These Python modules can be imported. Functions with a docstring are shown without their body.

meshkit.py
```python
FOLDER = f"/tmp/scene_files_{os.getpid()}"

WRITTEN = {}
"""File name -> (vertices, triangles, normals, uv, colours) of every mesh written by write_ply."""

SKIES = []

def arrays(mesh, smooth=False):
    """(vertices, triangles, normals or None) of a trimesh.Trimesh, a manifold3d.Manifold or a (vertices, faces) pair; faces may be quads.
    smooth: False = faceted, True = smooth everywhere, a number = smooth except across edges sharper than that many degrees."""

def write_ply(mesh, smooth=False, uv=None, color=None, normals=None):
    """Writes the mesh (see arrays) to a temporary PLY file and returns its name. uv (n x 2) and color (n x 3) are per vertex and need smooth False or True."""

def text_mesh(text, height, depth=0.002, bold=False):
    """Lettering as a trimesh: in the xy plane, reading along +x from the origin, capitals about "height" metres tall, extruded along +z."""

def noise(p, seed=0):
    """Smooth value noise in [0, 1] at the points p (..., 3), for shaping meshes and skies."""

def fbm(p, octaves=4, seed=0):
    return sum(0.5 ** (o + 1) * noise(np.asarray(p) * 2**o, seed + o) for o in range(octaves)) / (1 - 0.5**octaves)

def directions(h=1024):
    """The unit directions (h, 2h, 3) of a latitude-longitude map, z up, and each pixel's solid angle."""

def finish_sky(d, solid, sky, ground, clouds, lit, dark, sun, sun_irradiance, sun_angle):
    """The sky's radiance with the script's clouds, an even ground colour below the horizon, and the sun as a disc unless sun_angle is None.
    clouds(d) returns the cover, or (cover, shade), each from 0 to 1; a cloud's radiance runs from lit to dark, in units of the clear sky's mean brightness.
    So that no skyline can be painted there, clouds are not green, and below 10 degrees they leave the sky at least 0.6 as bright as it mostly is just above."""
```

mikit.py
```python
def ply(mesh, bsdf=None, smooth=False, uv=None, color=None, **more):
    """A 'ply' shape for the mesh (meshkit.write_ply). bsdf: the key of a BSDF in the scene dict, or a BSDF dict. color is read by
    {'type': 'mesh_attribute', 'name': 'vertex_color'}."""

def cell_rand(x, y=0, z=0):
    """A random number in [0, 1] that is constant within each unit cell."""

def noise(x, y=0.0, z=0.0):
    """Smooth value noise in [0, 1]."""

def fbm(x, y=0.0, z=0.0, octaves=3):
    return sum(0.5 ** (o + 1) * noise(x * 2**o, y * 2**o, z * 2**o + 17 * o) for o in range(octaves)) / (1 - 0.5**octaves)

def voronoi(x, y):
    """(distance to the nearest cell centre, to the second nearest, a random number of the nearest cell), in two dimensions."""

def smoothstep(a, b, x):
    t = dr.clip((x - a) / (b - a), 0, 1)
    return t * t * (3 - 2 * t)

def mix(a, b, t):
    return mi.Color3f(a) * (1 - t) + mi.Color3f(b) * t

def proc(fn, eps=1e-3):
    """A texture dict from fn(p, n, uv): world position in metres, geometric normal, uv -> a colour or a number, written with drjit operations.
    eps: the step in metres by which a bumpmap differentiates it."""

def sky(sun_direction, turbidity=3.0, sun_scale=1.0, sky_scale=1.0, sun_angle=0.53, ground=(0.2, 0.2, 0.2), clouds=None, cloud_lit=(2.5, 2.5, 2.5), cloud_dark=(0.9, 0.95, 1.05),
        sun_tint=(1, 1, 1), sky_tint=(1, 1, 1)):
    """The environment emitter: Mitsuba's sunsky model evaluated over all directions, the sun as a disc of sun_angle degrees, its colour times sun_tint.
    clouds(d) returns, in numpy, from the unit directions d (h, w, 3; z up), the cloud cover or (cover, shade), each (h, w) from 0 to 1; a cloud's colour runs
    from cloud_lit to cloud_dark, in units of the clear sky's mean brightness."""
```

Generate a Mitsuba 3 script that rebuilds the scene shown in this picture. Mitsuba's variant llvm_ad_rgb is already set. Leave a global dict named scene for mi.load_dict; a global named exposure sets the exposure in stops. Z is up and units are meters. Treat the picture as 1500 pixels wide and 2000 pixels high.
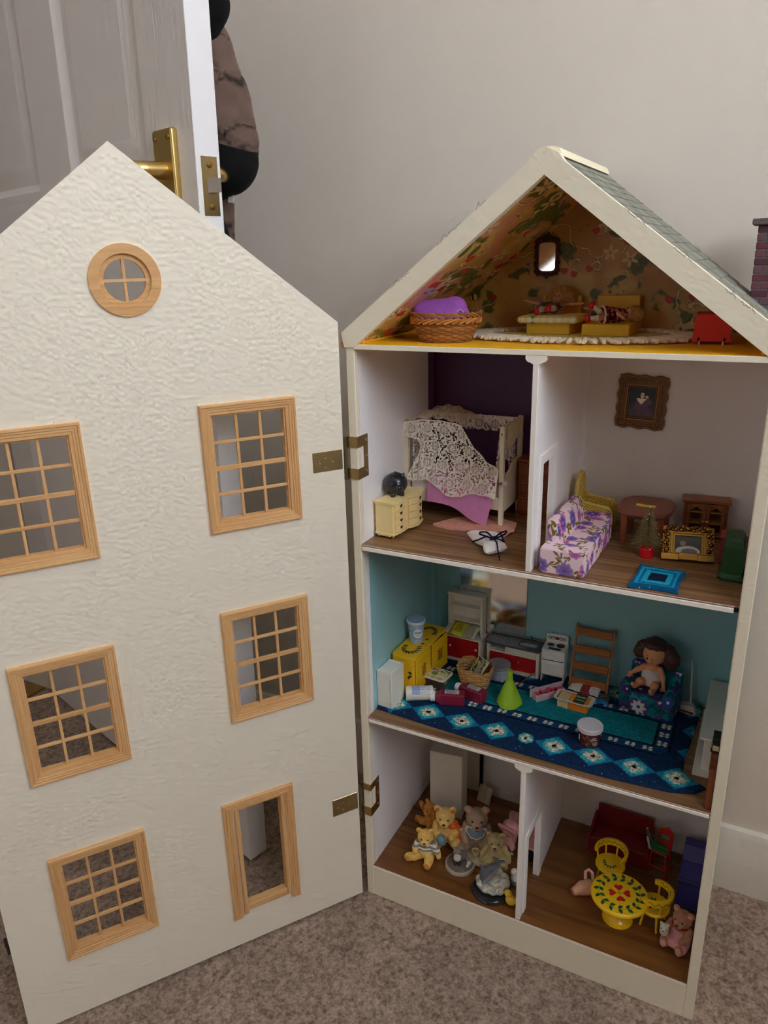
import math, random
import numpy as np, trimesh, shapely
import manifold3d as m3
import mitsuba as mi, drjit as dr
import mikit, meshkit
from shapely.geometry import Polygon, Point, box as sbox
from shapely import affinity

# ---------------------------------------------------------------- camera, light, exposure
T4 = mi.ScalarTransform4f
scene, labels = {'type': 'scene'}, {}
CAM = np.array([0.4705, -0.801, 0.9474])
FWD = np.array([-0.44240734, 0.83779231, -0.31996842])
_r = np.cross(FWD, [0, 0, 1]); _r /= np.linalg.norm(_r)
_u = np.cross(_r, FWD)
ROLL = -0.0269
UP = -math.sin(ROLL) * _r + math.cos(ROLL) * _u
scene['camera'] = {'type': 'perspective', 'fov': 2 * math.degrees(math.atan(750 / 1458.34)), 'fov_axis': 'x', 'near_clip': 0.02, 'far_clip': 50.0,
                   'to_world': T4().look_at(origin=CAM.tolist(), target=(CAM + FWD).tolist(), up=UP.tolist())}
exposure = -0.03
SKY, SKY2 = [6.6, 6.85, 7.35], [2.0, 2.1, 2.3]            # daylight in the panes of the two windows
scene['sky'] = {'type': 'constant', 'radiance': {'type': 'rgb', 'value': [0.05, 0.055, 0.06]}}
# the window of the room lies in its right-hand wall: y, z extents
WIN_X, WIN_Y, WIN_Z = 1.35, (-1.45, -0.12), (1.22, 2.28)
WIN2_X, WIN2_Z = (-1.30, -0.35), (0.72, 1.75)       # the second, smaller one in the wall behind the photographer

# ---------------------------------------------------------------- helpers
rng = np.random.default_rng(7)
I4 = np.eye(4)

def lin(c):
    c = np.asarray(c, float) / 255.0
    return np.where(c <= 0.04045, c / 12.92, ((c + 0.055) / 1.055) ** 2.4)

def rgb(c):
    return lin(c).tolist()

def mv(x=0, y=0, z=0, rz=0, rx=0, ry=0, s=1.0):
    a, b, c = (math.radians(v) for v in (rx, ry, rz))
    Rx = np.array([[1, 0, 0], [0, math.cos(a), -math.sin(a)], [0, math.sin(a), math.cos(a)]])
    Ry = np.array([[math.cos(b), 0, math.sin(b)], [0, 1, 0], [-math.sin(b), 0, math.cos(b)]])
    Rz = np.array([[math.cos(c), -math.sin(c), 0], [math.sin(c), math.cos(c), 0], [0, 0, 1]])
    M = np.eye(4); M[:3, :3] = Rz @ Ry @ Rx * s; M[:3, 3] = (x, y, z)
    return M

def tf(mesh, M):
    m = mesh.copy(); m.apply_transform(M); return m

def cat(*ms):
    ms = [m for g in ms for m in (g if isinstance(g, (list, tuple)) else [g])]
    return trimesh.util.concatenate(ms) if len(ms) > 1 else ms[0]

def numbered(k):
    if k not in _used:
        _used.add(k); return k
    i = 1
    while f'{k}_{i:03d}' in _used: i += 1
    k = f'{k}_{i:03d}'; _used.add(k); return k
_used = set()

def vcol(rough, spec=0.5, **kw):
    return {'type': 'twosided', 'b': {'type': 'principled', 'base_color': {'type': 'mesh_attribute', 'name': 'vertex_color'}, 'roughness': rough, 'specular': spec, **kw}}
scene['m_matte'] = vcol(0.9, 0.25)
scene['m_satin'] = vcol(0.45)
scene['m_gloss'] = vcol(0.18)
scene['m_cloth'] = vcol(0.95, 0.1, sheen=0.5)
scene['m_metal'] = vcol(0.28, 0.5, metallic=1.0)
scene['m_mirror'] = {'type': 'twosided', 'b': {'type': 'roughconductor', 'material': 'Ag', 'alpha': 0.012}}
scene['m_clear'] = {'type': 'thindielectric'}

def split(mesh, angle):
    return trimesh.graph.smooth_shade(mesh, angle=math.radians(angle), facet_minarea=None)

def uv_box(mesh):
    """unshared vertices with a box projection in metres as uv"""
    f = np.asarray(mesh.faces); v = np.asarray(mesh.vertices)[f.reshape(-1)]
    m = trimesh.Trimesh(v, np.arange(len(v)).reshape(-1, 3), process=False)
    a = np.abs(np.cross(v[1::3] - v[0::3], v[2::3] - v[0::3])).argmax(1).repeat(3)
    uv = np.where((a == 0)[:, None], v[:, [1, 2]], np.where((a == 1)[:, None], v[:, [0, 2]], v[:, [0, 1]]))
    return m, uv

def shape(mesh, col=None, fin='matte', smooth=30, uv=None):
    """ply dict; col: sRGB triple, a function of the vertices, or an array of vertex colours (sRGB)"""
    if fin[0] == '@' and uv is None:
        mesh, uv = uv_box(mesh); smooth = False
    if smooth not in (True, False):
        if callable(col) or col is None or np.ndim(col) == 1:
            mesh = split(mesh, smooth)
        smooth = True
    kw = {}
    v = np.asarray(mesh.vertices)
    if callable(col): col = col(v)
    if col is not None:
        col = lin(col)
        kw['color'] = np.tile(col, (len(v), 1)) if col.ndim == 1 else col
    if uv is not None: kw['uv'] = uv(v) if callable(uv) else uv
    return mikit.ply(mesh, 'm_' + fin if not fin.startswith('@') else fin[1:], smooth=smooth, **kw)

class Thing:
    def __init__(s, name, label=None, cat=None, M=I4, group=None, kind=None):
        s.key, s.M, s.parts = numbered(name), M, []
        d = {}
        if label: d['label'] = label
        if cat: d['category'] = cat
        if group: d['group'] = group
        if kind: d['kind'] = kind
        s.info = d
        if d: labels[s.key] = d
    def part(s, name, mesh, col=None, fin='matte', smooth=30, uv=None, label=None, kind=None, M=None, ply=None):
        k = numbered(s.key + '__' + name)
        d = dict(ply) if ply else shape(mesh, col, fin, smooth, uv)
        L = M if M is not None else I4
        scene[k] = {**d, 'to_world': T4((s.M @ L).tolist())}
        s.parts.append((k[len(s.key):], d, L))
        if label or kind:
            labels[k] = {**({'label': label} if label else {}), **({'kind': kind} if kind else {})}
        return k[len(s.key) + 2:]
    def own(s, mesh, col=None, fin='matte', smooth=30, uv=None):
        d = shape(mesh, col, fin, smooth, uv)
        scene[s.key] = {**d, 'to_world': T4(s.M.tolist())}
        s.parts.append(('', d, I4))
        return s
    def copy(s, M, label=None, group=None, name=None):
        base = name or s.key
        t = Thing(base, label or s.info.get('label'), s.info.get('category'), M, group or s.info.get('group'))
        for suf, d, L in s.parts:
            _used.add(t.key + suf)
            scene[t.key + suf] = {**d, 'to_world': T4((M @ L).tolist())}
            if s.key + suf in labels and suf: labels[t.key + suf] = dict(labels[s.key + suf])
        t.parts = list(s.parts)
        return t

def bx(x0, x1, y0, y1, z0, z1, b=0.0):
    if b <= 0:
        m = trimesh.creation.box(bounds=[[min(x0, x1), min(y0, y1), min(z0, z1)], [max(x0, x1), max(y0, y1), max(z0, z1)]]); return m
    P = []
    for ix, x in ((1, x0), (-1, x1)):
        for iy, y in ((1, y0), (-1, y1)):
            for iz, z in ((1, z0), (-1, z1)):
                P += [[x, y + iy * b, z + iz * b], [x + ix * b, y, z + iz * b], [x + ix * b, y + iy * b, z]]
    return trimesh.Trimesh(np.array(P), process=False).convex_hull

def rbox(x0, x1, y0, y1, z0, z1, r, n=12):
    s = m3.Manifold.sphere(r, n)
    m = m3.Manifold.batch_hull([s.translate([x, y, z]) for x in (x0 + r, x1 - r) for y in (y0 + r, y1 - r) for z in (z0 + r, z1 - r)])
    return tm(m)

def tm(m):
    q = m.to_mesh(); return trimesh.Trimesh(q.vert_properties[:, :3], q.tri_verts, process=True)

def man(mesh):
    return m3.Manifold(m3.Mesh(np.asarray(mesh.vertices, np.float32), np.asarray(mesh.faces, np.uint32)))

def sub(a, *bs):
    m = man(a)
    for b in bs: m = m - man(b)
    return tm(m)

def union(*ms):
    r = man(ms[0])
    for b in ms[1:]: r = r + man(b)
    return tm(r)

def lathe(prof, n=32):
    """profile [(r, z)] from bottom to top, closed on the axis"""
    p = [(max(r, 0), z) for r, z in prof]
    if p[0][0] > 1e-9: p = [(0, p[0][1])] + p
    if p[-1][0] > 1e-9: p = p + [(0, p[-1][1])]
    m = trimesh.creation.revolve(np.array(p), sections=n)
    m.merge_vertices(); trimesh.repair.fix_normals(m)
    return m

def lathe_open(prof, n=32):
    m = trimesh.creation.revolve(np.array(prof), sections=n); m.merge_vertices(); return m

def ext(poly, h, z=0):
    m = trimesh.creation.extrude_polygon(poly, h, engine='earcut'); m.apply_translation([0, 0, z]); return m

def xz(mesh):
    """from the xy plane (extruded +z) to the xz plane, extruded along -y ... +y"""
    M = np.array([[1, 0, 0, 0], [0, 0, 1, 0], [0, 1, 0, 0], [0, 0, 0, 1.0]])
    m = mesh.copy(); m.apply_transform(M); m.invert() if np.linalg.det(M[:3, :3]) < 0 and m.volume < 0 else None
    return m

def extxz(poly, y0, y1):
    m = ext(poly, y1 - y0); v = np.asarray(m.vertices).copy()
    m.vertices = np.c_[v[:, 0], y0 + v[:, 2], v[:, 1]]; trimesh.repair.fix_normals(m)
    if m.volume < 0: m.invert()
    return m

def extyz(poly, x0, x1):
    m = ext(poly, x1 - x0); v = np.asarray(m.vertices).copy()
    m.vertices = np.c_[x0 + v[:, 2], v[:, 0], v[:, 1]]; trimesh.repair.fix_normals(m)
    if m.volume < 0: m.invert()
    return m

def tube(path, r, n=8, closed=False, cap=True):
    p = np.asarray(path, float); N = len(p); r = np.broadcast_to(r, (N,))
    t = np.gradient(p, axis=0) if not closed else np.roll(p, -1, 0) - np.roll(p, 1, 0)
    t /= np.maximum(np.linalg.norm(t, axis=1, keepdims=True), 1e-12)
    a = np.zeros_like(p); ref = np.array([0, 0, 1.0]) if abs(t[0, 2]) < 0.9 else np.array([1.0, 0, 0])
    for i in range(N):
        ref = ref - (ref @ t[i]) * t[i]; ref /= max(np.linalg.norm(ref), 1e-12); a[i] = ref
    b = np.cross(t, a); g = np.arange(n) / n * 2 * np.pi
    v = p[:, None] + r[:, None, None] * (np.cos(g)[None, :, None] * a[:, None] + np.sin(g)[None, :, None] * b[:, None])
    R = N if closed else N - 1
    i, j = np.meshgrid(np.arange(R), np.arange(n), indexing='ij'); i2 = (i + 1) % N; j2 = (j + 1) % n
    q = np.stack([i * n + j, i * n + j2, i2 * n + j2, i2 * n + j], -1).reshape(-1, 4)
    v = v.reshape(-1, 3); f = np.vstack([q[:, [0, 1, 2]], q[:, [0, 2, 3]]])
    if cap and not closed:
        v = np.vstack([v, p[0], p[-1]]); k = np.arange(n); k2 = (k + 1) % n
        f = np.vstack([f, np.c_[k2, k, np.full(n, len(v) - 2)], np.c_[(N - 1) * n + k, (N - 1) * n + k2, np.full(n, len(v) - 1)]])
    return trimesh.Trimesh(v, f, process=False)

def cyl(a, b, r, n=16, r2=None):
    return tube([a, b], [r, r if r2 is None else r2], n)

def grid(nu, nv, fn, closed_u=False):
    """surface from fn(u, v) -> (.., 3), u, v in [0, 1]"""
    u, v = np.meshgrid(np.linspace(0, 1, nu), np.linspace(0, 1, nv), indexing='ij')
    P = fn(u, v).reshape(-1, 3)
    i, j = np.meshgrid(np.arange(nu - 1), np.arange(nv - 1), indexing='ij'); k = (i * nv + j).ravel()
    f = np.vstack([np.c_[k, k + nv, k + nv + 1], np.c_[k, k + nv + 1, k + 1]])
    return trimesh.Trimesh(P, f, process=False)

def solid_sheet(nu, nv, fn, thick):
    """a closed sheet of some thickness round the surface fn"""
    m = grid(nu, nv, fn); n = m.vertex_normals; a = m.vertices + n * thick / 2; b = m.vertices - n * thick / 2
    N = len(a); f = m.faces
    idx = np.arange(N).reshape(nu, nv)
    loop = np.concatenate([idx[:, 0], idx[-1, 1:], idx[-2::-1, -1], idx[0, -2:0:-1]]); l2 = np.roll(loop, -1)
    side = np.vstack([np.c_[loop, loop + N, l2 + N], np.c_[loop, l2 + N, l2]])
    q = trimesh.Trimesh(np.vstack([a, b]), np.vstack([f, f[:, ::-1] + N, side]), process=False)
    if q.volume < 0: q.invert()
    return q

def fine(mesh, size):
    m = man(mesh).refine_to_length(size); return tm(m)

def sheet_box(x0, x1, y0, y1, z0, z1, step):
    """a slab whose top is a fine grid, for painting"""
    return fine(bx(x0, x1, y0, y1, z0, z1), step)

# --- smooth figures: smooth union of ellipsoids and round cones, by surface nets
def nets(f, lo, hi, h):
    lo, hi = np.asarray(lo, float), np.asarray(hi, float)
    n = np.ceil((hi - lo) / h).astype(int) + 1
    ax = [lo[k] + h * np.arange(n[k]) for k in range(3)]
    G = np.stack(np.meshgrid(*ax, indexing='ij'), -1)
    d = f(G.reshape(-1, 3)).reshape(n)
    s = d < 0
    acc = np.zeros((*(n - 1), 3)); cnt = np.zeros(n - 1)
    crossings = []
    for k in range(3):
        sl0 = [slice(None)] * 3; sl1 = [slice(None)] * 3; sl0[k] = slice(0, -1); sl1[k] = slice(1, None)
        a, b = d[tuple(sl0)], d[tuple(sl1)]; cr = s[tuple(sl0)] != s[tuple(sl1)]
        t = np.where(cr, a / np.where(np.abs(a - b) < 1e-12, 1, a - b), 0)
        P = G[tuple(sl0)].copy(); P[..., k] += t * h
        o = [x for x in range(3) if x != k]
        for p in (0, 1):
            for q in (0, 1):
                src = [slice(None)] * 3; dst = [slice(None)] * 3
                src[o[0]] = slice(0, n[o[0]] - 1) if p == 0 else slice(1, n[o[0]])
                src[o[1]] = slice(0, n[o[1]] - 1) if q == 0 else slice(1, n[o[1]])
                acc[tuple(dst)] += np.where(cr[tuple(src)][..., None], P[tuple(src)], 0); cnt[tuple(dst)] += cr[tuple(src)]
        crossings.append(cr)
    on = cnt > 0
    idx = np.full(n - 1, -1); idx[on] = np.arange(on.sum())
    V = acc[on] / cnt[on][:, None]
    F = []
    for k in range(3):
        o = [(k + 1) % 3, (k + 2) % 3]
        ii = np.argwhere(crossings[k]); ii = ii[(ii[:, o[0]] > 0) & (ii[:, o[1]] > 0) & (ii[:, o[0]] < n[o[0]] - 1) & (ii[:, o[1]] < n[o[1]] - 1)]
        def at(p, q):
            c = ii.copy(); c[:, o[0]] -= p; c[:, o[1]] -= q
            return idx[c[:, 0], c[:, 1], c[:, 2]]
        q4 = np.stack([at(1, 1), at(0, 1), at(0, 0), at(1, 0)], 1)
        flip = ~s[ii[:, 0], ii[:, 1], ii[:, 2]]
        q4[flip] = q4[flip][:, ::-1]; F.append(q4)
    F = np.vstack(F); F = np.vstack([F[:, [0, 1, 2]], F[:, [0, 2, 3]]])
    return trimesh.Trimesh(V, F, process=False)

def E(c, r, col=None, rz=0, rx=0, ry=0, k=None):
    return ('e', np.array(c, float), np.broadcast_to(np.array(r, float), (3,)), np.linalg.inv(mv(rz=rz, rx=rx, ry=ry)[:3, :3]), col, k)

def C(a, b, ra, rb=None, col=None, k=None):
    return ('c', np.array(a, float), np.array(b, float), (ra, rb if rb is not None else ra), col, k)

def prim(p, X):
    if p[0] == 'e':
        q = (X - p[1]) @ p[3].T; r = p[2]
        k0 = np.linalg.norm(q / r, axis=1); k1 = np.linalg.norm(q / r ** 2, axis=1)
        return np.where(k1 < 1e-9, -r.min(), k0 * (k0 - 1) / np.maximum(k1, 1e-9))
    a, b, (ra, rb) = p[1], p[2], p[3]
    ba = b - a; t = np.clip((X - a) @ ba / max(ba @ ba, 1e-12), 0, 1)
    return np.linalg.norm(X - a - t[:, None] * ba, axis=1) - (ra + (rb - ra) * t)

def fig(prims, h, k=0.003, noise=0.0, nscale=300, base=(200, 180, 120), paint=None):
    """(mesh, colours): the smooth union; each vertex takes the colour of its nearest primitive"""
    lo = np.min([p[1] - np.max(p[2]) if p[0] == 'e' else np.minimum(p[1], p[2]) - max(p[3]) for p in prims], 0) - 3 * h
    hi = np.max([p[1] + np.max(p[2]) if p[0] == 'e' else np.maximum(p[1], p[2]) + max(p[3]) for p in prims], 0) + 3 * h
    def f(X):
        d = None
        for p in prims:
            e = prim(p, X)
            if d is None: d = e
            else:
                kk = p[5] if p[5] is not None else k
                w = np.clip(0.5 + 0.5 * (d - e) / kk, 0, 1); d = d * (1 - w) + e * w - kk * w * (1 - w)
        if noise: d = d + noise * (meshkit.fbm(X * nscale, 2) - 0.5)
        return d
    m = nets(f, lo, hi, h)
    D = np.stack([prim(p, m.vertices) for p in prims], 1)
    near = D.argmin(1)
    cols = np.array([p[4] if p[4] is not None else base for p in prims], float)[near]
    if paint is not None: cols = paint(m.vertices, cols)
    return m, cols

def mottled(col, amp=0.12, scale=400, seed=0):
    """small uneven wear in a colour"""
    col = np.asarray(col, float)
    return lambda v: np.clip(col * (1 + amp * 2 * (meshkit.fbm(v * scale, 3, seed)[:, None] - 0.5)), 0, 255)

def letters(text, height, depth=0.0003, bold=True):
    m = meshkit.text_mesh(text, height, depth, bold)
    m.apply_translation([-m.bounds[:, 0].mean(), -m.bounds[:, 1].mean(), 0]); return m

def wrap(mesh, R):
    """text in the xy plane wrapped round a vertical cylinder of radius R, facing -y"""
    v = np.asarray(mesh.vertices); a = v[:, 0] / R; r = R + v[:, 2]
    m = mesh.copy(); m.vertices = np.c_[r * np.sin(a), -r * np.cos(a), v[:, 1]]; return m

def front(mesh):
    """text in the xy plane stood upright, facing -y"""
    v = np.asarray(mesh.vertices); m = mesh.copy(); m.vertices = np.c_[v[:, 0], -v[:, 2], v[:, 1]]; return m

def sm(a, b, x):
    t = np.clip((x - a) / (b - a), 0, 1); return t * t * (3 - 2 * t)

def mixc(a, b, t):
    t = np.asarray(t)[..., None]; return np.asarray(a, float) * (1 - t) + np.asarray(b, float) * t
# ---------------------------------------------------------------- procedural materials of the large surfaces
def m_carpet(p, n, uv):
    a = mikit.noise(p.x * 420, p.y * 420); b = mikit.fbm(p.x * 160, p.y * 160, 0, 2); c = mikit.noise(p.x * 12, p.y * 12, 3)
    t = dr.clip(a * 0.55 + b * 0.75 - 0.15, 0, 1)
    col = mikit.mix(rgb([104, 88, 78]), rgb([186, 165, 150]), t)
    return col * (0.86 + 0.28 * c)
scene['m_carpet'] = {'type': 'twosided', 'm': {'type': 'bumpmap', 't': mikit.proc(lambda p, n, uv: 0.0022 * mikit.noise(p.x * 300, p.y * 300), 4e-4), 'scale': 1.0,
                     'b': {'type': 'principled', 'base_color': mikit.proc(m_carpet), 'roughness': 1.0, 'specular': 0.05, 'sheen': 0.4}}}
scene['m_wallpaint'] = {'type': 'twosided', 'b': {'type': 'principled', 'base_color': {'type': 'rgb', 'value': rgb([226, 219, 208])}, 'roughness': 0.85, 'specular': 0.2}}
def cream(base, bump, sc):
    return {'type': 'twosided', 'm': {'type': 'bumpmap', 't': mikit.proc(lambda p, n, uv: 0.7 * bump * mikit.noise(p.x * sc * 1.4, p.y * sc * 1.4, p.z * sc * 1.4), 6e-4), 'scale': 1.0,
            'b': {'type': 'principled', 'base_color': {'type': 'rgb', 'value': lin(base).tolist()}, 'roughness': 0.5, 'specular': 0.4}}}
scene['m_cream'] = cream([236, 230, 213], 0.0010, 210)
scene['m_trimcream'] = cream([232, 225, 203], 0.0005, 240)
def grainy(c0, c1, c2, f1, f2):
    def fn(p, n, uv):
        w = 0.002 * dr.sin(uv.x * 23 + uv.y * 40)
        g = mikit.fbm(uv.x * f1, (uv.y + w) * f2, 0, 3)
        h = 0.5
        s = 0.55 * mikit.smoothstep(0.60, 0.80, mikit.fbm(uv.x * f1 * 0.7, (uv.y + w) * f2 * 1.9, 9, 2))
        col = mikit.mix(rgb(c0), rgb(c1), dr.clip(g * 1.5 - 0.25, 0, 1))
        return col * (1 - s) + mi.Color3f(*lin(c2).tolist()) * s * (0.8 + 0.4 * h)
    return fn
def woody(c0, c1, c2, f1, f2, rough, spec=0.5):
    return {'type': 'twosided', 'b': {'type': 'principled', 'base_color': mikit.proc(grainy(c0, c1, c2, f1, f2)), 'roughness': rough, 'specular': spec}}
scene['m_laminate'] = woody([142, 108, 74], [106, 76, 50], [80, 56, 37], 9, 190, 0.4)
scene['m_parquet'] = woody([128, 84, 42], [98, 60, 26], [74, 42, 18], 7, 70, 0.33)
scene['m_pine'] = woody([222, 180, 128], [206, 158, 104], [190, 140, 90], 12, 300, 0.6, 0.3)
def m_door(p, n, uv):
    return 0.0006 * mikit.noise(uv.x * 9, uv.y * 420)
scene['m_doorpaint'] = {'type': 'twosided', 'm': {'type': 'bumpmap', 't': mikit.proc(m_door, 4e-4), 'scale': 1.0,
                        'b': {'type': 'principled', 'base_color': {'type': 'rgb', 'value': lin([226, 223, 220]).tolist()}, 'roughness': 0.35, 'specular': 0.5}}}

# ---------------------------------------------------------------- the room
def struct(name, mesh, fin, col=None, smooth=30, uv=None, label=None):
    t = Thing(name, kind='structure'); t.own(mesh, col, fin, smooth, uv)
    if label: labels[t.key]['label'] = label
    return t
WY = 0.2685                                    # face of the wall behind the house
LX, RX, FY, CZ = -0.965, WIN_X, -3.4, 2.40
struct('floor', bx(-2.4, RX, FY, WY, -0.05, 0.0), '@m_carpet', label='beige brown carpet with a short speckled pile')
struct('wall_back', bx(-2.4, RX + 0.2, WY, WY + 0.1, 0, CZ), '@m_wallpaint', label='warm white painted wall behind the dolls house')
DW0, DW1 = -0.60, 0.20                          # doorway in the left wall
struct('wall_left', cat(bx(LX - 0.1, LX, DW1, WY, 0, CZ), bx(LX - 0.1, LX, FY, DW0, 0, CZ), bx(LX - 0.1, LX, DW0, DW1, 2.02, CZ)), '@m_wallpaint', label='wall with the doorway behind the open door')
struct('wall_hall', bx(-2.5, -2.4, FY, WY + 0.1, 0, CZ), '@m_wallpaint', label='hallway wall beyond the doorway')
xa, xb = WIN2_X; za, zb = WIN2_Z
struct('wall_front', cat(bx(-2.4, xa, FY - 0.1, FY, 0, CZ), bx(xb, RX, FY - 0.1, FY, 0, CZ), bx(xa, xb, FY - 0.1, FY, 0, za), bx(xa, xb, FY - 0.1, FY, zb, CZ)), 'matte', [150, 128, 108], label='wall behind the photographer')
w = Thing('window_2', kind='structure'); labels[w.key]['label'] = 'smaller white framed window behind the photographer'
w.part('frame', cat(bx(xa, xa + 0.05, FY - 0.08, FY - 0.03, za, zb), bx(xb - 0.05, xb, FY - 0.08, FY - 0.03, za, zb), bx(xa, xb, FY - 0.08, FY - 0.03, za, za + 0.05), bx(xa, xb, FY - 0.08, FY - 0.03, zb - 0.05, zb)), [240, 240, 238], 'satin')
scene[numbered(w.key + '__pane')] = {'type': 'rectangle', 'to_world': T4().translate([(xa + xb) / 2, FY - 0.06, (za + zb) / 2]).rotate([1, 0, 0], -90).scale([(xb - xa) / 2, (zb - za) / 2, 1]),
                           'emitter': {'type': 'area', 'radiance': {'type': 'rgb', 'value': SKY2}}}
struct('ceiling', bx(-2.5, RX + 0.2, FY - 0.1, WY + 0.1, CZ, CZ + 0.1), 'matte', [240, 238, 234], label='white ceiling')
y0, y1 = WIN_Y; z0, z1 = WIN_Z
struct('wall_right', cat(bx(RX, RX + 0.2, FY - 0.1, y0, 0, CZ), bx(RX, RX + 0.2, y1, WY, 0, CZ), bx(RX, RX + 0.2, y0, y1, 0, z0), bx(RX, RX + 0.2, y0, y1, z1, CZ)), '@m_wallpaint', label='wall with the daylit window')
w = Thing('window_1', kind='structure'); labels[w.key]['label'] = 'white framed window that lets the daylight in'
fx = RX + 0.05
w.part('frame', cat(bx(fx, fx + 0.06, y0, y0 + 0.05, z0, z1), bx(fx, fx + 0.06, y1 - 0.05, y1, z0, z1), bx(fx, fx + 0.06, y0, y1, z0, z0 + 0.05), bx(fx, fx + 0.06, y0, y1, z1 - 0.05, z1), bx(fx, fx + 0.06, (y0 + y1) / 2 - 0.03, (y0 + y1) / 2 + 0.03, z0, z1)), [240, 240, 238], 'satin')
scene[numbered(w.key + '__pane')] = {'type': 'rectangle', 'to_world': T4().translate([fx + 0.04, (y0 + y1) / 2, (z0 + z1) / 2]).rotate([0, 1, 0], -90).scale([(z1 - z0) / 2, (y1 - y0) / 2, 1]),
                           'emitter': {'type': 'area', 'radiance': {'type': 'rgb', 'value': SKY}}}
w.part('sill', bx(RX - 0.1, RX + 0.06, y0 - 0.05, y1 + 0.05, z0 - 0.03, z0, 0.006), [240, 240, 238], 'satin')
# skirting along the back wall
sk = Polygon([(WY, 0), (WY - 0.018, 0), (WY - 0.018, 0.052), (WY - 0.0165, 0.055), (WY - 0.013, 0.094), (WY - 0.008, 0.106), (WY, 0.108)])
struct('baseboard_back', extyz(sk, LX, RX), 'satin', [232, 229, 222], label='white moulded skirting board along the back wall')
struct('trim_1', extyz(Polygon([(DW0 - 0.0, 0.0), (DW1, 0.0), (DW1 - 0.01, 0.006), (DW0 + 0.01, 0.006)]), LX - 0.06, LX - 0.015), 'metal', [190, 160, 90], label='brass threshold strip in the doorway')

# the room's door, open against the back wall, leaning a little as it hangs
DA = np.array([-0.20457, -0.03268, 0.006]); DV = np.array([-0.95829, 0.28579, 0.0]); DU = np.array([0.03437, -0.01025, 0.99936])
DN = np.cross(DV, DU); DN /= np.linalg.norm(DN)          # points to the back of the door or to us
if DN @ (CAM - DA) < 0: DN = -DN
DM = np.eye(4); DM[:3, 0], DM[:3, 1], DM[:3, 2], DM[:3, 3] = -DV, -DN, DU, DA
door = Thing('door_1', kind='structure', M=DM); labels[door.key]['label'] = 'white four panel door standing open behind the dolls house'
_dp = door.part
def _mirror(name, mesh, *a, **k):                 # the door is laid out from its free edge leftwards
    m = mesh.copy(); m.vertices = np.asarray(m.vertices) * [-1, 1, 1]; m.invert()
    return _dp(name, m, *a, **k)
door.part = _mirror
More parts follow.
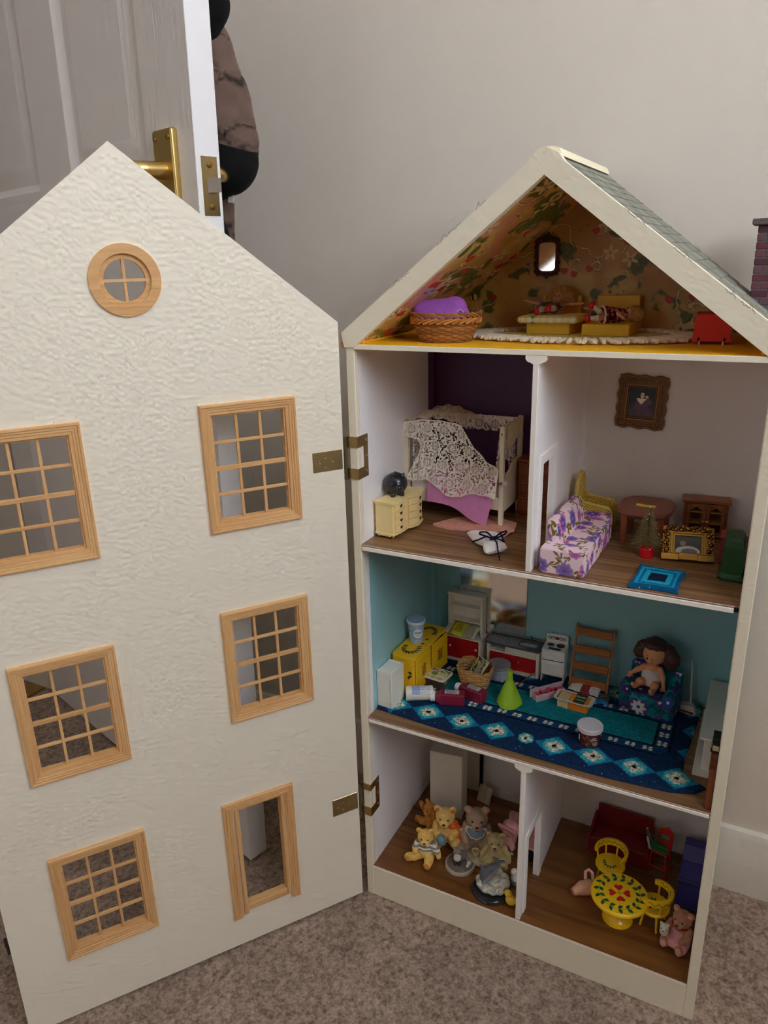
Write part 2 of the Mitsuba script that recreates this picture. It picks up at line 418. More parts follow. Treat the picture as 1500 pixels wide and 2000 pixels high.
DWID, DH, DT = 0.762, 1.98, 0.034
cols_ = [(0.103, 0.330), (0.435, 0.662)]; rows_ = [(0.20, 0.84), (1.054, 1.86)]
uv_v = lambda v: np.c_[v[:, 2], v[:, 0] + v[:, 1]]
uv_h = lambda v: np.c_[v[:, 0], v[:, 2] + v[:, 1]]
for nm, a in (('stile', [(0, 0.103), (0.330, 0.435), (0.662, DWID)]),):
    for s0, s1 in a: door.part(nm, bx(s0, s1, 0, DT, 0, DH), None, '@m_doorpaint', uv=uv_v)
for z_0, z_1 in ((0, 0.20), (0.84, 1.054), (1.86, DH)):
    for c0, c1 in cols_: door.part('rail', bx(c0, c1, 0.0002, DT - 0.0002, z_0, z_1), None, '@m_doorpaint', uv=uv_h)
def bevel_panel(c0, c1, r0, r1):
    d1, d2, b1, b2 = 0.009, 0.002, 0.016, 0.044
    rings = [(0, 0.0), (0.004, -0.0), (b1, d1), (b1 + 0.004, d1), (b2, d2), (b2 + 0.002, d2)]
    V, F = [], []
    for o, y in rings: V += [[c0 + o, y, r0 + o], [c1 - o, y, r0 + o], [c1 - o, y, r1 - o], [c0 + o, y, r1 - o]]
    for i in range(len(rings) - 1):
        for j in range(4):
            a, b = i * 4 + j, i * 4 + (j + 1) % 4; F += [[a, b, b + 4], [a, b + 4, a + 4]]
    k = (len(rings) - 1) * 4; F += [[k, k + 1, k + 2], [k, k + 2, k + 3]]
    return trimesh.Trimesh(np.array(V), np.array(F), process=False)
for c0, c1 in cols_:
    for r0, r1 in rows_: door.part('raised_panel', bevel_panel(c0, c1, r0, r1), None, '@m_doorpaint', smooth=20, uv=uv_v)
door.part('edge_strip', bx(-0.0006, 0.0, 0.0005, DT - 0.0005, 0.0, DH), [238, 239, 243], 'satin')
BR, BRD = [218, 188, 120], [160, 130, 74]
# lever handles: (lever height 1.047)
def handle(side):
    h = door.part('handle', tf(rbox(0.034, 0.078, -0.009, 0.001, 0.945, 1.098, 0.003), I4) if side else tf(rbox(0.034, 0.078, DT - 0.001, DT + 0.009, 0.945, 1.098, 0.003), I4), BR, 'metal', label='brass lever handle on its back plate')
    s = -1 if side else 1; yb = 0 if side else DT
    pts = [(0.056, yb + s * 0.006, 1.052), (0.056, yb + s * 0.034, 1.052), (0.058, yb + s * 0.044, 1.052), (0.066, yb + s * 0.050, 1.052), (0.085, yb + s * 0.051, 1.052), (0.130, yb + s * 0.050, 1.050), (0.165, yb + s * 0.046, 1.049)]
    door.part(h + '__lever', tube(pts, [0.0105, 0.0095, 0.0095, 0.0095, 0.0092, 0.0085, 0.007], 14), BR, 'metal')
    for a, b in ((0.041, 1.088), (0.071, 1.088), (0.041, 0.955), (0.071, 0.955)):
        door.part(h + '__screw', tf(lathe([(0.0032, 0), (0.0032, 0.001), (0.002, 0.0018)], 12), mv(a, yb + s * 0.009, b, rx=90 if side else -90)), BRD, 'metal')
handle(True); handle(False)
lp = door.part('latch_plate', cat(bx(-0.0016, -0.0006, 0.007, 0.029, 0.998, 1.064)), mottled([168, 146, 104], 0.35, 300), 'metal', label='worn brass latch plate')
door.part(lp + '__latch_bolt', trimesh.Trimesh(np.array([[-0.0016, 0.0135, 1.024], [-0.0016, 0.0255, 1.024], [-0.012, 0.0255, 1.024], [-0.0016, 0.0135, 1.040], [-0.0016, 0.0255, 1.040], [-0.012, 0.0255, 1.040]])).convex_hull, [226, 224, 220], 'metal')
for zz in (1.055, 1.008):
    door.part(lp + '__screw', tf(lathe([(0.004, 0), (0.0038, 0.0008), (0.001, 0.0012)], 14), mv(-0.0016, 0.018, zz, ry=-90)), BRD, 'metal')
# ---------------------------------------------------------------- the dolls house
W, D, WL = 0.48, 0.2289, 0.0124
ZG, ZK, ZB, ZA = 0.0587, 0.3254, 0.5915, 0.8515
HS = 0.79                                            # slope of the roof
house = Thing('dollhouse', 'tall cream wooden dolls house with gable roof, its front panel swung open on the carpet', 'dollhouse')
WHITE, CREAM, TEALW, PURPLE = [236, 235, 238], [232, 225, 203], [142, 190, 196], [66, 22, 74]
brushed = lambda c: mottled(c, 0.05, 120)
# outer walls
for x0, x1 in ((0, WL - 0.001), (W - WL + 0.001, W)):
    house.part('side_wall', bx(x0, x1, 0.009, 0.236, 0.0, 0.849), None, '@m_trimcream')
for x0, x1 in ((0, WL), (W - WL, W)):
    house.part('frame_stile', bx(x0, x1, 0.0, 0.009, 0.0, 0.8475, 0.0012), None, '@m_trimcream')
house.part('plinth', cat(bx(WL, W - WL, 0.0005, 0.009, 0.0, ZG - 0.003, 0.0008), bx(WL, W - WL, 0.009, 0.236, 0.0, 0.006)), None, '@m_trimcream')
levels = [(ZG, ZK - 0.007), (ZK, ZB - 0.007), (ZB, ZA - 0.006)]
sidecol = [WHITE, TEALW, WHITE]
for (z0, z1), c in zip(levels, sidecol):
    for s in (0, 1):
        xa, xb = (WL - 0.001, WL) if s == 0 else (W - WL, W - WL + 0.001)
        house.part('wall_lining', bx(xa, xb, 0.019, D, z0, z1), c, 'satin')
        house.part('door_jamb', bx(xa - (0 if s else 0.0), xb, 0.009, 0.019, z0, z1), WHITE, 'satin')
PX, LPX = 0.2355, 0.2400
house.part('back_panel', bx(WL, PX + 0.003, D, D + 0.006, ZB, ZA), PURPLE, 'satin')
house.part('back_panel', bx(PX + 0.003, W - WL, D, D + 0.006, ZB, ZA), [232, 230, 226], 'satin')
house.part('back_panel', bx(WL, W - WL, D, D + 0.006, ZK, ZB), TEALW, 'satin')
house.part('back_panel', bx(WL, W - WL, D, D + 0.006, 0.0, ZK), [226, 222, 214], 'satin')
house.part('corner_batten', bx(WL, WL + 0.0085, D - 0.010, D, ZB, ZA - 0.006), PURPLE, 'satin')
house.part('corner_batten', bx(WL, WL + 0.0085, D - 0.010, D, ZK, ZB - 0.007), TEALW, 'satin')
house.part('corner_batten', bx(PX + 0.006, PX + 0.012, D - 0.005, D, ZB, ZA - 0.006), WHITE, 'satin')
# floors
for z, th, fin, xr in ((ZK, 0.0075, '@m_laminate', W - WL - 0.001), (ZB, 0.0085, '@m_laminate', W - WL - 0.005)):
    f = house.part('storey_floor', bx(WL, W - WL, 0.004, D, z - th, z - 0.0014), [40, 30, 26], 'matte')
    house.part(f + '__laminate', bx(WL, W - WL, 0.0, D, z - 0.0014, z), None, fin)
    house.part(f + '__edge_strip', bx(WL + 0.001, xr, -0.0008, 0.004, z - th, z - 0.0026, 0.0006), mottled([238, 234, 222], 0.05, 200), 'satin')
    house.part(f + '__laminate_edge', bx(WL, xr + 0.001, -0.0002, 0.0, z - 0.0012, z - 0.0001), [224, 196, 186], 'satin')
f = house.part('storey_floor', bx(WL, W - WL, 0.0, D, ZG - 0.004, ZG), None, '@m_parquet', uv=None)
house.part(f + '__edge_strip', bx(WL, W - WL, -0.0004, 0.0008, ZG - 0.004, ZG - 0.0002), mottled([226, 216, 206], 0.3, 90), 'satin')
f = house.part('storey_floor', bx(WL - 0.006, W - WL + 0.006, 0.001, D, ZA - 0.006, ZA), mottled([226, 172, 24], 0.10, 60), 'satin')
house.part(f + '__edge_strip', bx(WL, W - WL, -0.001, 0.001, ZA - 0.0062, ZA - 0.0002, 0.0003), [240, 234, 216], 'satin')
# partitions with their door openings
def partition(x, t, z0, z1, oy0, oy1, oz, casing):
    a = union(bx(x, x + t, 0.003, oy0, z0, z1), bx(x, x + t, oy1, D, z0, z1), bx(x, x + t, oy0, oy1, oz, z1))
    p = house.part('partition', a, WHITE, 'satin')
    house.part(p + '__edge_strip', bx(x - 0.0004, x + t + 0.0004, 0.0, 0.0035, z0, z1, 0.0008), mottled([240, 237, 230], 0.06, 150), 'satin')
    cw, ct = casing, 0.0016
    for s, xx in ((1, x + t), (-1, x)):
        xa, xb = (xx, xx + ct) if s > 0 else (xx - ct, xx)
        for q in (bx(xa, xb, oy0 - cw, oy0, z0, oz + cw), bx(xa, xb, oy1, oy1 + cw, z0, oz + cw), bx(xa, xb, oy0, oy1, oz, oz + cw)):
            house.part(p + '__door_casing', q, [240, 239, 238], 'satin')
    g = Polygon([(-0.0115, 0), (-0.0118, -0.004), (-0.0098, -0.0068), (-0.006, -0.0082), (-t / 2, -0.0098), (t / 2, -0.0098), (0.006, -0.0084), (0.0105, -0.0068), (0.0122, -0.004), (0.0122, 0)])
    house.part(p + '__corbel', tf(extxz(g, -0.0005, 0.008), mv(x + t / 2, 0, z1)), [242, 238, 224], 'satin')
partition(PX, 0.006, ZB, ZA - 0.006, 0.033, 0.090, 0.7165, 0.0115)
partition(LPX, 0.006, ZG, ZK - 0.0075, 0.026, 0.090, 0.1815, 0.0115)

# attic: lined slopes and printed back paper (leaves, branches, hearts and flowers)
def petals(x, y, r, n, ph=0.0):
    a = np.arctan2(y, x) + ph; q = np.hypot(x, y)
    return q < r * (0.62 + 0.38 * np.cos(n * a))
def heart(x, y, r):
    x, y = x / r, y / r + 0.1
    return (x * x + y * y - 0.6) ** 3 - 1.1 * x * x * y ** 3 < 0
def attic_print(u, v, seed, pink=0.0):
    P = np.c_[u, v, np.zeros_like(u)]
    n1 = meshkit.fbm(P * 22, 4, seed); n2 = meshkit.fbm(P * 60 + 9, 3, seed + 3); n3 = meshkit.fbm(P * 240, 2, seed + 5)
    col = mixc([214, 184, 112], [186, 146, 78], sm(0.35, 0.65, n1))
    if pink: col = mixc(col, [214, 140, 122], sm(0.35, 0.6, n2) * pink)
    s = np.sin(u * 70 + 9 * n1 + v * 34)
    green = sm(0.1, 0.5, s) * sm(0.44, 0.58, n2)
    col = mixc(col, mixc([128, 132, 58], [84, 98, 48], n3), green)
    rib = (np.abs(np.sin(u * 420 + v * 300 + 30 * n1)) < 0.28) & (green > 0.5)
    col[rib] = [92, 92, 40]
    br = np.abs(meshkit.fbm(P * 30 + 40, 3, seed + 8) - 0.5)
    col = mixc(col, [226, 206, 140], sm(0.018, 0.010, br)); col = mixc(col, [70, 56, 30], sm(0.024, 0.019, br) * sm(0.014, 0.018, br))
    r = np.random.default_rng(seed + 50)
    for i in range(46):
        cu, cv = r.uniform(u.min(), u.max()), r.uniform(v.min(), v.max()); t = r.random(); a = r.uniform(-0.5, 0.5)
        x, y = (u - cu) * math.cos(a) + (v - cv) * math.sin(a), -(u - cu) * math.sin(a) + (v - cv) * math.cos(a)
        if t < 0.42: col[heart(x, y, 0.0052)] = [196, 62, 44]
        elif t < 0.62:
            col[petals(x, y, 0.0105, 5)] = [226, 204, 168]; col[np.hypot(x, y) < 0.002] = [180, 130, 60]
        elif t < 0.78:
            col[petals(x, y, 0.0085, 4)] = [170, 160, 150]; col[np.hypot(x, y) < 0.0018] = [150, 60, 50]
        else:
            col[(np.hypot(x, y * 2.6) < 0.009)] = [96, 110, 54]
    return col
def attic_poly(inset=0):
    return [(0.0178, ZA), (W - 0.0178, ZA), (0.24, 1.0252)]
m = fine(extxz(Polygon(attic_poly()), D, D + 0.001), 0.0016)
m = trimesh.Trimesh(*trimesh.remesh.subdivide(m.vertices, m.faces))
house.part('wallpaper', m, attic_print(m.vertices[:, 0], m.vertices[:, 2], 3), 'satin', smooth=False)
house.part('back_panel', extxz(Polygon([(0.006, ZA), (W - 0.006, ZA), (0.24, 1.036)]), D + 0.001, D + 0.007), WHITE, 'satin')
ang = math.degrees(math.atan(HS)); LEN = 0.2222 / math.cos(math.radians(ang))
def slope_M(side):                                   # local x along the slope from eave to ridge, y depth, z outward; origin at the inner eave line
    return mv(0.0178, 0, ZA, ry=-ang) if side == 0 else mv(W - 0.0178, 0, ZA) @ np.diag([-1, 1, 1, 1.0]) @ mv(ry=-ang)
for side in (0, 1):
    M = slope_M(side)
    lin_m = fine(bx(0.0, LEN - 0.001, 0.006, D, -0.0012, 0.0), 0.0022)
    lin_m = trimesh.Trimesh(*trimesh.remesh.subdivide(lin_m.vertices, lin_m.faces))
    c = attic_print(lin_m.vertices[:, 0] * 0.8 + 1, lin_m.vertices[:, 1] * 0.45, 21 + side, 0.75)
    L = tf(lin_m, M)
    if side: L.invert()
    house.part('wallpaper', L, c, 'satin', smooth=False)
    R = tf(bx(-0.020, LEN + 0.012, 0.009, 0.238, 0.0, 0.0165), M)
    if side: R.invert()
    house.part('roof_slope', R, [126, 124, 116], 'matte')
for s in (0, 1): house.part('skirting', bx(0.010 if s == 0 else W - 0.024, 0.024 if s == 0 else W - 0.010, 0.004, D, ZA, ZA + 0.0075, 0.001), [228, 178, 34], 'satin')
# gable boards of the roof
inn = lambda x: ZA + HS * x
for side in (0, 1):
    top = lambda x: 0.8655 + 0.765 * (x + 0.003)
    P = [(0.0178, ZA + 0.0003), (0.24, 1.0240), (0.24, 1.0500), (0.2262, 1.0432), (0.2205, 1.0352), (-0.0030, 0.8655), (-0.0036, 0.8610), (0.0, 0.8475), (WL + 0.001, 0.8475)]
    if side: P = [(W - x, z) for x, z in P]
    house.part('gable_board', extxz(Polygon(P), -0.002, 0.0095), None, '@m_trimcream')
house.part('ridge_cap', extxz(Polygon([(0.2262, 1.0415), (0.229, 1.0490), (0.236, 1.0512), (0.244, 1.0512), (0.251, 1.0490), (0.2540, 1.0415)]), 0.0095, 0.240), [236, 228, 200], 'satin')
r_ = np.random.default_rng(12)
for side, f0, L_ in ((0, 0.30, 0.10), (0, 0.62, 0.12), (0, 0.86, 0.05), (1, 0.12, 0.06), (1, 0.45, 0.08), (1, 0.70, 0.09), (1, 0.22, 0.04)):
    pts = []
    for k in range(14):
        x = 0.012 + (f0 * 0.80 + L_ * k / 13) * 0.226; z = ZA + 0.0135 + HS * x * 0.985 + r_.uniform(-0.0012, 0.0012) + (0.004 if k in (3, 4) else 0)
        pts.append((x if side == 0 else W - x, -0.0021, z))
    house.part('gable_board' + ('_001' if side else '') + '__crack', tube(pts, 0.00022, 4), [112, 100, 78], 'matte')
# slates on the visible slope: one piece each
M = slope_M(1)
pitch, wid = 0.0152, 0.034
slates = {}
for i in range(20):
    for k in range(8):
        y0 = 0.0098 + (k - (0.5 if i % 2 else 0)) * wid; y1 = min(y0 + wid - 0.0004, 0.240); y0 = max(y0, 0.0098)
        if y1 - y0 < 0.006: continue
        xs = -0.020 + i * pitch
        key_ = (round(y1 - y0, 4), (i * 7 + k * 3) % 4)
        if key_ not in slates:
            g = [np.array([112, 113, 104]), np.array([120, 120, 110]), np.array([106, 108, 100]), np.array([126, 125, 114])][key_[1]]
            L = bx(0, pitch + 0.002, 0, y1 - y0, 0, 0.0016, 0.0003)
            v = np.asarray(L.vertices).copy(); v[:, 2] += (pitch - v[:, 0]) / pitch * 0.0006; L.vertices = v
            L = tf(L, np.diag([-1, 1, 1, 1.0])); L.invert()
            slates[key_] = shape(L, mottled(g, 0.1, 300), 'matte', smooth=20)
        house.part('roof_slope_001__slate', None, ply=slates[key_], M=mv(W - 0.0178, 0, ZA) @ np.diag([1, 1, 1, 1.0]) @ mv(ry=ang) @ mv(-xs, y0, 0.0165))
# brick chimney stack
cx0, cx1, cy0, cy1 = 0.434, 0.470, 0.176, 0.222
roofz = lambda x: 1.0484 - 0.765 * (x - 0.238)
ch = house.part('chimney', extxz(Polygon([(cx0, roofz(cx0) - 0.004), (cx1, roofz(cx1) - 0.004), (cx1, 0.974), (cx0, 0.974)]), cy0, cy1), mottled([92, 92, 102], 0.15, 200), 'matte')
house.part(ch + '__cap', bx(cx0 - 0.007, cx1 + 0.007, cy0 - 0.006, cy1 + 0.006, 0.9735, 0.9800, 0.0008), mottled([104, 92, 90], 0.2, 200), 'matte')
bh, bl = 0.0086, 0.0185
brk = {}
for row in range(11):
    z1 = 0.9725 - row * bh; z0 = z1 - bh + 0.0014
    for face, (a0, a1) in (('f', (cx0, cx1)), ('l', (cy0, cy1)), ('r', (cy0, cy1))):
        p = a0 - (bl / 2 if row % 2 else 0)
        while p < a1 - 0.002:
            q0, q1 = max(p, a0), min(p + bl - 0.0014, a1); p += bl
            if q1 - q0 < 0.003: continue
            xm = q1 if face == 'f' else (cx0 if face == 'l' else cx1)
            if z0 < roofz(q0 if face == 'f' else xm) - 0.004: continue
            b = bx(q0, q1, cy0 - 0.0007, cy0 + 0.002, z0, z1, 0.0004) if face == 'f' else (bx(cx0 - 0.0007, cx0 + 0.002, q0, q1, z0, z1, 0.0004) if face == 'l' else bx(cx1 - 0.002, cx1 + 0.0007, q0, q1, z0, z1, 0.0004))
            c = np.array([[104, 62, 66], [112, 72, 76], [92, 58, 66], [108, 80, 86]][(row * 5 + int(q0 * 900)) % 4])
            house.part(ch + '__brick', b, c, 'matte', smooth=20)

# ---------------------------------------------------------------- the open front panel
HX, HY = -0.0042, -0.0080
U_, N_ = np.array([-0.578226, -0.815876, 0]), np.array([0.815876, -0.578226, 0])
PM = np.eye(4); PM[:3, 0], PM[:3, 1], PM[:3, 2], PM[:3, 3] = U_, N_, [0, 0, 1], [HX, HY, 0]
def pp(name, mesh, *a, **k):
    return house.part(name, mesh, *a, M=PM, **k)
wins = [(0.305, 0.4205, 0.6385, 0.7930), (0.0620, 0.1778, 0.6410, 0.7960), (0.3055, 0.4200, 0.3705, 0.5275), (0.0622, 0.1775, 0.3768, 0.5350), (0.3045, 0.4195, 0.1020, 0.2615)]
PT = 0.0092
pl = Polygon([(0, 0.0047), (0.4795, 0.0047), (0.4795, 0.878), (0.2385, 1.0652), (0, 0.878)])
CW = 0.0125
for s0, s1, z0, z1 in wins: pl = pl.difference(sbox(s0 + CW - 0.003, z0 + CW - 0.003, s1 - CW + 0.003, z1 - CW + 0.003))
RC, RR = (0.2390, 0.9340), 0.0365
pl = pl.difference(Point(RC).buffer(0.0265, 48))
pl = pl.difference(sbox(0.1160, 0.0660, 0.1870, 0.2425))
fpnl = pp('front_panel', extxz(pl, -PT, 0.0), None, '@m_cream')
def casing(s0, s1, z0, z1, prof, sides='lrtb'):
    """mitred moulded members; prof: (inset, height over the panel)"""
    out = []
    R = [np.array([[s0 + o, h, z0 + o], [s1 - o, h, z0 + o], [s1 - o, h, z1 - o], [s0 + o, h, z1 - o]]) for o, h in prof]
    for j, nm in enumerate('brtl'):
        if nm not in sides: continue
        V, F = [], []
        for r in R: V += [r[j], r[(j + 1) % 4]]
        for i in range(len(R) - 1):
            a = 2 * i; F += [[a, a + 1, a + 3], [a, a + 3, a + 2]]
        n = len(R)
        c0 = list(range(0, 2 * n, 2)); c1 = list(range(1, 2 * n, 2))
        V = np.array(V)
        base = [len(V), len(V) + 1]; V = np.vstack([V, R[0][j] * [1, 0, 1], R[-1][j] * [1, 0, 1], R[0][(j + 1) % 4] * [1, 0, 1], R[-1][(j + 1) % 4] * [1, 0, 1]])
        k = 2 * n
        F += [[0, k, k + 2], [0, k + 2, 1], [2 * n - 2, 2 * n - 1, k + 3], [2 * n - 2, k + 3, k + 1]]
        for i in range(n - 1): F += [[k, 2 * i, 2 * i + 2]]; F += [[k + 2, 2 * i + 3, 2 * i + 1]]
        F += [[k, 2 * n - 2, k + 1], [k + 2, k + 3, 2 * n - 1]]
        m = trimesh.Trimesh(V, np.array(F), process=False)
        out.append((nm, m))
    return out
MOULD = [(0, 0.0045), (0.0008, 0.0056), (0.0026, 0.0058), (0.0034, 0.0047), (0.0056, 0.0047), (0.0062, 0.0040), (0.0086, 0.0040), (0.0092, 0.0031), (0.0125, 0.0029)]
uvx = lambda v: np.c_[v[:, 0] + v[:, 1] * 0.01, v[:, 2] * 1.0 + v[:, 1]]
uvz = lambda v: np.c_[v[:, 2], v[:, 0] + v[:, 1]]
def bars(sub_key, s0, s1, z0, z1):
    t, d0, d1 = 0.0034, -0.0052, -0.0012
    for q in (1, 2):
        s = s0 + (s1 - s0) * q / 3; pp(sub_key + '__muntin', bx(s - t / 2, s + t / 2, d0, d1 - 0.0006, z0, z1, 0.0004), None, '@m_pine', uv=uvz)
    for q in (1, 2, 3):
        z = z0 + (z1 - z0) * q / 4; tt = t * (1.55 if q == 2 else 1.0)
        pp(sub_key + '__muntin', bx(s0, s1, d0, d1, z - tt / 2, z + tt / 2, 0.0004), None, '@m_pine', uv=uvx)
for i, (s0, s1, z0, z1) in enumerate(wins):
    a, b, c, d = s0 + CW - 0.003, s1 - CW + 0.003, z0 + CW - 0.003, z1 - CW + 0.003
    e = 0.0050
    sash = cat(bx(a, a + e, -0.0095, 0.0, c, d), bx(b - e, b, -0.0095, 0.0, c, d), bx(a, b, -0.0095, 0.0, c, c + e), bx(a, b, -0.0095, 0.0, d - e, d))
    wk = pp('window', sash, None, '@m_pine', label='pine dolls house window with twelve lights')
    for nm, m in casing(s0, s1, z0, z1, MOULD):
        pp(wk + '__casing', m, None, '@m_pine', smooth=25, uv=uvx if nm in 'tb' else uvz)
    bars(wk, a + e, b - e, c + e, d - e)
ring = lambda r0, r1, y0, y1, n=64: tf(cat(lathe_open([(r0, y0), (r1, y0), (r1, y1), (r0, y1), (r0, y0)], n)), mv(RC[0], 0, RC[1], rx=90) @ np.diag([1, 1, -1, 1.0]))
def ringm(*a):
    m = ring(*a); trimesh.repair.fix_normals(m); return m
wk = pp('round_window', ringm(0.0265, RR, 0.0, 0.0032), None, '@m_pine', uv=uvx, label='round pine window with crossed bars')
pp(wk + '__sash', ringm(0.0213, 0.0268, -0.007, -0.0008), None, '@m_pine', uv=uvx)
pp(wk + '__muntin', bx(RC[0] - 0.0015, RC[0] + 0.0015, -0.0062, -0.002, RC[1] - 0.022, RC[1] + 0.022), None, '@m_pine', uv=uvz)
pp(wk + '__muntin', bx(RC[0] - 0.022, RC[0] + 0.022, -0.0055, -0.0012, RC[1] - 0.0015, RC[1] + 0.0015), None, '@m_pine', uv=uvx)
# front door frame
FL = [(0, 0.0040), (0.0006, 0.0050), (0.0024, 0.0050), (0.0028, 0.0042), (0.0036, 0.0042), (0.0040, 0.0050), (0.0060, 0.0050), (0.0064, 0.0042), (0.0074, 0.0042), (0.0078, 0.0050), (0.0102, 0.0050), (0.0108, 0.0038), (0.0135, 0.0036)]
dk = pp('doorway', cat(bx(0.1160, 0.1215, -0.0105, 0.0045, 0.0660, 0.2430), bx(0.1815, 0.1870, -0.0105, 0.0045, 0.0600, 0.2430), bx(0.1160, 0.1870, -0.0105, 0.0028, 0.2390, 0.2430)), None, '@m_pine', uv=uvz, label='pine door frame without a door')
for nm, m in casing(0.1020, 0.2030, 0.0560, 0.2535, FL, 'lrt'):
    if nm != 't':
        v = np.asarray(m.vertices).copy(); v[:, 2] = np.where(v[:, 2] < 0.1, 0.0560, v[:, 2]); m = trimesh.Trimesh(v, m.faces, process=False)
    pp(dk + '__casing', m, None, '@m_pine', smooth=25, uv=uvx if nm == 't' else uvz)
pp(dk + '__threshold', bx(0.1210, 0.1820, -0.0105, 0.0030, 0.0660, 0.0735, 0.0008), None, '@m_pine', uv=uvx)
pp(dk + '__sill', bx(0.1180, 0.1850, -0.002, 0.0022, 0.0620, 0.0668, 0.0008), None, '@m_pine', uv=uvx)
pp('catch', cat(bx(0.4795, 0.4835, -0.008, -0.004, 0.139, 0.150), bx(0.4812, 0.4846, -0.008, -0.005, 0.150, 0.163)), [40, 34, 30], 'satin', label='small dark hook on the panel edge')
# brass flush hinges
AGED = [186, 170, 128]
for zc, leaf in ((0.7086, (0.6958, 0.7215)), (0.1805, (0.1680, 0.1972))):
    h = house.part('hinge', bx(0.002, 0.0425, 0.0, 0.0011, leaf[0], leaf[1], 0.0004), mottled(AGED, 0.25, 250), 'metal', M=PM, label='tarnished brass hinge')
    for a, b in ((0.034, 0), (0.026, 0.006), (0.026, -0.006), (0.016, 0.0)):
        pp(h + '__screw', tf(lathe([(0.0024, 0), (0.0022, 0.0006), (0.0006, 0.0003)], 12), mv(a, 0.0011, zc + b, rx=-90)), [196, 182, 140], 'metal')
    house.part(h + '__knuckle', cyl([-0.0036, -0.0040, zc - 0.028], [-0.0036, -0.0040, zc + 0.028], 0.0028, 14), [140, 134, 118], 'metal')
    z0, z1 = zc - 0.028, zc + 0.028
    for u0, u1 in ((z0, leaf[0] - 0.001), (leaf[1] + 0.001, z1)):
        house.part(h + '__leaf', cat(bx(-0.003, WL + 0.001, -0.0016, -0.0004, u0, u1), bx(WL, WL + 0.001, -0.0016, 0.025, u0, u1)), mottled([176, 154, 106], 0.2, 250), 'metal')
    house.part(h + '__leaf', bx(WL, WL + 0.001, 0.014, 0.025, z0, z1), mottled([176, 154, 106], 0.2, 250), 'metal')
    for b in (-0.0205, 0, 0.0205):
        house.part(h + '__screw', tf(lathe([(0.0021, 0), (0.002, 0.0005), (0.0006, 0.0003)], 12), mv(WL + 0.001, 0.0205, zc + b, ry=90)), [226, 220, 200], 'metal')
house.part('hinge_packing', bx(-0.0065, -0.0008, 0.001, 0.009, 0.8462, 0.8630), None, '@m_pine')
# ---------------------------------------------------------------- attic
# wall mirror in a carved frame
t = Thing('mirror', 'small mirror in a carved dark red frame on the attic back wall', 'mirror', mv(0.1825, D - 0.0002, 0.9455))
rr = lambda w, h, r: sbox(-w + r, -h + r, w - r, h - r).buffer(r, 8)
a_ = np.linspace(0, 2 * np.pi, 120, endpoint=False)
base = np.array(rr(0.0165, 0.0235, 0.007).exterior.segmentize(0.0012).coords)[:-1]
bump = 1 + 0.055 * np.sign(np.sin(np.arange(len(base)) / len(base) * 2 * np.pi * 17)) * np.abs(np.sin(np.arange(len(base)) / len(base) * 2 * np.pi * 17)) ** 0.5
crest = Polygon([(-0.009, 0.021), (-0.006, 0.026), (-0.003, 0.0275), (0, 0.0315), (0.003, 0.0275), (0.006, 0.026), (0.009, 0.021)])
fr = Polygon(base * bump[:, None]).union(crest).union(affinity.scale(crest, 1, -0.9, origin=(0, 0))).difference(rr(0.0112, 0.0178, 0.005))
RED = [74, 26, 26]
t.part('frame', extxz(fr, -0.0038, 0), mottled(RED, 0.3, 500), 'satin')
t.part('glass', extxz(rr(0.0122, 0.0188, 0.005), -0.0022, -0.0012), None, '@m_mirror', uv=None)
ring_ = rr(0.0135, 0.0202, 0.006).exterior.segmentize(0.002).coords[:-1]
t.part('inner_bead', tube([(x, -0.0042, z) for x, z in ring_], 0.0011, 6, closed=True), mottled([92, 38, 34], 0.3, 500), 'satin')
for k in range(26):
    q = base[int(k / 26 * len(base))] * 0.93
    t.part('carved_knob', tf(trimesh.creation.icosphere(1, 0.0019), mv(q[0], -0.0042, q[1])), mottled([86, 32, 30], 0.3, 500), 'satin', smooth=True)

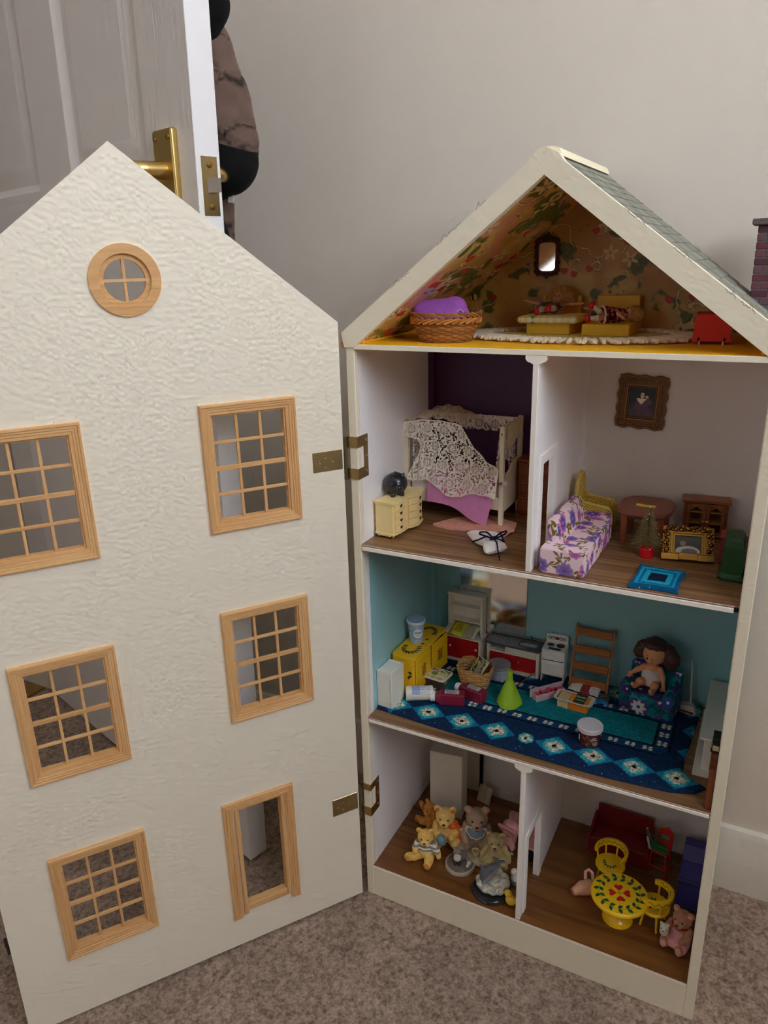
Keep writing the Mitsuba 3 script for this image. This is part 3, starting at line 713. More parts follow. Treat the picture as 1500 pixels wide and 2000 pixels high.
# wicker basket with a folded purple cloth
def basket(name, label, M, Rx, Ry, h, flare, rows, col, braid=None, rim_wave=0.0, rw=0.0015, dark=0.75):
    t = Thing(name, label, 'basket', M)
    nst = 26
    rad = lambda z: flare + (1 - flare) * (z / h) ** 0.8
    t.part('base', tf(lathe([(1, 0), (1, 0.0012)], 40), np.diag([Rx * flare * 0.97, Ry * flare * 0.97, 1, 1])), mottled(np.array(col) * 0.8, 0.2, 400), 'matte')
    for i in range(rows):
        z = rw * 0.8 + (h - rw) * i / (rows - 1) * (0.86 if braid else 1.0)
        a = np.linspace(0, 2 * np.pi, 132, endpoint=False)
        w = rw * 0.75 * np.sin(a * nst / 2 + (i % 2) * np.pi)
        zz = z + rim_wave * np.sin(3 * a + 0.5) * (z / h) ** 2
        r_ = rad(z)
        P = np.c_[(Rx * r_ + w) * np.cos(a), (Ry * r_ + w) * np.sin(a), zz]
        t.part('weaver', tube(P, rw * (0.92 + 0.16 * ((i * 37) % 5) / 5), 6, closed=True), mottled(np.array(col) * (0.86 + 0.06 * (i % 4)), 0.16, 700, i), 'matte', smooth=60)
    for k in range(nst):
        a = k / nst * 2 * np.pi
        t.part('stake', tube([(Rx * rad(z) * math.cos(a), Ry * rad(z) * math.sin(a), z + rim_wave * math.sin(3 * a + 0.5) * (z / h) ** 2) for z in np.linspace(0.0005, h * 0.97, 5)], rw * 0.8, 5), mottled(np.array(col) * 0.72, 0.15, 500), 'matte')
    if braid:
        for k in range(braid):
            a0 = k / braid * 2 * np.pi
            for s, (za, zb), c in ((1, (h * 0.78, h * 0.98), 1.12), (-1, (h * 1.0, h * 1.2), 0.92)):
                a1 = a0 + s * 2 * np.pi / braid * 2.1; rr_ = 1.03
                t.part('rim_strand', tube([((Rx * rr_ + 0.001) * math.cos(a), (Ry * rr_ + 0.001) * math.sin(a), z) for a, z in ((a0, za), ((a0 + a1) / 2, (za + zb) / 2 + 0.0006), (a1, zb))], 0.0013, 5), np.clip(np.array(col) * c * (0.92 + 0.1 * (k % 3)), 0, 255), 'matte')
    return t
basket('wicker_basket', 'brown wicker basket with a herringbone braided rim holding a purple cloth in the attic', mv(0.1085, 0.058, ZA + 0.0002, rz=12), 0.0405, 0.033, 0.029, 0.70, 11, [168, 112, 58], braid=30)
m, c = fig([C([-0.030, -0.004, 0.036], [0.014, 0.0, 0.040], 0.0115, 0.012), E([-0.006, 0.0, 0.030], [0.034, 0.022, 0.012]), E([0.016, -0.006, 0.030], [0.016, 0.013, 0.010], rz=20), C([0.010, 0.0, 0.045], [0.024, -0.004, 0.034], 0.005, 0.003), E([-0.02, 0.006, 0.033], [0.02, 0.016, 0.013])], 0.0013, 0.006, 0.0006, 160, base=(150, 86, 186))
t = Thing('purple_cloth', 'folded plain purple felt cloth lying in the attic basket', 'cloth', mv(0.1085, 0.058, ZA, rz=0)).own(m, mottled([166, 98, 192], 0.05, 300), 'cloth', smooth=True)
hem = [(0.024 + 0.004 * math.cos(a), -0.016 + 0.002 * math.sin(a), 0.034 + 0.004 * math.sin(a)) for a in np.linspace(0.3, 5.6, 14)]
t.part('curled_corner', tube(hem, 0.0009, 6), [206, 164, 226], 'cloth')

# oval rag rug with rope fringe
RGX, RGY, RA, RB = 0.252, 0.132, 0.138, 0.083
t = Thing('rope_rug', 'oval cream rope rug with a thick cord fringe under the yellow beds', 'rug', mv(RGX, RGY, ZA + 0.0002))
m = fine(tf(lathe([(1, 0), (1, 0.9), (0.98, 1)], 64), np.diag([RA * 0.86, RB * 0.86, 0.0022, 1])), 0.004)
t.part('mat', m, mottled([204, 188, 120], 0.14, 120), 'cloth', smooth=False)
r_ = np.random.default_rng(3)
for k in range(124):
    a = k / 124 * 2 * np.pi + r_.uniform(-0.012, 0.012); da = r_.uniform(-0.12, 0.12); L1 = r_.uniform(0.97, 1.05)
    P = [(RA * s * math.cos(a + da * (s - 0.8) * 2), RB * s * math.sin(a + da * (s - 0.8) * 2), 0.0042 - 0.0012 * i / 5 + r_.uniform(0, 0.0012)) for i, s in enumerate(np.linspace(0.80, L1, 6))]
    t.part('cord', tube(P, [0.0024, 0.0027, 0.0024, 0.0028, 0.0025, 0.0022], 7), mottled([232, 222, 202] if k % 3 else [216, 204, 182], 0.12, 900, k), 'cloth')

# two yellow beds
YEL = [240, 196, 32]
def toy_bed(label, M, w, l):
    t = Thing('toy_bed', label, 'bed', M, 'yellow block beds in the attic')
    t.part('base', bx(-w / 2, w / 2, 0, l, 0, 0.0135, 0.0007), mottled(YEL, 0.08, 250), 'satin')
    t.part('headboard', bx(-w / 2 - 0.001, w / 2 - 0.004, l, l + 0.005, 0, 0.043, 0.0008), mottled(YEL, 0.08, 250), 'satin')
    return t
toy_bed('yellow painted block bed under the doll in the grey dress', mv(0.2110, 0.1395, ZA + 0.0026, rz=0), 0.054, 0.074)
toy_bed('yellow painted block bed under the doll in the red plaid dress', mv(0.2835, 0.1300, ZA + 0.0026, rz=0), 0.056, 0.084)
def ging(v):
    a = (np.sin(v[:, 0] * 700) > 0).astype(float); b = (np.sin(v[:, 1] * 700) > 0).astype(float)
    c = mixc([244, 240, 214], [232, 206, 84], (a + b) / 2)
    for k in range(3):
        q = np.hypot(v[:, 0] + 0.018 + 0.003 * math.cos(k * 2.1), v[:, 1] + 0.034 + 0.0026 * math.sin(k * 2.1) - 0.002) < 0.0026
        c[q] = [86, 150, 50]
    return c
m = fine(rbox(-0.037, 0.039, -0.037, 0.035, 0.0, 0.0085, 0.004, 16), 0.0016)
Thing('mattress_pad', 'padded yellow gingham mattress on the left yellow bed', 'mattress', mv(0.2110, 0.1655, ZA + 0.0162)).own(m, ging, 'cloth', smooth=True)

SKIN = [222, 164, 132]
# doll in a grey dress on the left bed: lying on its back, feet to the front
t = Thing('doll', 'small blonde doll in a grey dress with red shoes lying on the gingham bed', 'doll', mv(0.2065, 0.150, ZA + 0.0247))
HAIR = [188, 148, 84]
body, bc = fig([E([0, 0.030, 0.008], [0.0085, 0.013, 0.0065], SKIN), E([0.001, 0.050, 0.0190], [0.0078, 0.0085, 0.0078], SKIN), C([0, 0.038, 0.010], [0.001, 0.046, 0.016], 0.004, 0.004, SKIN), E([0.001, 0.0415, 0.0195], [0.0012, 0.0012, 0.0014], [200, 140, 110], k=0.0006),
    C([-0.007, 0.036, 0.010], [-0.022, 0.030, 0.0125], 0.0028, 0.0023, SKIN), C([-0.022, 0.030, 0.0125], [-0.036, 0.028, 0.016], 0.0023, 0.0018, SKIN), E([-0.038, 0.0275, 0.017], [0.0024, 0.0016, 0.0012], SKIN, k=0.001),
    C([0.007, 0.036, 0.010], [0.022, 0.030, 0.0118], 0.0028, 0.0023, SKIN), C([0.022, 0.030, 0.0118], [0.036, 0.028, 0.0125], 0.0023, 0.0018, SKIN), E([0.038, 0.0275, 0.0128], [0.0024, 0.0016, 0.0012], SKIN, k=0.001),
    C([-0.004, 0.022, 0.006], [-0.009, 0.008, 0.007], 0.004, 0.0035, SKIN), C([-0.009, 0.008, 0.007], [-0.011, -0.003, 0.0045], 0.0035, 0.003, [236, 232, 226]),
    C([0.004, 0.022, 0.006], [0.006, 0.008, 0.008], 0.004, 0.0035, SKIN), C([0.006, 0.008, 0.008], [0.004, -0.004, 0.008], 0.0035, 0.003, [236, 232, 226])], 0.0009, 0.0014, base=SKIN)
t.part('body', body, bc, 'satin', smooth=True)
def lying_face(v, c): return c
m, c = fig([E([0.001, 0.055, 0.020], [0.0125, 0.0095, 0.0115], HAIR), E([0.011, 0.057, 0.018], [0.0105, 0.008, 0.0105], HAIR), E([-0.009, 0.056, 0.016], [0.009, 0.008, 0.009], HAIR), E([0.004, 0.056, 0.028], [0.010, 0.007, 0.006], HAIR)], 0.0010, 0.003, 0.004, 420, base=HAIR)
m = sub(m, tf(trimesh.creation.icosphere(2, 0.0078), mv(0.001, 0.0435, 0.0190))) if m.is_watertight else m
t.part('hair', m, mottled([196, 156, 92], 0.3, 900), 'cloth', smooth=True)
for sx in (-1, 1): t.part('eye', tf(trimesh.creation.icosphere(1, 0.0009), mv(0.001 + sx * 0.0028, 0.0422, 0.0212)), [60, 40, 30], 'gloss')
dress = grid(48, 14, lambda u, v: np.stack([(0.0095 + 0.0085 * v + 0.0016 * v * np.sin(u * 2 * np.pi * 9)) * np.cos(u * 2 * np.pi), 0.042 - 0.032 * v, 0.0085 + (0.0068 + 0.0008 * v + 0.0010 * v * np.sin(u * 2 * np.pi * 9 + 1)) * np.sin(u * 2 * np.pi)], -1))
t.part('dress', dress, lambda v: mixc([172, 166, 154], [240, 234, 226], sm(0.0145, 0.0115, v[:, 1])), 'cloth', smooth=True)
for x, y, z, rx in ((-0.0115, -0.006, 0.0050, 10), (0.0040, -0.0075, 0.0085, -8)):
    m, c = fig([E([0, 0, 0], [0.0032, 0.0032, 0.0052], [214, 34, 46]), E([0, 0.001, -0.002], [0.003, 0.0036, 0.003], [214, 34, 46])], 0.0007, 0.001, base=(214, 34, 46))
    t.part('shoe', tf(m, mv(x, y, z, rx=rx)), [216, 30, 44], 'gloss', smooth=True)

# doll in red plaid on the right bed, lying across it
def plaid(v):
    c = np.tile([138, 26, 36.], (len(v), 1))
    for k, ax in ((900, 0), (900, 1)):
        s = np.sin(v[:, ax] * k); c[s > 0.86] = [26, 40, 40]; c[s < -0.97] = [206, 196, 180]
    return c
t = Thing('doll', 'small blonde doll in a red plaid dress lying sideways on the bare yellow bed', 'doll', mv(0.2835, 0.158, ZA + 0.0165, rz=28))
body, bc = fig([E([0.004, 0, 0.0075], [0.013, 0.008, 0.0065], SKIN), E([0.024, 0.001, 0.0095], [0.0085, 0.008, 0.0078], SKIN), E([0.022, -0.0068, 0.0105], [0.0012, 0.0012, 0.0012], [200, 140, 110], k=0.0006),
    C([0.011, -0.007, 0.010], [0.004, -0.014, 0.011], 0.0026, 0.0022, SKIN), C([0.004, -0.014, 0.011], [0.010, -0.018, 0.006], 0.0022, 0.0017, SKIN), E([0.0115, -0.0185, 0.005], [0.002, 0.0014, 0.001], SKIN, k=0.001),
    C([0.010, 0.007, 0.010], [-0.008, 0.013, 0.015], 0.0026, 0.0021, SKIN), C([-0.008, 0.013, 0.015], [-0.026, 0.016, 0.0165], 0.0021, 0.0016, SKIN), E([-0.028, 0.0162, 0.0165], [0.0022, 0.0014, 0.001], SKIN, k=0.001),
    C([-0.006, -0.004, 0.006], [-0.018, -0.008, 0.006], 0.004, 0.0034, SKIN), C([-0.018, -0.008, 0.006], [-0.028, -0.009, 0.006], 0.0034, 0.0028, [238, 234, 228]),
    C([-0.006, 0.003, 0.008], [-0.014, 0.0, 0.013], 0.004, 0.0034, SKIN), C([-0.014, 0.0, 0.013], [-0.022, -0.002, 0.019], 0.0034, 0.0028, [238, 234, 228])], 0.0009, 0.0014, base=SKIN)
t.part('body', body, bc, 'satin', smooth=True)
dress = grid(48, 14, lambda u, v: np.stack([0.016 - 0.026 * v, (0.0085 + 0.0065 * v + 0.0014 * v * np.sin(u * 2 * np.pi * 9)) * np.cos(u * 2 * np.pi), 0.0085 + (0.0072 + 0.0035 * v + 0.001 * v * np.sin(u * 2 * np.pi * 9 + 1)) * np.sin(u * 2 * np.pi)], -1))
dress = trimesh.Trimesh(*trimesh.remesh.subdivide(dress.vertices, dress.faces), process=False)
t.part('dress', dress, plaid, 'cloth', smooth=True)
hemp = [(-0.0105, (0.0150 + 0.0012 * math.sin(a * 9)) * math.cos(a), 0.0085 + 0.0108 * math.sin(a)) for a in np.linspace(0, 2 * np.pi, 60, endpoint=False)]
t.part('lace_hem', tube(hemp, 0.0011, 6, closed=True), [240, 236, 228], 'cloth')
m, c = fig([E([0.029, 0.001, 0.0095], [0.0095, 0.0105, 0.0098], HAIR), E([0.033, 0.006, 0.010], [0.008, 0.008, 0.009], HAIR), E([0.034, -0.004, 0.008], [0.007, 0.007, 0.008], HAIR)], 0.0010, 0.003, 0.003, 420, base=HAIR)
m = sub(m, tf(trimesh.creation.icosphere(2, 0.0070), mv(0.0200, -0.002, 0.0125))) if m.is_watertight else m
t.part('hair', m, mottled([176, 136, 80], 0.3, 900), 'cloth', smooth=True)
for q in ((0.0185, -0.0058, 0.0115), (0.0190, -0.002, 0.0165)): t.part('eye', tf(trimesh.creation.icosphere(1, 0.0009), mv(*q)), [60, 40, 30], 'gloss')
for x, y, z, ry in ((-0.031, -0.0095, 0.0068, 0), (-0.0245, -0.0025, 0.0215, 40)):
    m, c = fig([E([0, 0, 0], [0.0030, 0.0032, 0.0052]), E([0.001, 0, -0.002], [0.0036, 0.003, 0.003])], 0.0007, 0.001)
    t.part('shoe', tf(m, mv(x, y, z, ry=ry)), [220, 30, 44], 'gloss', smooth=True)

# red toy cabinet by the right slope
t = Thing('red_cabinet', 'red plastic toy cabinet on white pegs under the right attic slope', 'cabinet', mv(0.4045, 0.088, ZA, rz=3))
RC_ = [214, 44, 22]
t.part('body', union(bx(-0.0185, 0.0185, 0, 0.036, 0.0035, 0.0315), bx(-0.0195, -0.014, -0.001, 0.037, 0.0030, 0.0075), bx(0.014, 0.0195, -0.001, 0.037, 0.0030, 0.0075)), RC_, 'satin')
t.part('back_edge', bx(-0.0185, 0.0155, 0.030, 0.036, 0.030, 0.0325, 0.0005), [150, 24, 16], 'satin')
for x in (-0.013, 0.013): t.part('notch', bx(x - 0.0012, x + 0.0012, -0.0013, -0.0009, 0.0045, 0.0075), [70, 12, 8], 'matte')
for x in (-0.012, 0.012):
    for y in (0.003, 0.032): t.part('peg', cyl([x, y, 0], [x, y, 0.004], 0.0011, 8), [232, 220, 206], 'satin')
t.part('green_stud', tf(trimesh.creation.icosphere(2, 0.0024), mv(-0.0165, 0.003, 0.0308)), [50, 130, 44], 'satin', smooth=True)

# ---------------------------------------------------------------- bedroom
# cream chest of drawers, serpentine front
CRM = [238, 216, 152]
DRM = mv(0.0155, 0.0345, ZB, rz=84.5) @ mv(0, -0.0285, 0)
t = Thing('chest_of_drawers', 'cream chest of drawers with a serpentine front and dark pulls against the bedroom wall', 'chest of drawers', DRM)
LW = 0.0765
prof = lambda x: -0.0012 * np.sin(np.clip(x / 0.036, 0, 1) * np.pi) - np.where(x > 0.036, 0.0065 * np.sin(np.clip((x - 0.036) / 0.041, 0, 1) * np.pi) ** 0.8 * np.where(x < 0.052, 1.0, 1 - 0.55 * (x - 0.052) / 0.024), 0)
xs = np.linspace(0.003, LW - 0.003, 40)
def plan(x0, x1, off, back=0.028):
    x = np.linspace(x0, x1, 24); return Polygon(np.vstack([np.c_[x, prof(x) - off], [[x1, back], [x0, back]]]))
t.part('carcass', cat(bx(0, 0.004, 0.0, 0.028, 0.006, 0.049, 0.0005), bx(LW - 0.004, LW, 0.0, 0.028, 0.006, 0.049, 0.0005), ext(plan(0.002, LW - 0.002, -0.0012), 0.041, 0.007)), CRM, 'satin')
t.part('top', ext(Polygon(np.vstack([np.c_[np.linspace(-0.0015, LW + 0.0015, 40), prof(np.linspace(0, LW, 40)) - 0.0022], [[LW + 0.0015, 0.0285], [-0.0015, 0.0285]]])), 0.0026, 0.0486), CRM, 'satin')
t.part('plinth', ext(Polygon(np.vstack([np.c_[np.linspace(-0.001, LW + 0.001, 40), prof(np.linspace(0, LW, 40)) - 0.0014], [[LW + 0.001, 0.0285], [-0.001, 0.0285]]])), 0.0022, 0.0052), CRM, 'satin')
t.part('scalloped_apron', cat([bx(-0.0008, 0.0, 0.004 + k * 0.0032, 0.0062 + k * 0.0032, 0.0035, 0.0055) for k in range(7)]), CRM, 'satin')
for r in range(4):
    z0 = 0.0085 + r * 0.0100
    for x0, x1 in ((0.0045, 0.0345), (0.0375, LW - 0.0045)):
        k = t.part('drawer', ext(plan(x0, x1, 0.0010, 0.012), 0.0091, z0), CRM, 'satin')
        xm = 0.0175 if x0 < 0.02 else 0.0615
        y = float(prof(np.array([xm]))[0]) - 0.0008
        pullp = Polygon([(-0.0030, 0.0006), (-0.0022, 0.0018), (-0.0008, 0.0016), (0, 0.0024), (0.0008, 0.0016), (0.0024, 0.0018), (0.0030, 0.0006), (0.0018, -0.0006), (0.0010, -0.0020), (-0.0010, -0.0020), (-0.0018, -0.0006)])
        t.part(k + '__pull', tf(extxz(pullp, -0.0009, 0.0003), mv(xm, y, z0 + 0.0048)), mottled([72, 48, 34], 0.3, 900), 'satin')
for x in (0.004, LW - 0.004):
    for y in (0.003, 0.025): t.part('foot', tf(lathe([(0.0016, 0), (0.0026, 0.003), (0.002, 0.0052)], 12), mv(x, y, 0)), [150, 110, 62], 'satin')
# black pig
BLK = [34, 37, 44]
m, c = fig([E([0, 0, 0.0162], [0.0160, 0.0158, 0.0152], BLK), C([-0.0060, -0.0070, 0.006], [-0.0070, -0.0090, 0.0016], 0.0036, 0.0034, BLK, k=0.002), C([0.0060, -0.0070, 0.006], [0.0065, -0.0085, 0.0016], 0.0032, 0.0030, BLK, k=0.002), C([-0.0060, 0.0070, 0.006], [-0.0065, 0.0085, 0.0016], 0.0032, 0.0030, BLK, k=0.002), C([0.0060, 0.0070, 0.006], [0.0065, 0.0085, 0.0016], 0.0032, 0.0030, BLK, k=0.002),
    C([0, -0.0130, 0.0135], [0, -0.0152, 0.0130], 0.0048, 0.0046, BLK, k=0.002), C([-0.0075, -0.0055, 0.0265], [-0.0098, -0.0080, 0.0300], 0.0036, 0.0014, BLK, k=0.0015), C([0.0075, -0.0055, 0.0265], [0.0094, -0.0066, 0.0304], 0.0036, 0.0014, BLK, k=0.0015)], 0.0008, 0.002)
t = Thing('piggy_bank', 'round black piggy bank standing on the cream chest of drawers', 'piggy bank', mv(0.0300, 0.0700, ZB + 0.0513, rz=42)); t.part('body', m, BLK, 'gloss', smooth=True)
for sx in (-1, 1):
    t.part('eye', tf(trimesh.creation.icosphere(1, 0.0011), mv(sx * 0.0064, -0.0140, 0.0190)), [8, 9, 14], 'gloss', smooth=True)
    t.part('nostril', tf(trimesh.creation.icosphere(1, 0.0008), mv(sx * 0.0018, -0.0200, 0.0130)), [10, 10, 14], 'matte', smooth=True)
t.part('coin_slot', bx(-0.0006, 0.0006, -0.003, 0.005, 0.0310, 0.0316), [8, 8, 10], 'matte')
t.part('tail', tube([(0.003 * math.cos(a), 0.0142 + 0.0005 * a, 0.022 + 0.003 * math.sin(a)) for a in np.linspace(0, 7, 18)], 0.0009, 6), BLK, 'gloss')

# four poster bed
BX0, BX1, BY0, BY1, BH = 0.0150, 0.1575, 0.1375, 0.2150, 0.142
OFFW = [232, 224, 200]
t = Thing('four_poster_bed', 'cream wooden four poster bed with lace hangings in the purple bedroom', 'bed', mv(0, 0, ZB))
for x in (BX0, BX1):
    for y in (BY0, BY1): t.part('post', bx(x - 0.0032, x + 0.0032, y - 0.0032, y + 0.0032, 0, BH - (0.004 if x < 0.1 else 0), 0.0006), mottled(OFFW, 0.06, 200), 'satin')
for y in (BY0, BY1):
    t.part('side_rail', bx(BX0, BX1, y - 0.002, y + 0.002, 0.024, 0.042, 0.0005), mottled(OFFW, 0.05, 200), 'satin')
t.part('top_rail', bx(BX0, BX1, BY1 - 0.002, BY1 + 0.002, BH - 0.008, BH - 0.003), OFFW, 'satin')
t.part('top_rail', bx(BX0 - 0.002, BX0 + 0.002, BY0, BY1, BH - 0.012, BH - 0.007), OFFW, 'satin')
t.part('top_rail', bx(BX1 - 0.002, BX1 + 0.002, BY0, BY1, BH - 0.006, BH - 0.001), OFFW, 'satin')
fb = Polygon([(BY0, 0.020), (BY1, 0.020), (BY1, 0.080), (BY1 - 0.006, 0.084), (BY1 - 0.016, 0.084), (BY1 - 0.024, 0.080), (BY1 - 0.034, 0.081), (BY1 - 0.044, 0.074), (BY1 - 0.052, 0.072), (BY1 - 0.060, 0.066), (BY0, 0.066)])
t.part('footboard', extyz(fb, BX1 - 0.0018, BX1 + 0.0018), mottled(OFFW, 0.05, 150), 'satin')
t.part('headboard', extyz(fb, BX0 - 0.0018, BX0 + 0.0018), mottled(OFFW, 0.05, 150), 'satin')
t.part('bed_base', bx(BX0 + 0.002, BX1 - 0.002, BY0, BY1, 0.030, 0.036), OFFW, 'matte')
t.part('mattress', rbox(BX0 + 0.004, BX1 - 0.004, BY0 + 0.002, BY1 - 0.004, 0.036, 0.056, 0.005), [236, 228, 220], 'cloth')
t.part('knob', tf(lathe([(0.0012, 0), (0.0012, 0.0008)], 10), mv(BX1, BY0 - 0.0032, BH - 0.0105, rx=90)), [120, 84, 40], 'metal')
# gem brooch on the post
t.part('brooch', cat(*[tf(trimesh.creation.icosphere(1, r), mv(BX1 + x, BY0 - 0.005, 0.064 + z)) for x, z, r in ((-0.004, 0, 0.0018), (-0.0015, -0.001, 0.0018), (0.001, 0.0005, 0.0016))]), [96, 110, 84], 'gloss', smooth=False)
t.part('gem', tf(trimesh.creation.icosphere(1, 0.0044), mv(BX1 + 0.0065, BY0 - 0.006, 0.0645)), [214, 190, 196], 'gloss', smooth=False)
# pillow, blanket
def pillow(w, l, h, n=26):
    def f(u, v):
        x, y = u * 2 - 1, v * 2 - 1
        z = h / 2 * np.clip((1 - x ** 4) * (1 - y ** 4), 0, 1) ** 0.5
        return np.stack([w / 2 * x * (1 - 0.06 * (1 - y * y)), l / 2 * y * (1 - 0.06 * (1 - x * x)), z], -1)
    a = grid(n, n, f); b = a.copy(); b.vertices = np.asarray(b.vertices) * [1, 1, -1]; b.invert()
    m = cat(a, b); m.merge_vertices(digits_vertex=7); return m
Thing('bed_pillow', 'small white pillow with a pink trace at the head of the four poster bed', 'pillow', mv(0.0325, 0.172, ZB + 0.0615, ry=-8)).own(pillow(0.026, 0.052, 0.012), lambda v: mixc([236, 228, 224], [214, 120, 124], sm(0.55, 0.7, meshkit.fbm(v * 160, 2, 4))), 'cloth', smooth=True)
def blanket(u, v):
    x = 0.050 + 0.1015 * u
    drop = 0.033 + 0.026 * u ** 1.5; top = 0.060
    s = v * (top + drop)
    y = np.where(s < top, 0.207 - s * (0.0715 / top), 0.1330 - 0.0055 * sm(0, 0.05, s - top) * (1 + 0.6 * np.sin(u * 9 + 1)))
    z = np.where(s < top, 0.0605 + 0.0035 * np.sin(u * 5 + 0.4) + 0.0018 * np.sin(v * 14 + u * 7), 0.0605 - (s - top) + 0.0015 * np.sin(u * 5))
    k = sm(0.008, -0.008, s - top); z = z - 0.002 * np.exp(-((s - top) / 0.004) ** 2)
    x = x + np.where(s > top, (0.5 - u) * (s - top) * 0.25 - (s - top) * 0.10, 0)
    return np.stack([x, y, z + ZB], -1)
m = solid_sheet(60, 70, blanket, 0.0022)
Thing('pink_blanket', 'plain pink blanket spread over the four poster bed and hanging to the floor', 'blanket').own(m, mottled([222, 150, 206], 0.05, 300), 'cloth', smooth=60)
# lace: open work sheets
def lace_keep(s, t_):
    """which points of the lace (in metres along the cloth) are thread"""
    a, b = s / 0.0245, t_ / 0.0230
    row = np.floor(b); fx = a - 0.5 * (row % 2); cx = fx - np.floor(fx) - 0.5; cy = b - row - 0.5
    rad = np.hypot(cx, cy); th = np.arctan2(cy, cx)
    lobe = 0.30 + 0.035 * np.cos(8 * th)
    outline = np.abs(rad - lobe) < 0.035
    star = (rad < 0.14 + 0.05 * np.cos(6 * th)) & (rad > 0.05)
    inner = rad < lobe
    net = (np.abs(np.sin(s * 2600)) < 0.42) | (np.abs(np.sin(t_ * 2600)) < 0.42)
    blob = meshkit.noise(np.c_[s * 700, t_ * 700, s * 0], 3) > 0.40
    return outline | star | (inner & net) | (~inner & blob)
def lace(fn, nu, nv, lu, lv, inside=None, border=0.0016):
    m = grid(nu, nv, fn)
    u, v = np.meshgrid(np.linspace(0, 1, nu), np.linspace(0, 1, nv), indexing='ij')
    S, T_ = (u * lu).ravel(), (v * lv).ravel()
    c = m.faces; s, t_ = S[c].mean(1), T_[c].mean(1)
    k = lace_keep(s, t_)
    if inside is not None:
        d = inside(s, t_); k = (k | (d < border)) & (d > 0)
    return trimesh.Trimesh(m.vertices, c[k], process=False)
LACE = [244, 240, 230]
lt = Thing('lace_canopy', 'cream floral lace draped over the four poster bed as a canopy and curtain', 'lace', mv(0, 0, ZB))
LU, LV = 0.142, 0.104
edge = [(0.0, 0.0), (0.086, 0.0), (0.096, 0.017), (0.110, 0.031), (0.126, 0.046), (0.141, 0.055), (0.141, 0.094), (0.128, 0.0915), (0.114, 0.0905), (0.101, 0.093), (0.090, 0.097), (0.079, 0.0985), (0.068, 0.096), (0.058, 0.091), (0.048, 0.085), (0.036, 0.081), (0.024, 0.081), (0.012, 0.083), (0.009, 0.077), (0.015, 0.064), (0.023, 0.046), (0.026, 0.036), (0.020, 0.026), (0.0, 0.018)]
sc = []
for i in range(len(edge)):
    a, b = np.array(edge[i]), np.array(edge[(i + 1) % len(edge)])
    n = max(int(np.linalg.norm(b - a) / 0.0035), 1)
    for k in range(n):
        p0, p1 = a + (b - a) * k / n, a + (b - a) * (k + 1) / n
        for w in (0, 0.5):
            q = p0 + (p1 - p0) * w; nn = np.array([(b - a)[1], -(b - a)[0]]) / np.linalg.norm(b - a)
            sc.append(q + nn * (0.0012 * math.sin(w * math.pi)))
epoly = Polygon(sc).buffer(0)
shapely.prepare(epoly)
def inside_front(s, t_):
    p = shapely.points(s, t_); d = shapely.distance(p, epoly.boundary); return np.where(shapely.contains(epoly, p), d, -d)
front_fn = lambda u, v: np.stack([BX0 - 0.003 + LU * u, BY0 - 0.0055 - 0.0085 * v ** 1.5 + 0.0016 * np.sin(u * 38 + v * 5) + 0.0024 * np.sin(u * 15 - v * 3) + np.where(u < 0.25, 0.003 * np.sin(u * 90) * v, 0) + 0.006 * (1 - v) * (u > 0.03) * np.clip(u * 3, 0, 1), BH - 0.004 + 0.006 * np.sin(np.clip(u / 0.6, 0, 1) * np.pi) * (1 - v) - LV * v], -1)
lt.part('curtain', lace(front_fn, 285, 208, LU, LV, inside_front), LACE, 'matte', smooth=True)
cu = 0.088
top_fn = lambda u, v: np.stack([BX0 - 0.003 + cu * u, BY0 - 0.0055 + (BY1 - BY0 + 0.008) * v + 0.006 * (1 - v) * (u > 0.03) * np.clip(u * 1.4, 0, 1), BH - 0.002 + 0.006 * np.sin(u * np.pi) * (1 - v) + 0.010 * np.sin(np.clip(u * 1.2, 0, 1) * np.pi) * v * (0.6 + 0.4 * v) + 0.0012 * np.sin(u * 30 + v * 9)], -1)
lt.part('canopy_top', lace(top_fn, 130, 165, cu, 0.085), LACE, 'matte', smooth=True)
val = lambda u, v: np.stack([0.060 + 0.096 * u, BY1 - 0.0045 + 0.0016 * np.sin(u * 60) * v, BH - 0.002 - (0.020 + 0.0025 * np.abs(np.sin(u * 22))) * v], -1)
lt.part('valance', lace(val, 190, 44, 0.096, 0.021), LACE, 'matte', smooth=True)
side = lambda u, v: np.stack([BX1 - 0.006 + 0.0016 * np.sin(u * 40) - 0.006 * v * (1 - u), BY0 + 0.006 + 0.066 * u, BH - 0.004 - (0.062 + 0.012 * np.sin(u * 9)) * v], -1)
lt.part('side_drape', lace(side, 130, 130, 0.066, 0.066), LACE, 'matte', smooth=True)
side2 = lambda u, v: np.stack([BX0 + 0.006 + 0.0016 * np.sin(u * 40), BY0 + 0.006 + 0.066 * u, BH - 0.010 - 0.072 * v], -1)
lt.part('side_drape', lace(side2, 130, 140, 0.066, 0.072), LACE, 'matte', smooth=True)
fold = lambda u, v: np.stack([BX1 + 0.0036 + 0.0012 * np.sin(v * 9 + u * 12), BY0 + 0.012 + 0.050 * u, BH - 0.002 - (0.022 + 0.012 * (1 - u)) * v], -1)
lt.part('folded_corner', solid_sheet(30, 20, fold, 0.0012), mottled([226, 214, 180], 0.06, 500), 'cloth', smooth=True)
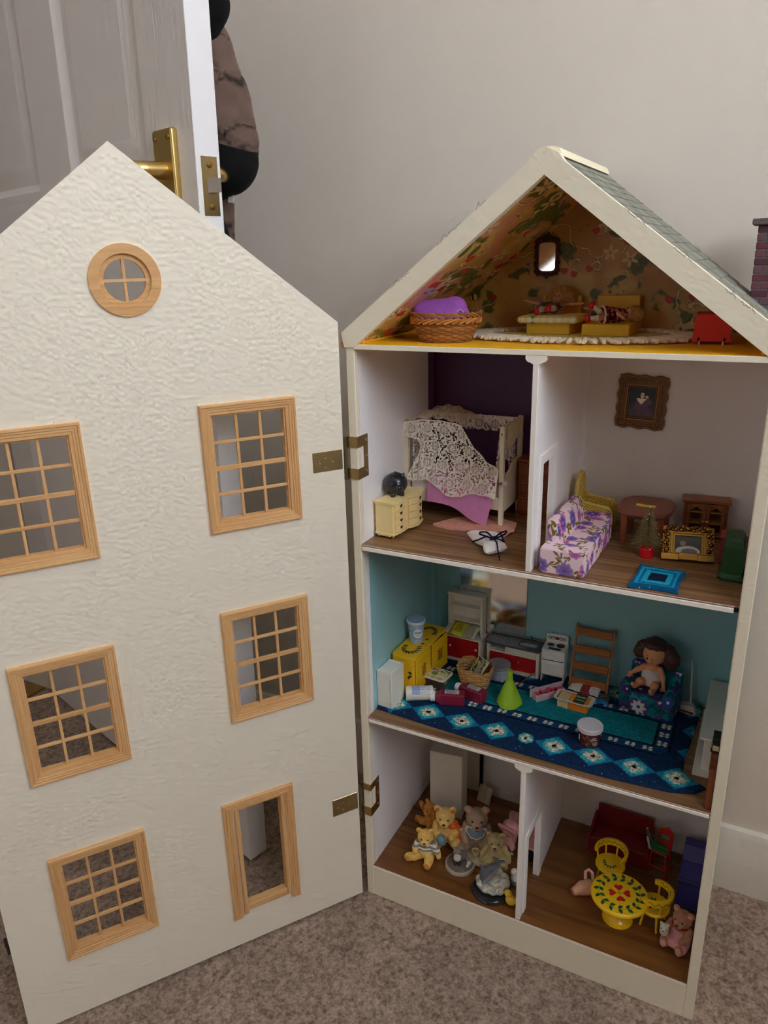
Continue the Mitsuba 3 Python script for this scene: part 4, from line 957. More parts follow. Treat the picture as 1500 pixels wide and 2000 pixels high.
# pink fluffy mat under the bed's front edge
mat_pts = np.array([(0.0715, 0.1045), (0.092, 0.142), (0.130, 0.168), (0.174, 0.152), (0.182, 0.112), (0.176, 0.100), (0.158, 0.110), (0.130, 0.104), (0.100, 0.098)])
mp = Polygon(mat_pts).buffer(0.003).buffer(-0.001)
m = fine(ext(mp, 0.0028), 0.0022); v = np.asarray(m.vertices).copy()
curl = sm(0.150, 0.182, v[:, 0]) * sm(0.13, 0.10, v[:, 1])
v[:, 2] += curl * (0.003 + 0.003 * np.sin(v[:, 0] * 420)) + (v[:, 2] > 0.002) * 0.0014 * (meshkit.noise(v * 900, 2) - 0.3)
m.vertices = v
Thing('bedside_mat', 'fluffy salmon pink mat curling up at the foot of the four poster bed', 'mat', mv(0, 0, ZB + 0.0003)).own(m, mottled([214, 158, 142], 0.16, 500), 'cloth', smooth=True)
# white pouch with a navy bow
A_, B_, C_, D_ = np.array([0.131, 0.0755]), np.array([0.1745, 0.0835]), np.array([0.1985, 0.0440]), np.array([0.1800, 0.0170])
def pch(u, v, s=1):
    q = (A_ * (1 - u)[..., None] + B_ * u[..., None]) * (1 - v)[..., None] + (D_ * (1 - u)[..., None] + C_ * u[..., None]) * v[..., None]
    x, y = u * 2 - 1, v * 2 - 1
    pinch = 1 - 0.75 * np.exp(-((v - 0.62) / 0.13) ** 2)
    z = 0.0075 * np.clip((1 - x ** 4) * (1 - y ** 6), 0, 1) ** 0.5 * (0.55 + 0.45 * pinch) + 0.0006 * np.sin(u * 40) * np.exp(-((v - 0.62) / 0.2) ** 2)
    mid = A_ * 0.5 * (1 - v)[..., None] + B_ * 0.5 * (1 - v)[..., None] + (C_ + D_) * 0.5 * v[..., None]
    q = mid + (q - mid) * (1 - 0.35 * np.exp(-((v - 0.62) / 0.16) ** 2))[..., None]
    return np.concatenate([q, (0.0076 + s * z)[..., None]], -1)
a = grid(34, 34, pch); b = grid(34, 34, lambda u, v: pch(u, v, -0.9)); b.invert(); m = cat(a, b); m.merge_vertices(digits_vertex=7)
t = Thing('drawstring_pouch', 'white fabric pouch tied with a navy ribbon bow on the bedroom floor', 'pouch', mv(0, 0, ZB + 0.0011))
t.part('bag', m, [236, 234, 236], 'cloth', smooth=True)
st = [A_ * (1 - u) + B_ * u for u in np.linspace(0.02, 0.98, 34)]
t.part('stitching', tube([(q[0] + 0.0, q[1] - 0.002 + 0.0022 * (i % 2), 0.0098 + 0.0016 * math.sin(i / 33 * math.pi)) for i, q in enumerate(st)], 0.0005, 5), [30, 34, 58], 'cloth')
st = [B_ * (1 - u) + C_ * u for u in np.linspace(0.02, 0.7, 22)]
t.part('stitching', tube([(q[0] - 0.002 + 0.0022 * (i % 2), q[1], 0.0098) for i, q in enumerate(st)], 0.0005, 5), [30, 34, 58], 'cloth')
bow = np.array([0.1795, 0.0450, 0.0165]); NV = [24, 26, 50]
def ribbon(pts, r=0.0011): 
    p = np.array(pts) + bow; tt = np.linspace(0, len(p) - 1, 40); p = np.stack([np.interp(tt, range(len(p)), p[:, k]) for k in range(3)], 1)
    for _ in range(3): p[1:-1] = (p[:-2] + 2 * p[1:-1] + p[2:]) / 4
    return tube(p, r, 8)
t.part('bow', cat(ribbon([(0, 0, 0), (-0.012, 0.010, 0.004), (-0.021, 0.010, 0.003), (-0.020, 0.002, 0.003), (-0.008, -0.001, 0.002), (0, 0, 0)]), ribbon([(0, 0, 0), (0.006, 0.010, 0.006), (0.012, 0.016, 0.007), (0.013, 0.008, 0.006), (0.005, 0.001, 0.002), (0, 0, 0)]), ribbon([(0, 0, 0.001), (0.002, -0.001, 0.002), (0.0, 0.002, 0.001)], 0.002)), NV, 'cloth')
t.part('ribbon_end', ribbon([(0, 0, 0), (-0.010, -0.001, 0.002), (-0.018, -0.006, -0.002), (-0.028, 0.0, -0.008)]), NV, 'cloth')
t.part('ribbon_end', ribbon([(0, 0, 0), (0.008, -0.010, 0.0), (0.014, -0.022, -0.008), (0.019, -0.030, -0.0148)], 0.0009), NV, 'cloth')
t.part('tie', tube([(D_[0] * 0 + 0.1795 + 0.013 * math.cos(a), 0.0435 + 0.0105 * math.sin(a) * 0.6, 0.0076 + 0.0078 * math.sin(a + 0.4)) for a in np.linspace(0, 2 * np.pi, 24, endpoint=False)], 0.0009, 6, closed=True), NV, 'cloth')
# wardrobe
scene['m_mahogany'] = woody([138, 74, 36], [112, 56, 26], [84, 40, 18], 14, 200, 0.35)
t = Thing('wardrobe', 'reddish brown wooden wardrobe in the bedroom corner beside the doorway', 'wardrobe', mv(0.1640, 0.1900, ZB))
t.part('carcass', bx(0, 0.058, 0.0, 0.037, 0.004, 0.082, 0.0005), None, '@m_mahogany')
t.part('cornice', bx(-0.002, 0.060, -0.003, 0.037, 0.082, 0.0855, 0.0008), None, '@m_mahogany')
t.part('plinth', bx(-0.001, 0.059, -0.001, 0.037, 0.0, 0.004), None, '@m_mahogany')
for x0, x1 in ((0.001, 0.0285), (0.0295, 0.057)):
    k = t.part('door', bx(x0, x1, -0.0016, 0.0, 0.005, 0.081, 0.0004), None, '@m_mahogany')
    t.part(k + '__knob', tf(trimesh.creation.icosphere(2, 0.0014), mv(x1 - 0.003 if x0 < 0.01 else x0 + 0.003, -0.0028, 0.045)), [70, 40, 24], 'satin', smooth=True)
    t.part(k + '__field', bx(x0 + 0.005, x1 - 0.005, -0.0022, -0.0016, 0.012, 0.074, 0.0004), None, '@m_mahogany')
# ---------------------------------------------------------------- living room
# sofa in flowered cloth
def boxuv(v, n):
    a = np.abs(n).argmax(1)
    return np.where((a == 0)[:, None], v[:, [1, 2]], np.where((a == 1)[:, None], v[:, [0, 2]], v[:, [0, 1]])), a
def flower_print(uv, face, seed, bg, sets, leaf, cell, rmax):
    """flowers and leafy stems scattered on jittered cells; sets: list of (outer, inner, core) colours"""
    u, v = uv[:, 0] + face * 0.37, uv[:, 1] + face * 0.61
    col = np.tile(np.array(bg, float), (len(u), 1))
    iu, iv = np.floor(u / cell).astype(int), np.floor(v / cell).astype(int)
    def h(a, b, k): return meshkit.noise(np.stack([a * 1.0, b * 1.0, a * 0 + k], -1), seed)
    for layer in (0, 1):
        for da in (-1, 0, 1):
            for db in (-1, 0, 1):
                a, b = iu + da, iv + db
                cx, cy = (a + 0.25 + 0.5 * h(a, b, 1)) * cell, (b + 0.25 + 0.5 * h(a, b, 2)) * cell
                x, y = u - cx, v - cy; r = np.hypot(x, y); th = np.arctan2(y, x) + 6.28 * h(a, b, 3)
                R = rmax * (0.55 + 0.45 * h(a, b, 4))
                if layer == 0:
                    for k in range(3):
                        aa = 6.28 * h(a, b, 5) + k * 2.1
                        sx, sy = np.cos(aa), np.sin(aa); al = x * sx + y * sy; ac = -x * sy + y * sx
                        stem = (al > R * 0.7) & (al < R * 2.3) & (np.abs(ac - 0.12 * (al - R) ** 2 / R) < R * 0.07)
                        lf = np.zeros(len(u), bool)
                        for q, sgn in ((1.4, 1), (1.75, -1), (2.15, 1)):
                            lx, ly = al - R * q, ac - sgn * R * 0.26; lf |= (lx / (R * 0.34)) ** 2 + ((ly - sgn * lx * 0.4) / (R * 0.15)) ** 2 < 1
                        col[stem | lf] = leaf
                else:
                    kind = (h(a, b, 6) * len(sets) * 0.999).astype(int)
                    pet = R * (0.78 + 0.22 * np.abs(np.cos(4 * th)) ** 0.7)
                    for i, (o, inn, core) in enumerate(sets):
                        s = kind == i
                        col[s & (r < pet)] = o
                        col[s & (r < R * (0.46 + 0.26 * np.abs(np.cos(4 * th + 0.4)) ** 1.4))] = inn
                        col[s & (r < R * 0.17)] = core
    return col
def upholstery(m, seed, *a):
    m = trimesh.Trimesh(m.vertices, m.faces, process=False)
    uv, face = boxuv(np.asarray(m.vertices), np.asarray(m.vertex_normals)); return flower_print(uv, face, seed, *a)
SOFA = ([226, 200, 208], [([190, 110, 178], [84, 78, 140], [190, 150, 192]), ([142, 112, 172], [116, 92, 158], [92, 76, 98]), ([136, 110, 170], [96, 84, 146], [180, 140, 180]), ([182, 108, 172], [170, 96, 164], [130, 76, 140])], [112, 98, 40], 0.0300, 0.0132)
def cushion(x0, x1, y0, y1, z0, z1, r, step=0.0011): return fine(rbox(x0, x1, y0, y1, z0, z1, r, 20), step)
t = Thing('sofa', 'pink flowered sofa along the dividing wall of the living room', 'sofa', mv(0.2505, 0.0040, ZB, rz=-1.5))
m = cushion(0, 0.0530, 0.0, 0.0270, 0, 0.0325, 0.0028); t.part('arm', m, upholstery(m, 11, *SOFA), 'cloth', smooth=True)
m = cushion(0, 0.0505, 0.1300, 0.1520, 0, 0.0340, 0.0030); t.part('arm', m, upholstery(m, 15, *SOFA), 'cloth', smooth=True)
m = cushion(0.002, 0.0525, 0.0245, 0.1320, 0, 0.0300, 0.0028); t.part('seat', m, upholstery(m, 12, *SOFA), 'cloth', smooth=True)
m = fine(tf(rbox(-0.0075, 0.0075, 0.022, 0.136, -0.004, 0.034, 0.0070, 20), mv(0.0120, 0, 0.0260, ry=-12)), 0.0011); t.part('backrest', m, upholstery(m, 13, *SOFA), 'cloth', smooth=True)

# wicker armchair
WK = [206, 176, 84]
def weave(col, f=1500):
    def fn(v):
        w = np.sin(v[:, 0] * f + v[:, 1] * f) * np.sin((v[:, 2] * 1.0 - v[:, 1] * 0.5) * f)
        return np.clip(np.array(col) * (0.66 + 0.46 * (w[:, None] > -0.1) + 0.12 * meshkit.noise(v * 900, 5)[:, None]), 0, 255)
    return fn
t = Thing('wicker_armchair', 'golden woven wicker armchair with an arched back behind the flowered sofa', 'chair', mv(0.2510, 0.1620, ZB))
arch = Polygon([(0, 0.004)] + [(0.022 - 0.0215 * math.cos(a), 0.046 + 0.031 * math.sin(a)) for a in np.linspace(0, math.pi, 20)] + [(0.044, 0.004)])
m = fine(tf(extyz(arch, 0, 0.004), I4), 0.0009); t.part('back', m, weave(np.array(WK) * 0.95), 'matte', smooth=30)
t.part('back_rim', tube([(0.003, y, z) for y, z in list(arch.exterior.coords)[:-1]], 0.0030, 8), mottled(WK, 0.12, 300), 'satin')
m = fine(rbox(0.004, 0.046, 0.004, 0.040, 0.010, 0.026, 0.004, 14), 0.0009); t.part('seat', m, weave(WK), 'matte', smooth=True)
for y in (0.0035, 0.0405):
    side_p = Polygon([(0.003, 0.002), (0.047, 0.002), (0.049, 0.030), (0.046, 0.036), (0.030, 0.0375), (0.012, 0.040), (0.003, 0.048)])
    m = fine(extxz(side_p, y - 0.0022, y + 0.0022), 0.0009); t.part('arm', m, weave(np.array(WK) * (0.92 if y > 0.02 else 1.0)), 'matte', smooth=30)
    t.part('arm_rim', tube([(0.004, y, 0.048), (0.012, y, 0.0405), (0.030, y, 0.038), (0.045, y, 0.0365), (0.0495, y, 0.030), (0.0485, y, 0.016), (0.047, y, 0.002)], 0.0026, 8), mottled(WK, 0.12, 300), 'satin')
m = fine(bx(0.045, 0.048, 0.003, 0.041, 0.002, 0.022), 0.0009); t.part('front_skirt', m, weave(np.array(WK) * 0.9), 'matte', smooth=30)

# brown dining table with a rounded top, a yellow comb on it
TB = [136, 84, 68]
t = Thing('dining_table', 'reddish brown toy dining table with a rounded top against the living room back wall', 'table', mv(0.3440, 0.1690, ZB))
top = sbox(-0.0335, -0.0385, 0.0335, 0.0385).buffer(-0.022).buffer(0.022, 16)
t.part('tabletop', cat(ext(top, 0.0030, 0.0420), ext(top.buffer(-0.0012), 0.0012, 0.0450), ext(top.buffer(-0.0044), 0.0009, 0.0458)), TB, 'satin')
t.part('apron', cat(bx(-0.024, 0.024, -0.0290, -0.0275, 0.0350, 0.0425), bx(-0.024, 0.024, 0.0275, 0.0290, 0.0350, 0.0425), bx(-0.0255, -0.024, -0.028, 0.028, 0.0350, 0.0425), bx(0.024, 0.0255, -0.028, 0.028, 0.0350, 0.0425)), [112, 58, 40], 'satin')
for x in (-0.0225, 0.0225):
    for y in (-0.0265, 0.0265): t.part('leg', trimesh.Trimesh(np.vstack([[[x + a * 0.0028, y + b * 0.0028, 0] for a in (-1, 1) for b in (-1, 1)], [[x + a * 0.0040, y + b * 0.0040, 0.0422] for a in (-1, 1) for b in (-1, 1)]])).convex_hull, [150, 78, 46], 'satin')
cp = Polygon([(-0.0125, 0.0005), (-0.0118, 0.0024), (-0.006, 0.0026), (-0.001, 0.0016), (0.003, 0.0022), (0.010, 0.0024), (0.0125, 0.001), (0.0125, -0.0012), (0.0095, -0.002), (0.002, -0.0018), (-0.009, -0.0022), (-0.012, -0.0012)])
for k in range(9): cp = cp.difference(sbox(-0.0112 + k * 0.0011, 0.0008, -0.0107 + k * 0.0011, 0.004))
Thing('toy_comb', 'tiny yellow plastic comb lying on the brown dining table', 'comb', mv(0.3435, 0.1620, ZB + 0.0467, rz=-4)).own(ext(affinity.scale(cp, 1.0, 1.7), 0.0012), [246, 214, 40], 'satin')

# display cabinet
scene['m_toywood'] = woody([156, 98, 54], [130, 76, 38], [100, 56, 26], 20, 240, 0.4)
def uvw(v): return np.c_[v[:, 2], v[:, 0] + v[:, 1]]
t = Thing('display_cabinet', 'small wooden cabinet with two glazed doors and round knobs by the back wall', 'cabinet', mv(0.3865, 0.1985, ZB, rz=7))
CWD, CDP, CHT = 0.053, 0.023, 0.0475
t.part('side', bx(0, 0.003, 0, CDP, 0, CHT), None, '@m_toywood', uv=uvw); t.part('side', bx(CWD - 0.003, CWD, 0, CDP, 0, CHT), None, '@m_toywood', uv=uvw)
t.part('back', bx(0, CWD, CDP - 0.002, CDP, 0, CHT), None, '@m_toywood', uv=uvw)
t.part('top', bx(-0.003, CWD + 0.003, -0.0035, CDP, CHT, CHT + 0.0036, 0.0005), None, '@m_toywood')
for z in (0.001, 0.0185, 0.0335): t.part('shelf', bx(0.003, CWD - 0.003, 0.001, CDP - 0.002, z, z + 0.0016), [178, 134, 70] if z > 0.01 else [90, 50, 24], 'satin')
for x0, x1 in ((0.0035, 0.0262), (0.0268, CWD - 0.0035)):
    fw, w_ = 0.0042, x1 - x0
    arc = Polygon([(x0 + fw, 0.0365)] + [(x0 + w_ / 2 + (w_ / 2 - fw) * math.cos(a), 0.0365 + 0.0028 * abs(math.sin(a * 1.0)) + (0.0022 if abs(a - math.pi / 2) < 0.35 else 0)) for a in np.linspace(math.pi, 0, 16)] + [(x1 - fw, 0.0085), (x0 + fw, 0.0085)])
    k = t.part('door', extxz(sbox(x0, 0.002, x1, 0.0465).difference(arc), -0.002, 0.0003), None, '@m_toywood', uv=uvw)
    xk = x1 - 0.002 if x0 < 0.01 else x0 + 0.002
    t.part(k + '__knob', tf(trimesh.creation.icosphere(2, 0.0021), mv(xk, -0.0036, 0.0230)), [196, 148, 104], 'satin', smooth=True)

# bottle brush tree
t = Thing('christmas_tree', 'miniature bottle brush Christmas tree in a red pot on the living room floor', 'tree', mv(0.3565, 0.1050, ZB))
t.part('pot', lathe([(0.0078, 0), (0.0086, 0.002), (0.0088, 0.010), (0.0080, 0.0128), (0.004, 0.0132)], 24), [206, 18, 32], 'gloss', smooth=50)
t.part('trunk', cyl([0, 0, 0.010], [0, 0, 0.0640], 0.0008, 6), [110, 96, 70], 'metal')
r_ = np.random.default_rng(5); nd = []
for k in range(520):
    f = k / 520; z = 0.0165 + 0.046 * f; L = 0.0178 * (1 - f) ** 0.8 + 0.0022; a = k * 2.39996 + r_.uniform(-0.2, 0.2)
    L *= r_.uniform(0.75, 1.1); dz = 0.0040 * (1 - f) * r_.uniform(-0.6, 0.9)
    q = tube([(0, 0, z), (L * 0.6 * math.cos(a), L * 0.6 * math.sin(a), z + dz * 0.3), (L * math.cos(a + 0.1), L * math.sin(a + 0.1), z - 0.0028 * L / 0.017 + dz)], [0.00022, 0.00022, 0.00014], 3, cap=False); nd.append(q)
m = cat(nd); t.part('needles', m, mottled([134, 122, 76], 0.5, 800), 'satin', smooth=True, kind='stuff')
for k in range(9):
    f = (k * 0.377) % 1; a = k * 2.2; L = 0.0172 * (1 - f) + 0.002
    t.part('bauble', tf(trimesh.creation.icosphere(1, 0.0008), mv(L * math.cos(a), L * math.sin(a), 0.0160 + 0.046 * f)), [236, 234, 226], 'gloss', smooth=True)
t.part('top_bead', tf(trimesh.creation.icosphere(2, 0.0018), mv(0, 0, 0.0645)), [226, 222, 206], 'metal', smooth=True)

# gilt frame leaning back on its stand
GILT = [150, 112, 52]
t = Thing('gilt_frame', 'small ornate gilt picture frame leaning back on the living room floor', 'picture frame', mv(0.3745, 0.0985, ZB + 0.0024, rz=11.5) @ mv(0, 0, 0, rx=-32))
FW, FH = 0.0610, 0.0420
t.part('plinth', cat(bx(0, FW, -0.0010, 0.0050, 0, 0.0085, 0.0006), bx(0.020, 0.042, -0.0022, 0, 0.0005, 0.0095, 0.0006)), mottled(GILT, 0.15, 300), 'metal')
t.part('frame', extxz(sbox(0.0015, 0.0080, FW - 0.0015, FH).difference(sbox(0.0150, 0.0095, FW - 0.0150, FH - 0.0100)), 0.0, 0.0045), mottled([126, 92, 42], 0.25, 400), 'metal')
t.part('inner_moulding', cat(*[extxz(sbox(0.0110 + o, 0.0085 + o * 0.2, FW - 0.0110 - o, FH - 0.0070 - o).difference(sbox(0.0125 + o, 0.0095, FW - 0.0125 - o, FH - 0.0085 - o)), -0.0014 + o * 0.2, 0.0006) for o in (0, 0.0028)]), GILT, 'metal')
pic = fine(bx(0.0140, FW - 0.0140, 0.0016, 0.0022, 0.0090, FH - 0.0085), 0.0008)
def pic_paint(v):
    x, z = (v[:, 0] - 0.0305) / 0.0165, (v[:, 2] - 0.021) / 0.0125
    c = mixc([46, 52, 52], [84, 86, 78], sm(-1, 1, z + 0.4 * meshkit.noise(v * 300, 3)))
    c[(x / 0.85) ** 2 + ((z + 0.75) / 0.55) ** 2 < 1] = [206, 204, 202]; c[((x - 0.1) / 0.55) ** 2 + ((z + 0.75) / 0.32) ** 2 < 1] = [112, 108, 118]
    c[((x + 0.35) / 0.22) ** 2 + ((z - 0.05) / 0.25) ** 2 < 1] = [150, 134, 110]; return c
t.part('picture', pic, pic_paint, 'satin', smooth=False)
for k in range(46):
    s = k / 46 * 2.6
    if s < 0.62: q = (0.0055 + 0.0018 * math.sin(k * 2.6), 0.0100 + s / 0.62 * 0.030)
    elif s < 1.98: q = (0.006 + (s - 0.62) / 1.36 * (FW - 0.012), FH - 0.0025 + 0.0022 * math.sin(k * 2.6))
    else: q = (FW - 0.0055 + 0.0018 * math.sin(k * 2.6), FH - 0.002 - (s - 1.98) / 0.62 * 0.030)
    t.part('moulded_bud', tf(trimesh.creation.icosphere(1, 0.0024 + 0.0007 * math.sin(k * 1.7)), mv(q[0], -0.0002, q[1]) @ np.diag([1, 0.8, 1, 1])), mottled([156, 118, 62] if k % 3 else [112, 72, 42], 0.2, 500), 'metal', smooth=True)
t.part('strut', bx(0.028, 0.033, 0.0045, 0.0062, 0.006, 0.034), [120, 90, 50], 'satin')

# knitted mat
KA, KB, KC, KD = (np.array(q) for q in ((0.3525, -0.0002 + 0.0015), (0.4060, 0.0050), (0.4080, 0.0640), (0.3545, 0.0665)))
def kn(u, v):
    q = (KA * (1 - u)[..., None] + KB * u[..., None]) * (1 - v)[..., None] + (KD * (1 - u)[..., None] + KC * u[..., None]) * v[..., None]
    x, y = u * 2 - 1, v * 2 - 1; c = (KA + KB + KC + KD) / 4
    q = c + (q - c) * (1 - 0.10 * ((1 - x * x) * np.abs(y) ** 3 + (1 - y * y) * np.abs(x) ** 3))[..., None]
    e = np.maximum(np.abs(x), np.abs(y))
    z = 0.0046 + 0.0012 * sm(0.75, 0.92, e) * sm(1.0, 0.96, e) + 0.0006 * np.sin(v * 150) * np.sin(u * 120) - 0.0038 * sm(0.95, 1.0, e)
    return np.concatenate([q, z[..., None]], -1)
a = grid(90, 100, kn); b = grid(90, 100, lambda u, v: kn(u, v) * [1, 1, 0] + [0, 0, 0.0004]); b.invert(); m = cat(a, b)
U_g, V_g = np.meshgrid(np.linspace(-1, 1, 90), np.linspace(-1, 1, 100), indexing='ij')
e = np.maximum(np.abs(U_g), np.abs(V_g)).ravel() + 0.04 * (meshkit.noise(np.c_[U_g.ravel() * 9, V_g.ravel() * 9, V_g.ravel() * 0], 2) - 0.5)
kc = mixc([14, 34, 62], [14, 34, 62], e)
for lo, hi, c in ((0.36, 0.58, [30, 152, 184]), (0.58, 0.70, [16, 96, 140]), (0.70, 0.84, [26, 140, 176]), (0.84, 2, [14, 84, 126])): kc[(e >= lo) & (e < hi)] = c
fl = meshkit.noise(np.c_[U_g.ravel() * 40, V_g.ravel() * 40, V_g.ravel() * 0 + 4], 8) > 0.93; kc[fl & (e > 0.7)] = [170, 206, 214]
Thing('knitted_mat', 'blue knitted mat with nested rectangles near the living room front edge', 'mat', mv(0, 0, ZB)).own(m, np.vstack([kc, kc]), 'cloth', smooth=True)

# green moulded toy piece and a red one behind it
t = Thing('green_toy_dresser', 'dark green plastic toy furniture piece with its flared foot by the right wall', 'toy furniture', mv(0.4400, 0.0640, ZB))
foot = Polygon([(0, 0.006), (0.004, 0.001), (0.009, 0), (0.0265, 0), (0.0265, 0.044), (0, 0.044)])
GRN = [16, 66, 28]
prof_g = [(0, 0.0015), (0.0022, 0.0), (0.0046, 0.0012), (0.0056, 0.003), (0.0062, 0.040)]
V = []
for z, o in ((0, 0.0), (0.0035, -0.0004), (0.0065, 0.0010), (0.0085, 0.0022), (0.0400, 0.0022), (0.0470, 0.0032), (0.0505, 0.0060), (0.0520, 0.0110)):
    V.append((z, foot.buffer(-o) if o > 0 else foot.buffer(-o)))
t.part('body', cat(*[m3h for m3h in [tm(m3.Manifold.batch_hull([man(ext(p0, 0.0002, z0)), man(ext(p1, 0.0002, z1))])) for (z0, p0), (z1, p1) in zip(V[:-1], V[1:])]]), GRN, 'satin', smooth=25)
t.part('door_panel', tf(bx(0.011, 0.0262, -0.0010, 0.0, 0.010, 0.039, 0.0005), mv(0, 0.0030, 0)), [16, 66, 28], 'satin')
t = Thing('red_toy_box', 'dark red plastic toy box standing behind the green piece', 'toy furniture', mv(0.4375, 0.1130, ZB))
t.part('body', bx(0, 0.024, 0, 0.028, 0.002, 0.033, 0.001), [128, 28, 34], 'satin'); t.part('lid', bx(-0.0008, 0.0248, -0.0008, 0.0288, 0.033, 0.0355, 0.0008), [146, 34, 38], 'satin')
for x in (0.002, 0.022):
    for y in (0.002, 0.026): t.part('foot', cyl([x, y, 0], [x, y, 0.002], 0.0014, 8), [110, 24, 28], 'satin')

# portrait on the back wall
t = Thing('portrait', 'tiny oil style portrait of a seated lady in a carved gilt frame on the wall', 'picture', mv(0.3178, D - 0.0003, 0.7600, ry=2.5))
PWd, PHt = 0.0305, 0.0345
def wavy(w, h, amp, n1, n2):
    P = []
    for (ax, az), (bx_, bz), n in (((-w, -h), (w, -h), n1), ((w, -h), (w, h), n2), ((w, h), (-w, h), n1), ((-w, h), (-w, -h), n2)):
        for k in range(40):
            f = k / 40; x, z = ax + (bx_ - ax) * f, az + (bz - az) * f
            o = amp * math.sin(f * math.pi * n) ** 2 * (1 if 0.06 < f < 0.94 else 0.4); nx, nz = (bz - az), -(bx_ - ax); L = math.hypot(nx, nz)
            P.append((x + nx / L * o, z + nz / L * o))
    return Polygon(P).buffer(0)
FRB = [112, 76, 34]
outer = wavy(PWd, PHt, 0.0020, 3, 4)
hole = sbox(-0.0185, -0.0220, 0.0185, 0.0220)
t.part('frame', extxz(outer.difference(hole), -0.0035, 0), mottled(FRB, 0.35, 300), 'satin')
t.part('outer_bead', tube([(x, -0.0040, z) for x, z in outer.buffer(-0.0024).exterior.segmentize(0.002).coords[:-1]], 0.0018, 6, closed=True), mottled([126, 88, 42], 0.4, 500), 'satin')
for o, c in ((0.0, [166, 116, 50]), (0.0022, [120, 78, 34])):
    t.part('inner_bead', extxz(sbox(-0.0200 + o, -0.0235 + o, 0.0200 - o, 0.0235 - o).difference(sbox(-0.0186 + o, -0.0221 + o, 0.0186 - o, 0.0221 - o)), -0.0050 + o * 0.6, -0.002), mottled(c, 0.2, 400), 'satin')
for k in range(30):
    s = k / 30 * 2 * math.pi; q = (PWd * 0.84 * max(-1, min(1, 1.35 * math.cos(s))), PHt * 0.84 * max(-1, min(1, 1.35 * math.sin(s))))
    t.part('carved_scroll', tube([(q[0] + 0.0022 * math.cos(a + k), -0.0042, q[1] + 0.0024 * math.sin(a + k)) for a in np.linspace(0, 4.4, 9)], 0.0008, 5), mottled([134, 96, 48], 0.35, 500), 'satin')
def lady(v):
    x, z = v[:, 0] / 0.0165, v[:, 2] / 0.0200
    n = meshkit.fbm(v * 260, 3, 2)
    c = mixc([48, 56, 66], [34, 38, 46], sm(-1, 1, z) * 0.6 + n * 0.4)
    c = mixc(c, [92, 84, 86], sm(0.1, -0.8, z) * 0.55)
    dress = ((x / (0.42 + 0.45 * np.clip(-z, 0, 1))) ** 2 < 1) & (z < 0.12) & (z > -0.95) | (((x - 0.45) / 0.36) ** 2 + ((z - 0.05) / 0.24) ** 2 < 1)
    c[dress] = (mixc([104, 78, 96], [66, 52, 66], n))[dress]
    c[(np.abs(x + 0.05) < 0.40 - 0.9 * np.clip(0.24 - z, 0, 1)) & (z < 0.24) & (z > -0.12)] = [216, 200, 176]
    c[((x - 0.02) / 0.21) ** 2 + ((z - 0.50) / 0.22) ** 2 < 1] = [36, 30, 32]
    c[((x - 0.0) / 0.15) ** 2 + ((z - 0.44) / 0.19) ** 2 < 1] = [220, 184, 156]
    c[(((x + 0.05) / 0.035) ** 2 + ((z - 0.47) / 0.02) ** 2 < 1) | (((x - 0.055) / 0.035) ** 2 + ((z - 0.46) / 0.02) ** 2 < 1)] = [70, 44, 40]
    c[((x - 0.36) / 0.13) ** 2 + ((z - 0.36) / 0.09) ** 2 < 1] = [210, 180, 150]
    return c
t.part('canvas', fine(bx(-0.0180, 0.0180, -0.0016, -0.0008, -0.0215, 0.0215), 0.0006), lambda v: np.clip(lady(v) * 1.25, 0, 255), 'satin', smooth=False)
# ---------------------------------------------------------------- kitchen
KM = lambda x, y, z=0.0, rz=0, **k: mv(x, y, ZK + z, rz, **k)
RT = 0.0034                                          # the rug's thickness
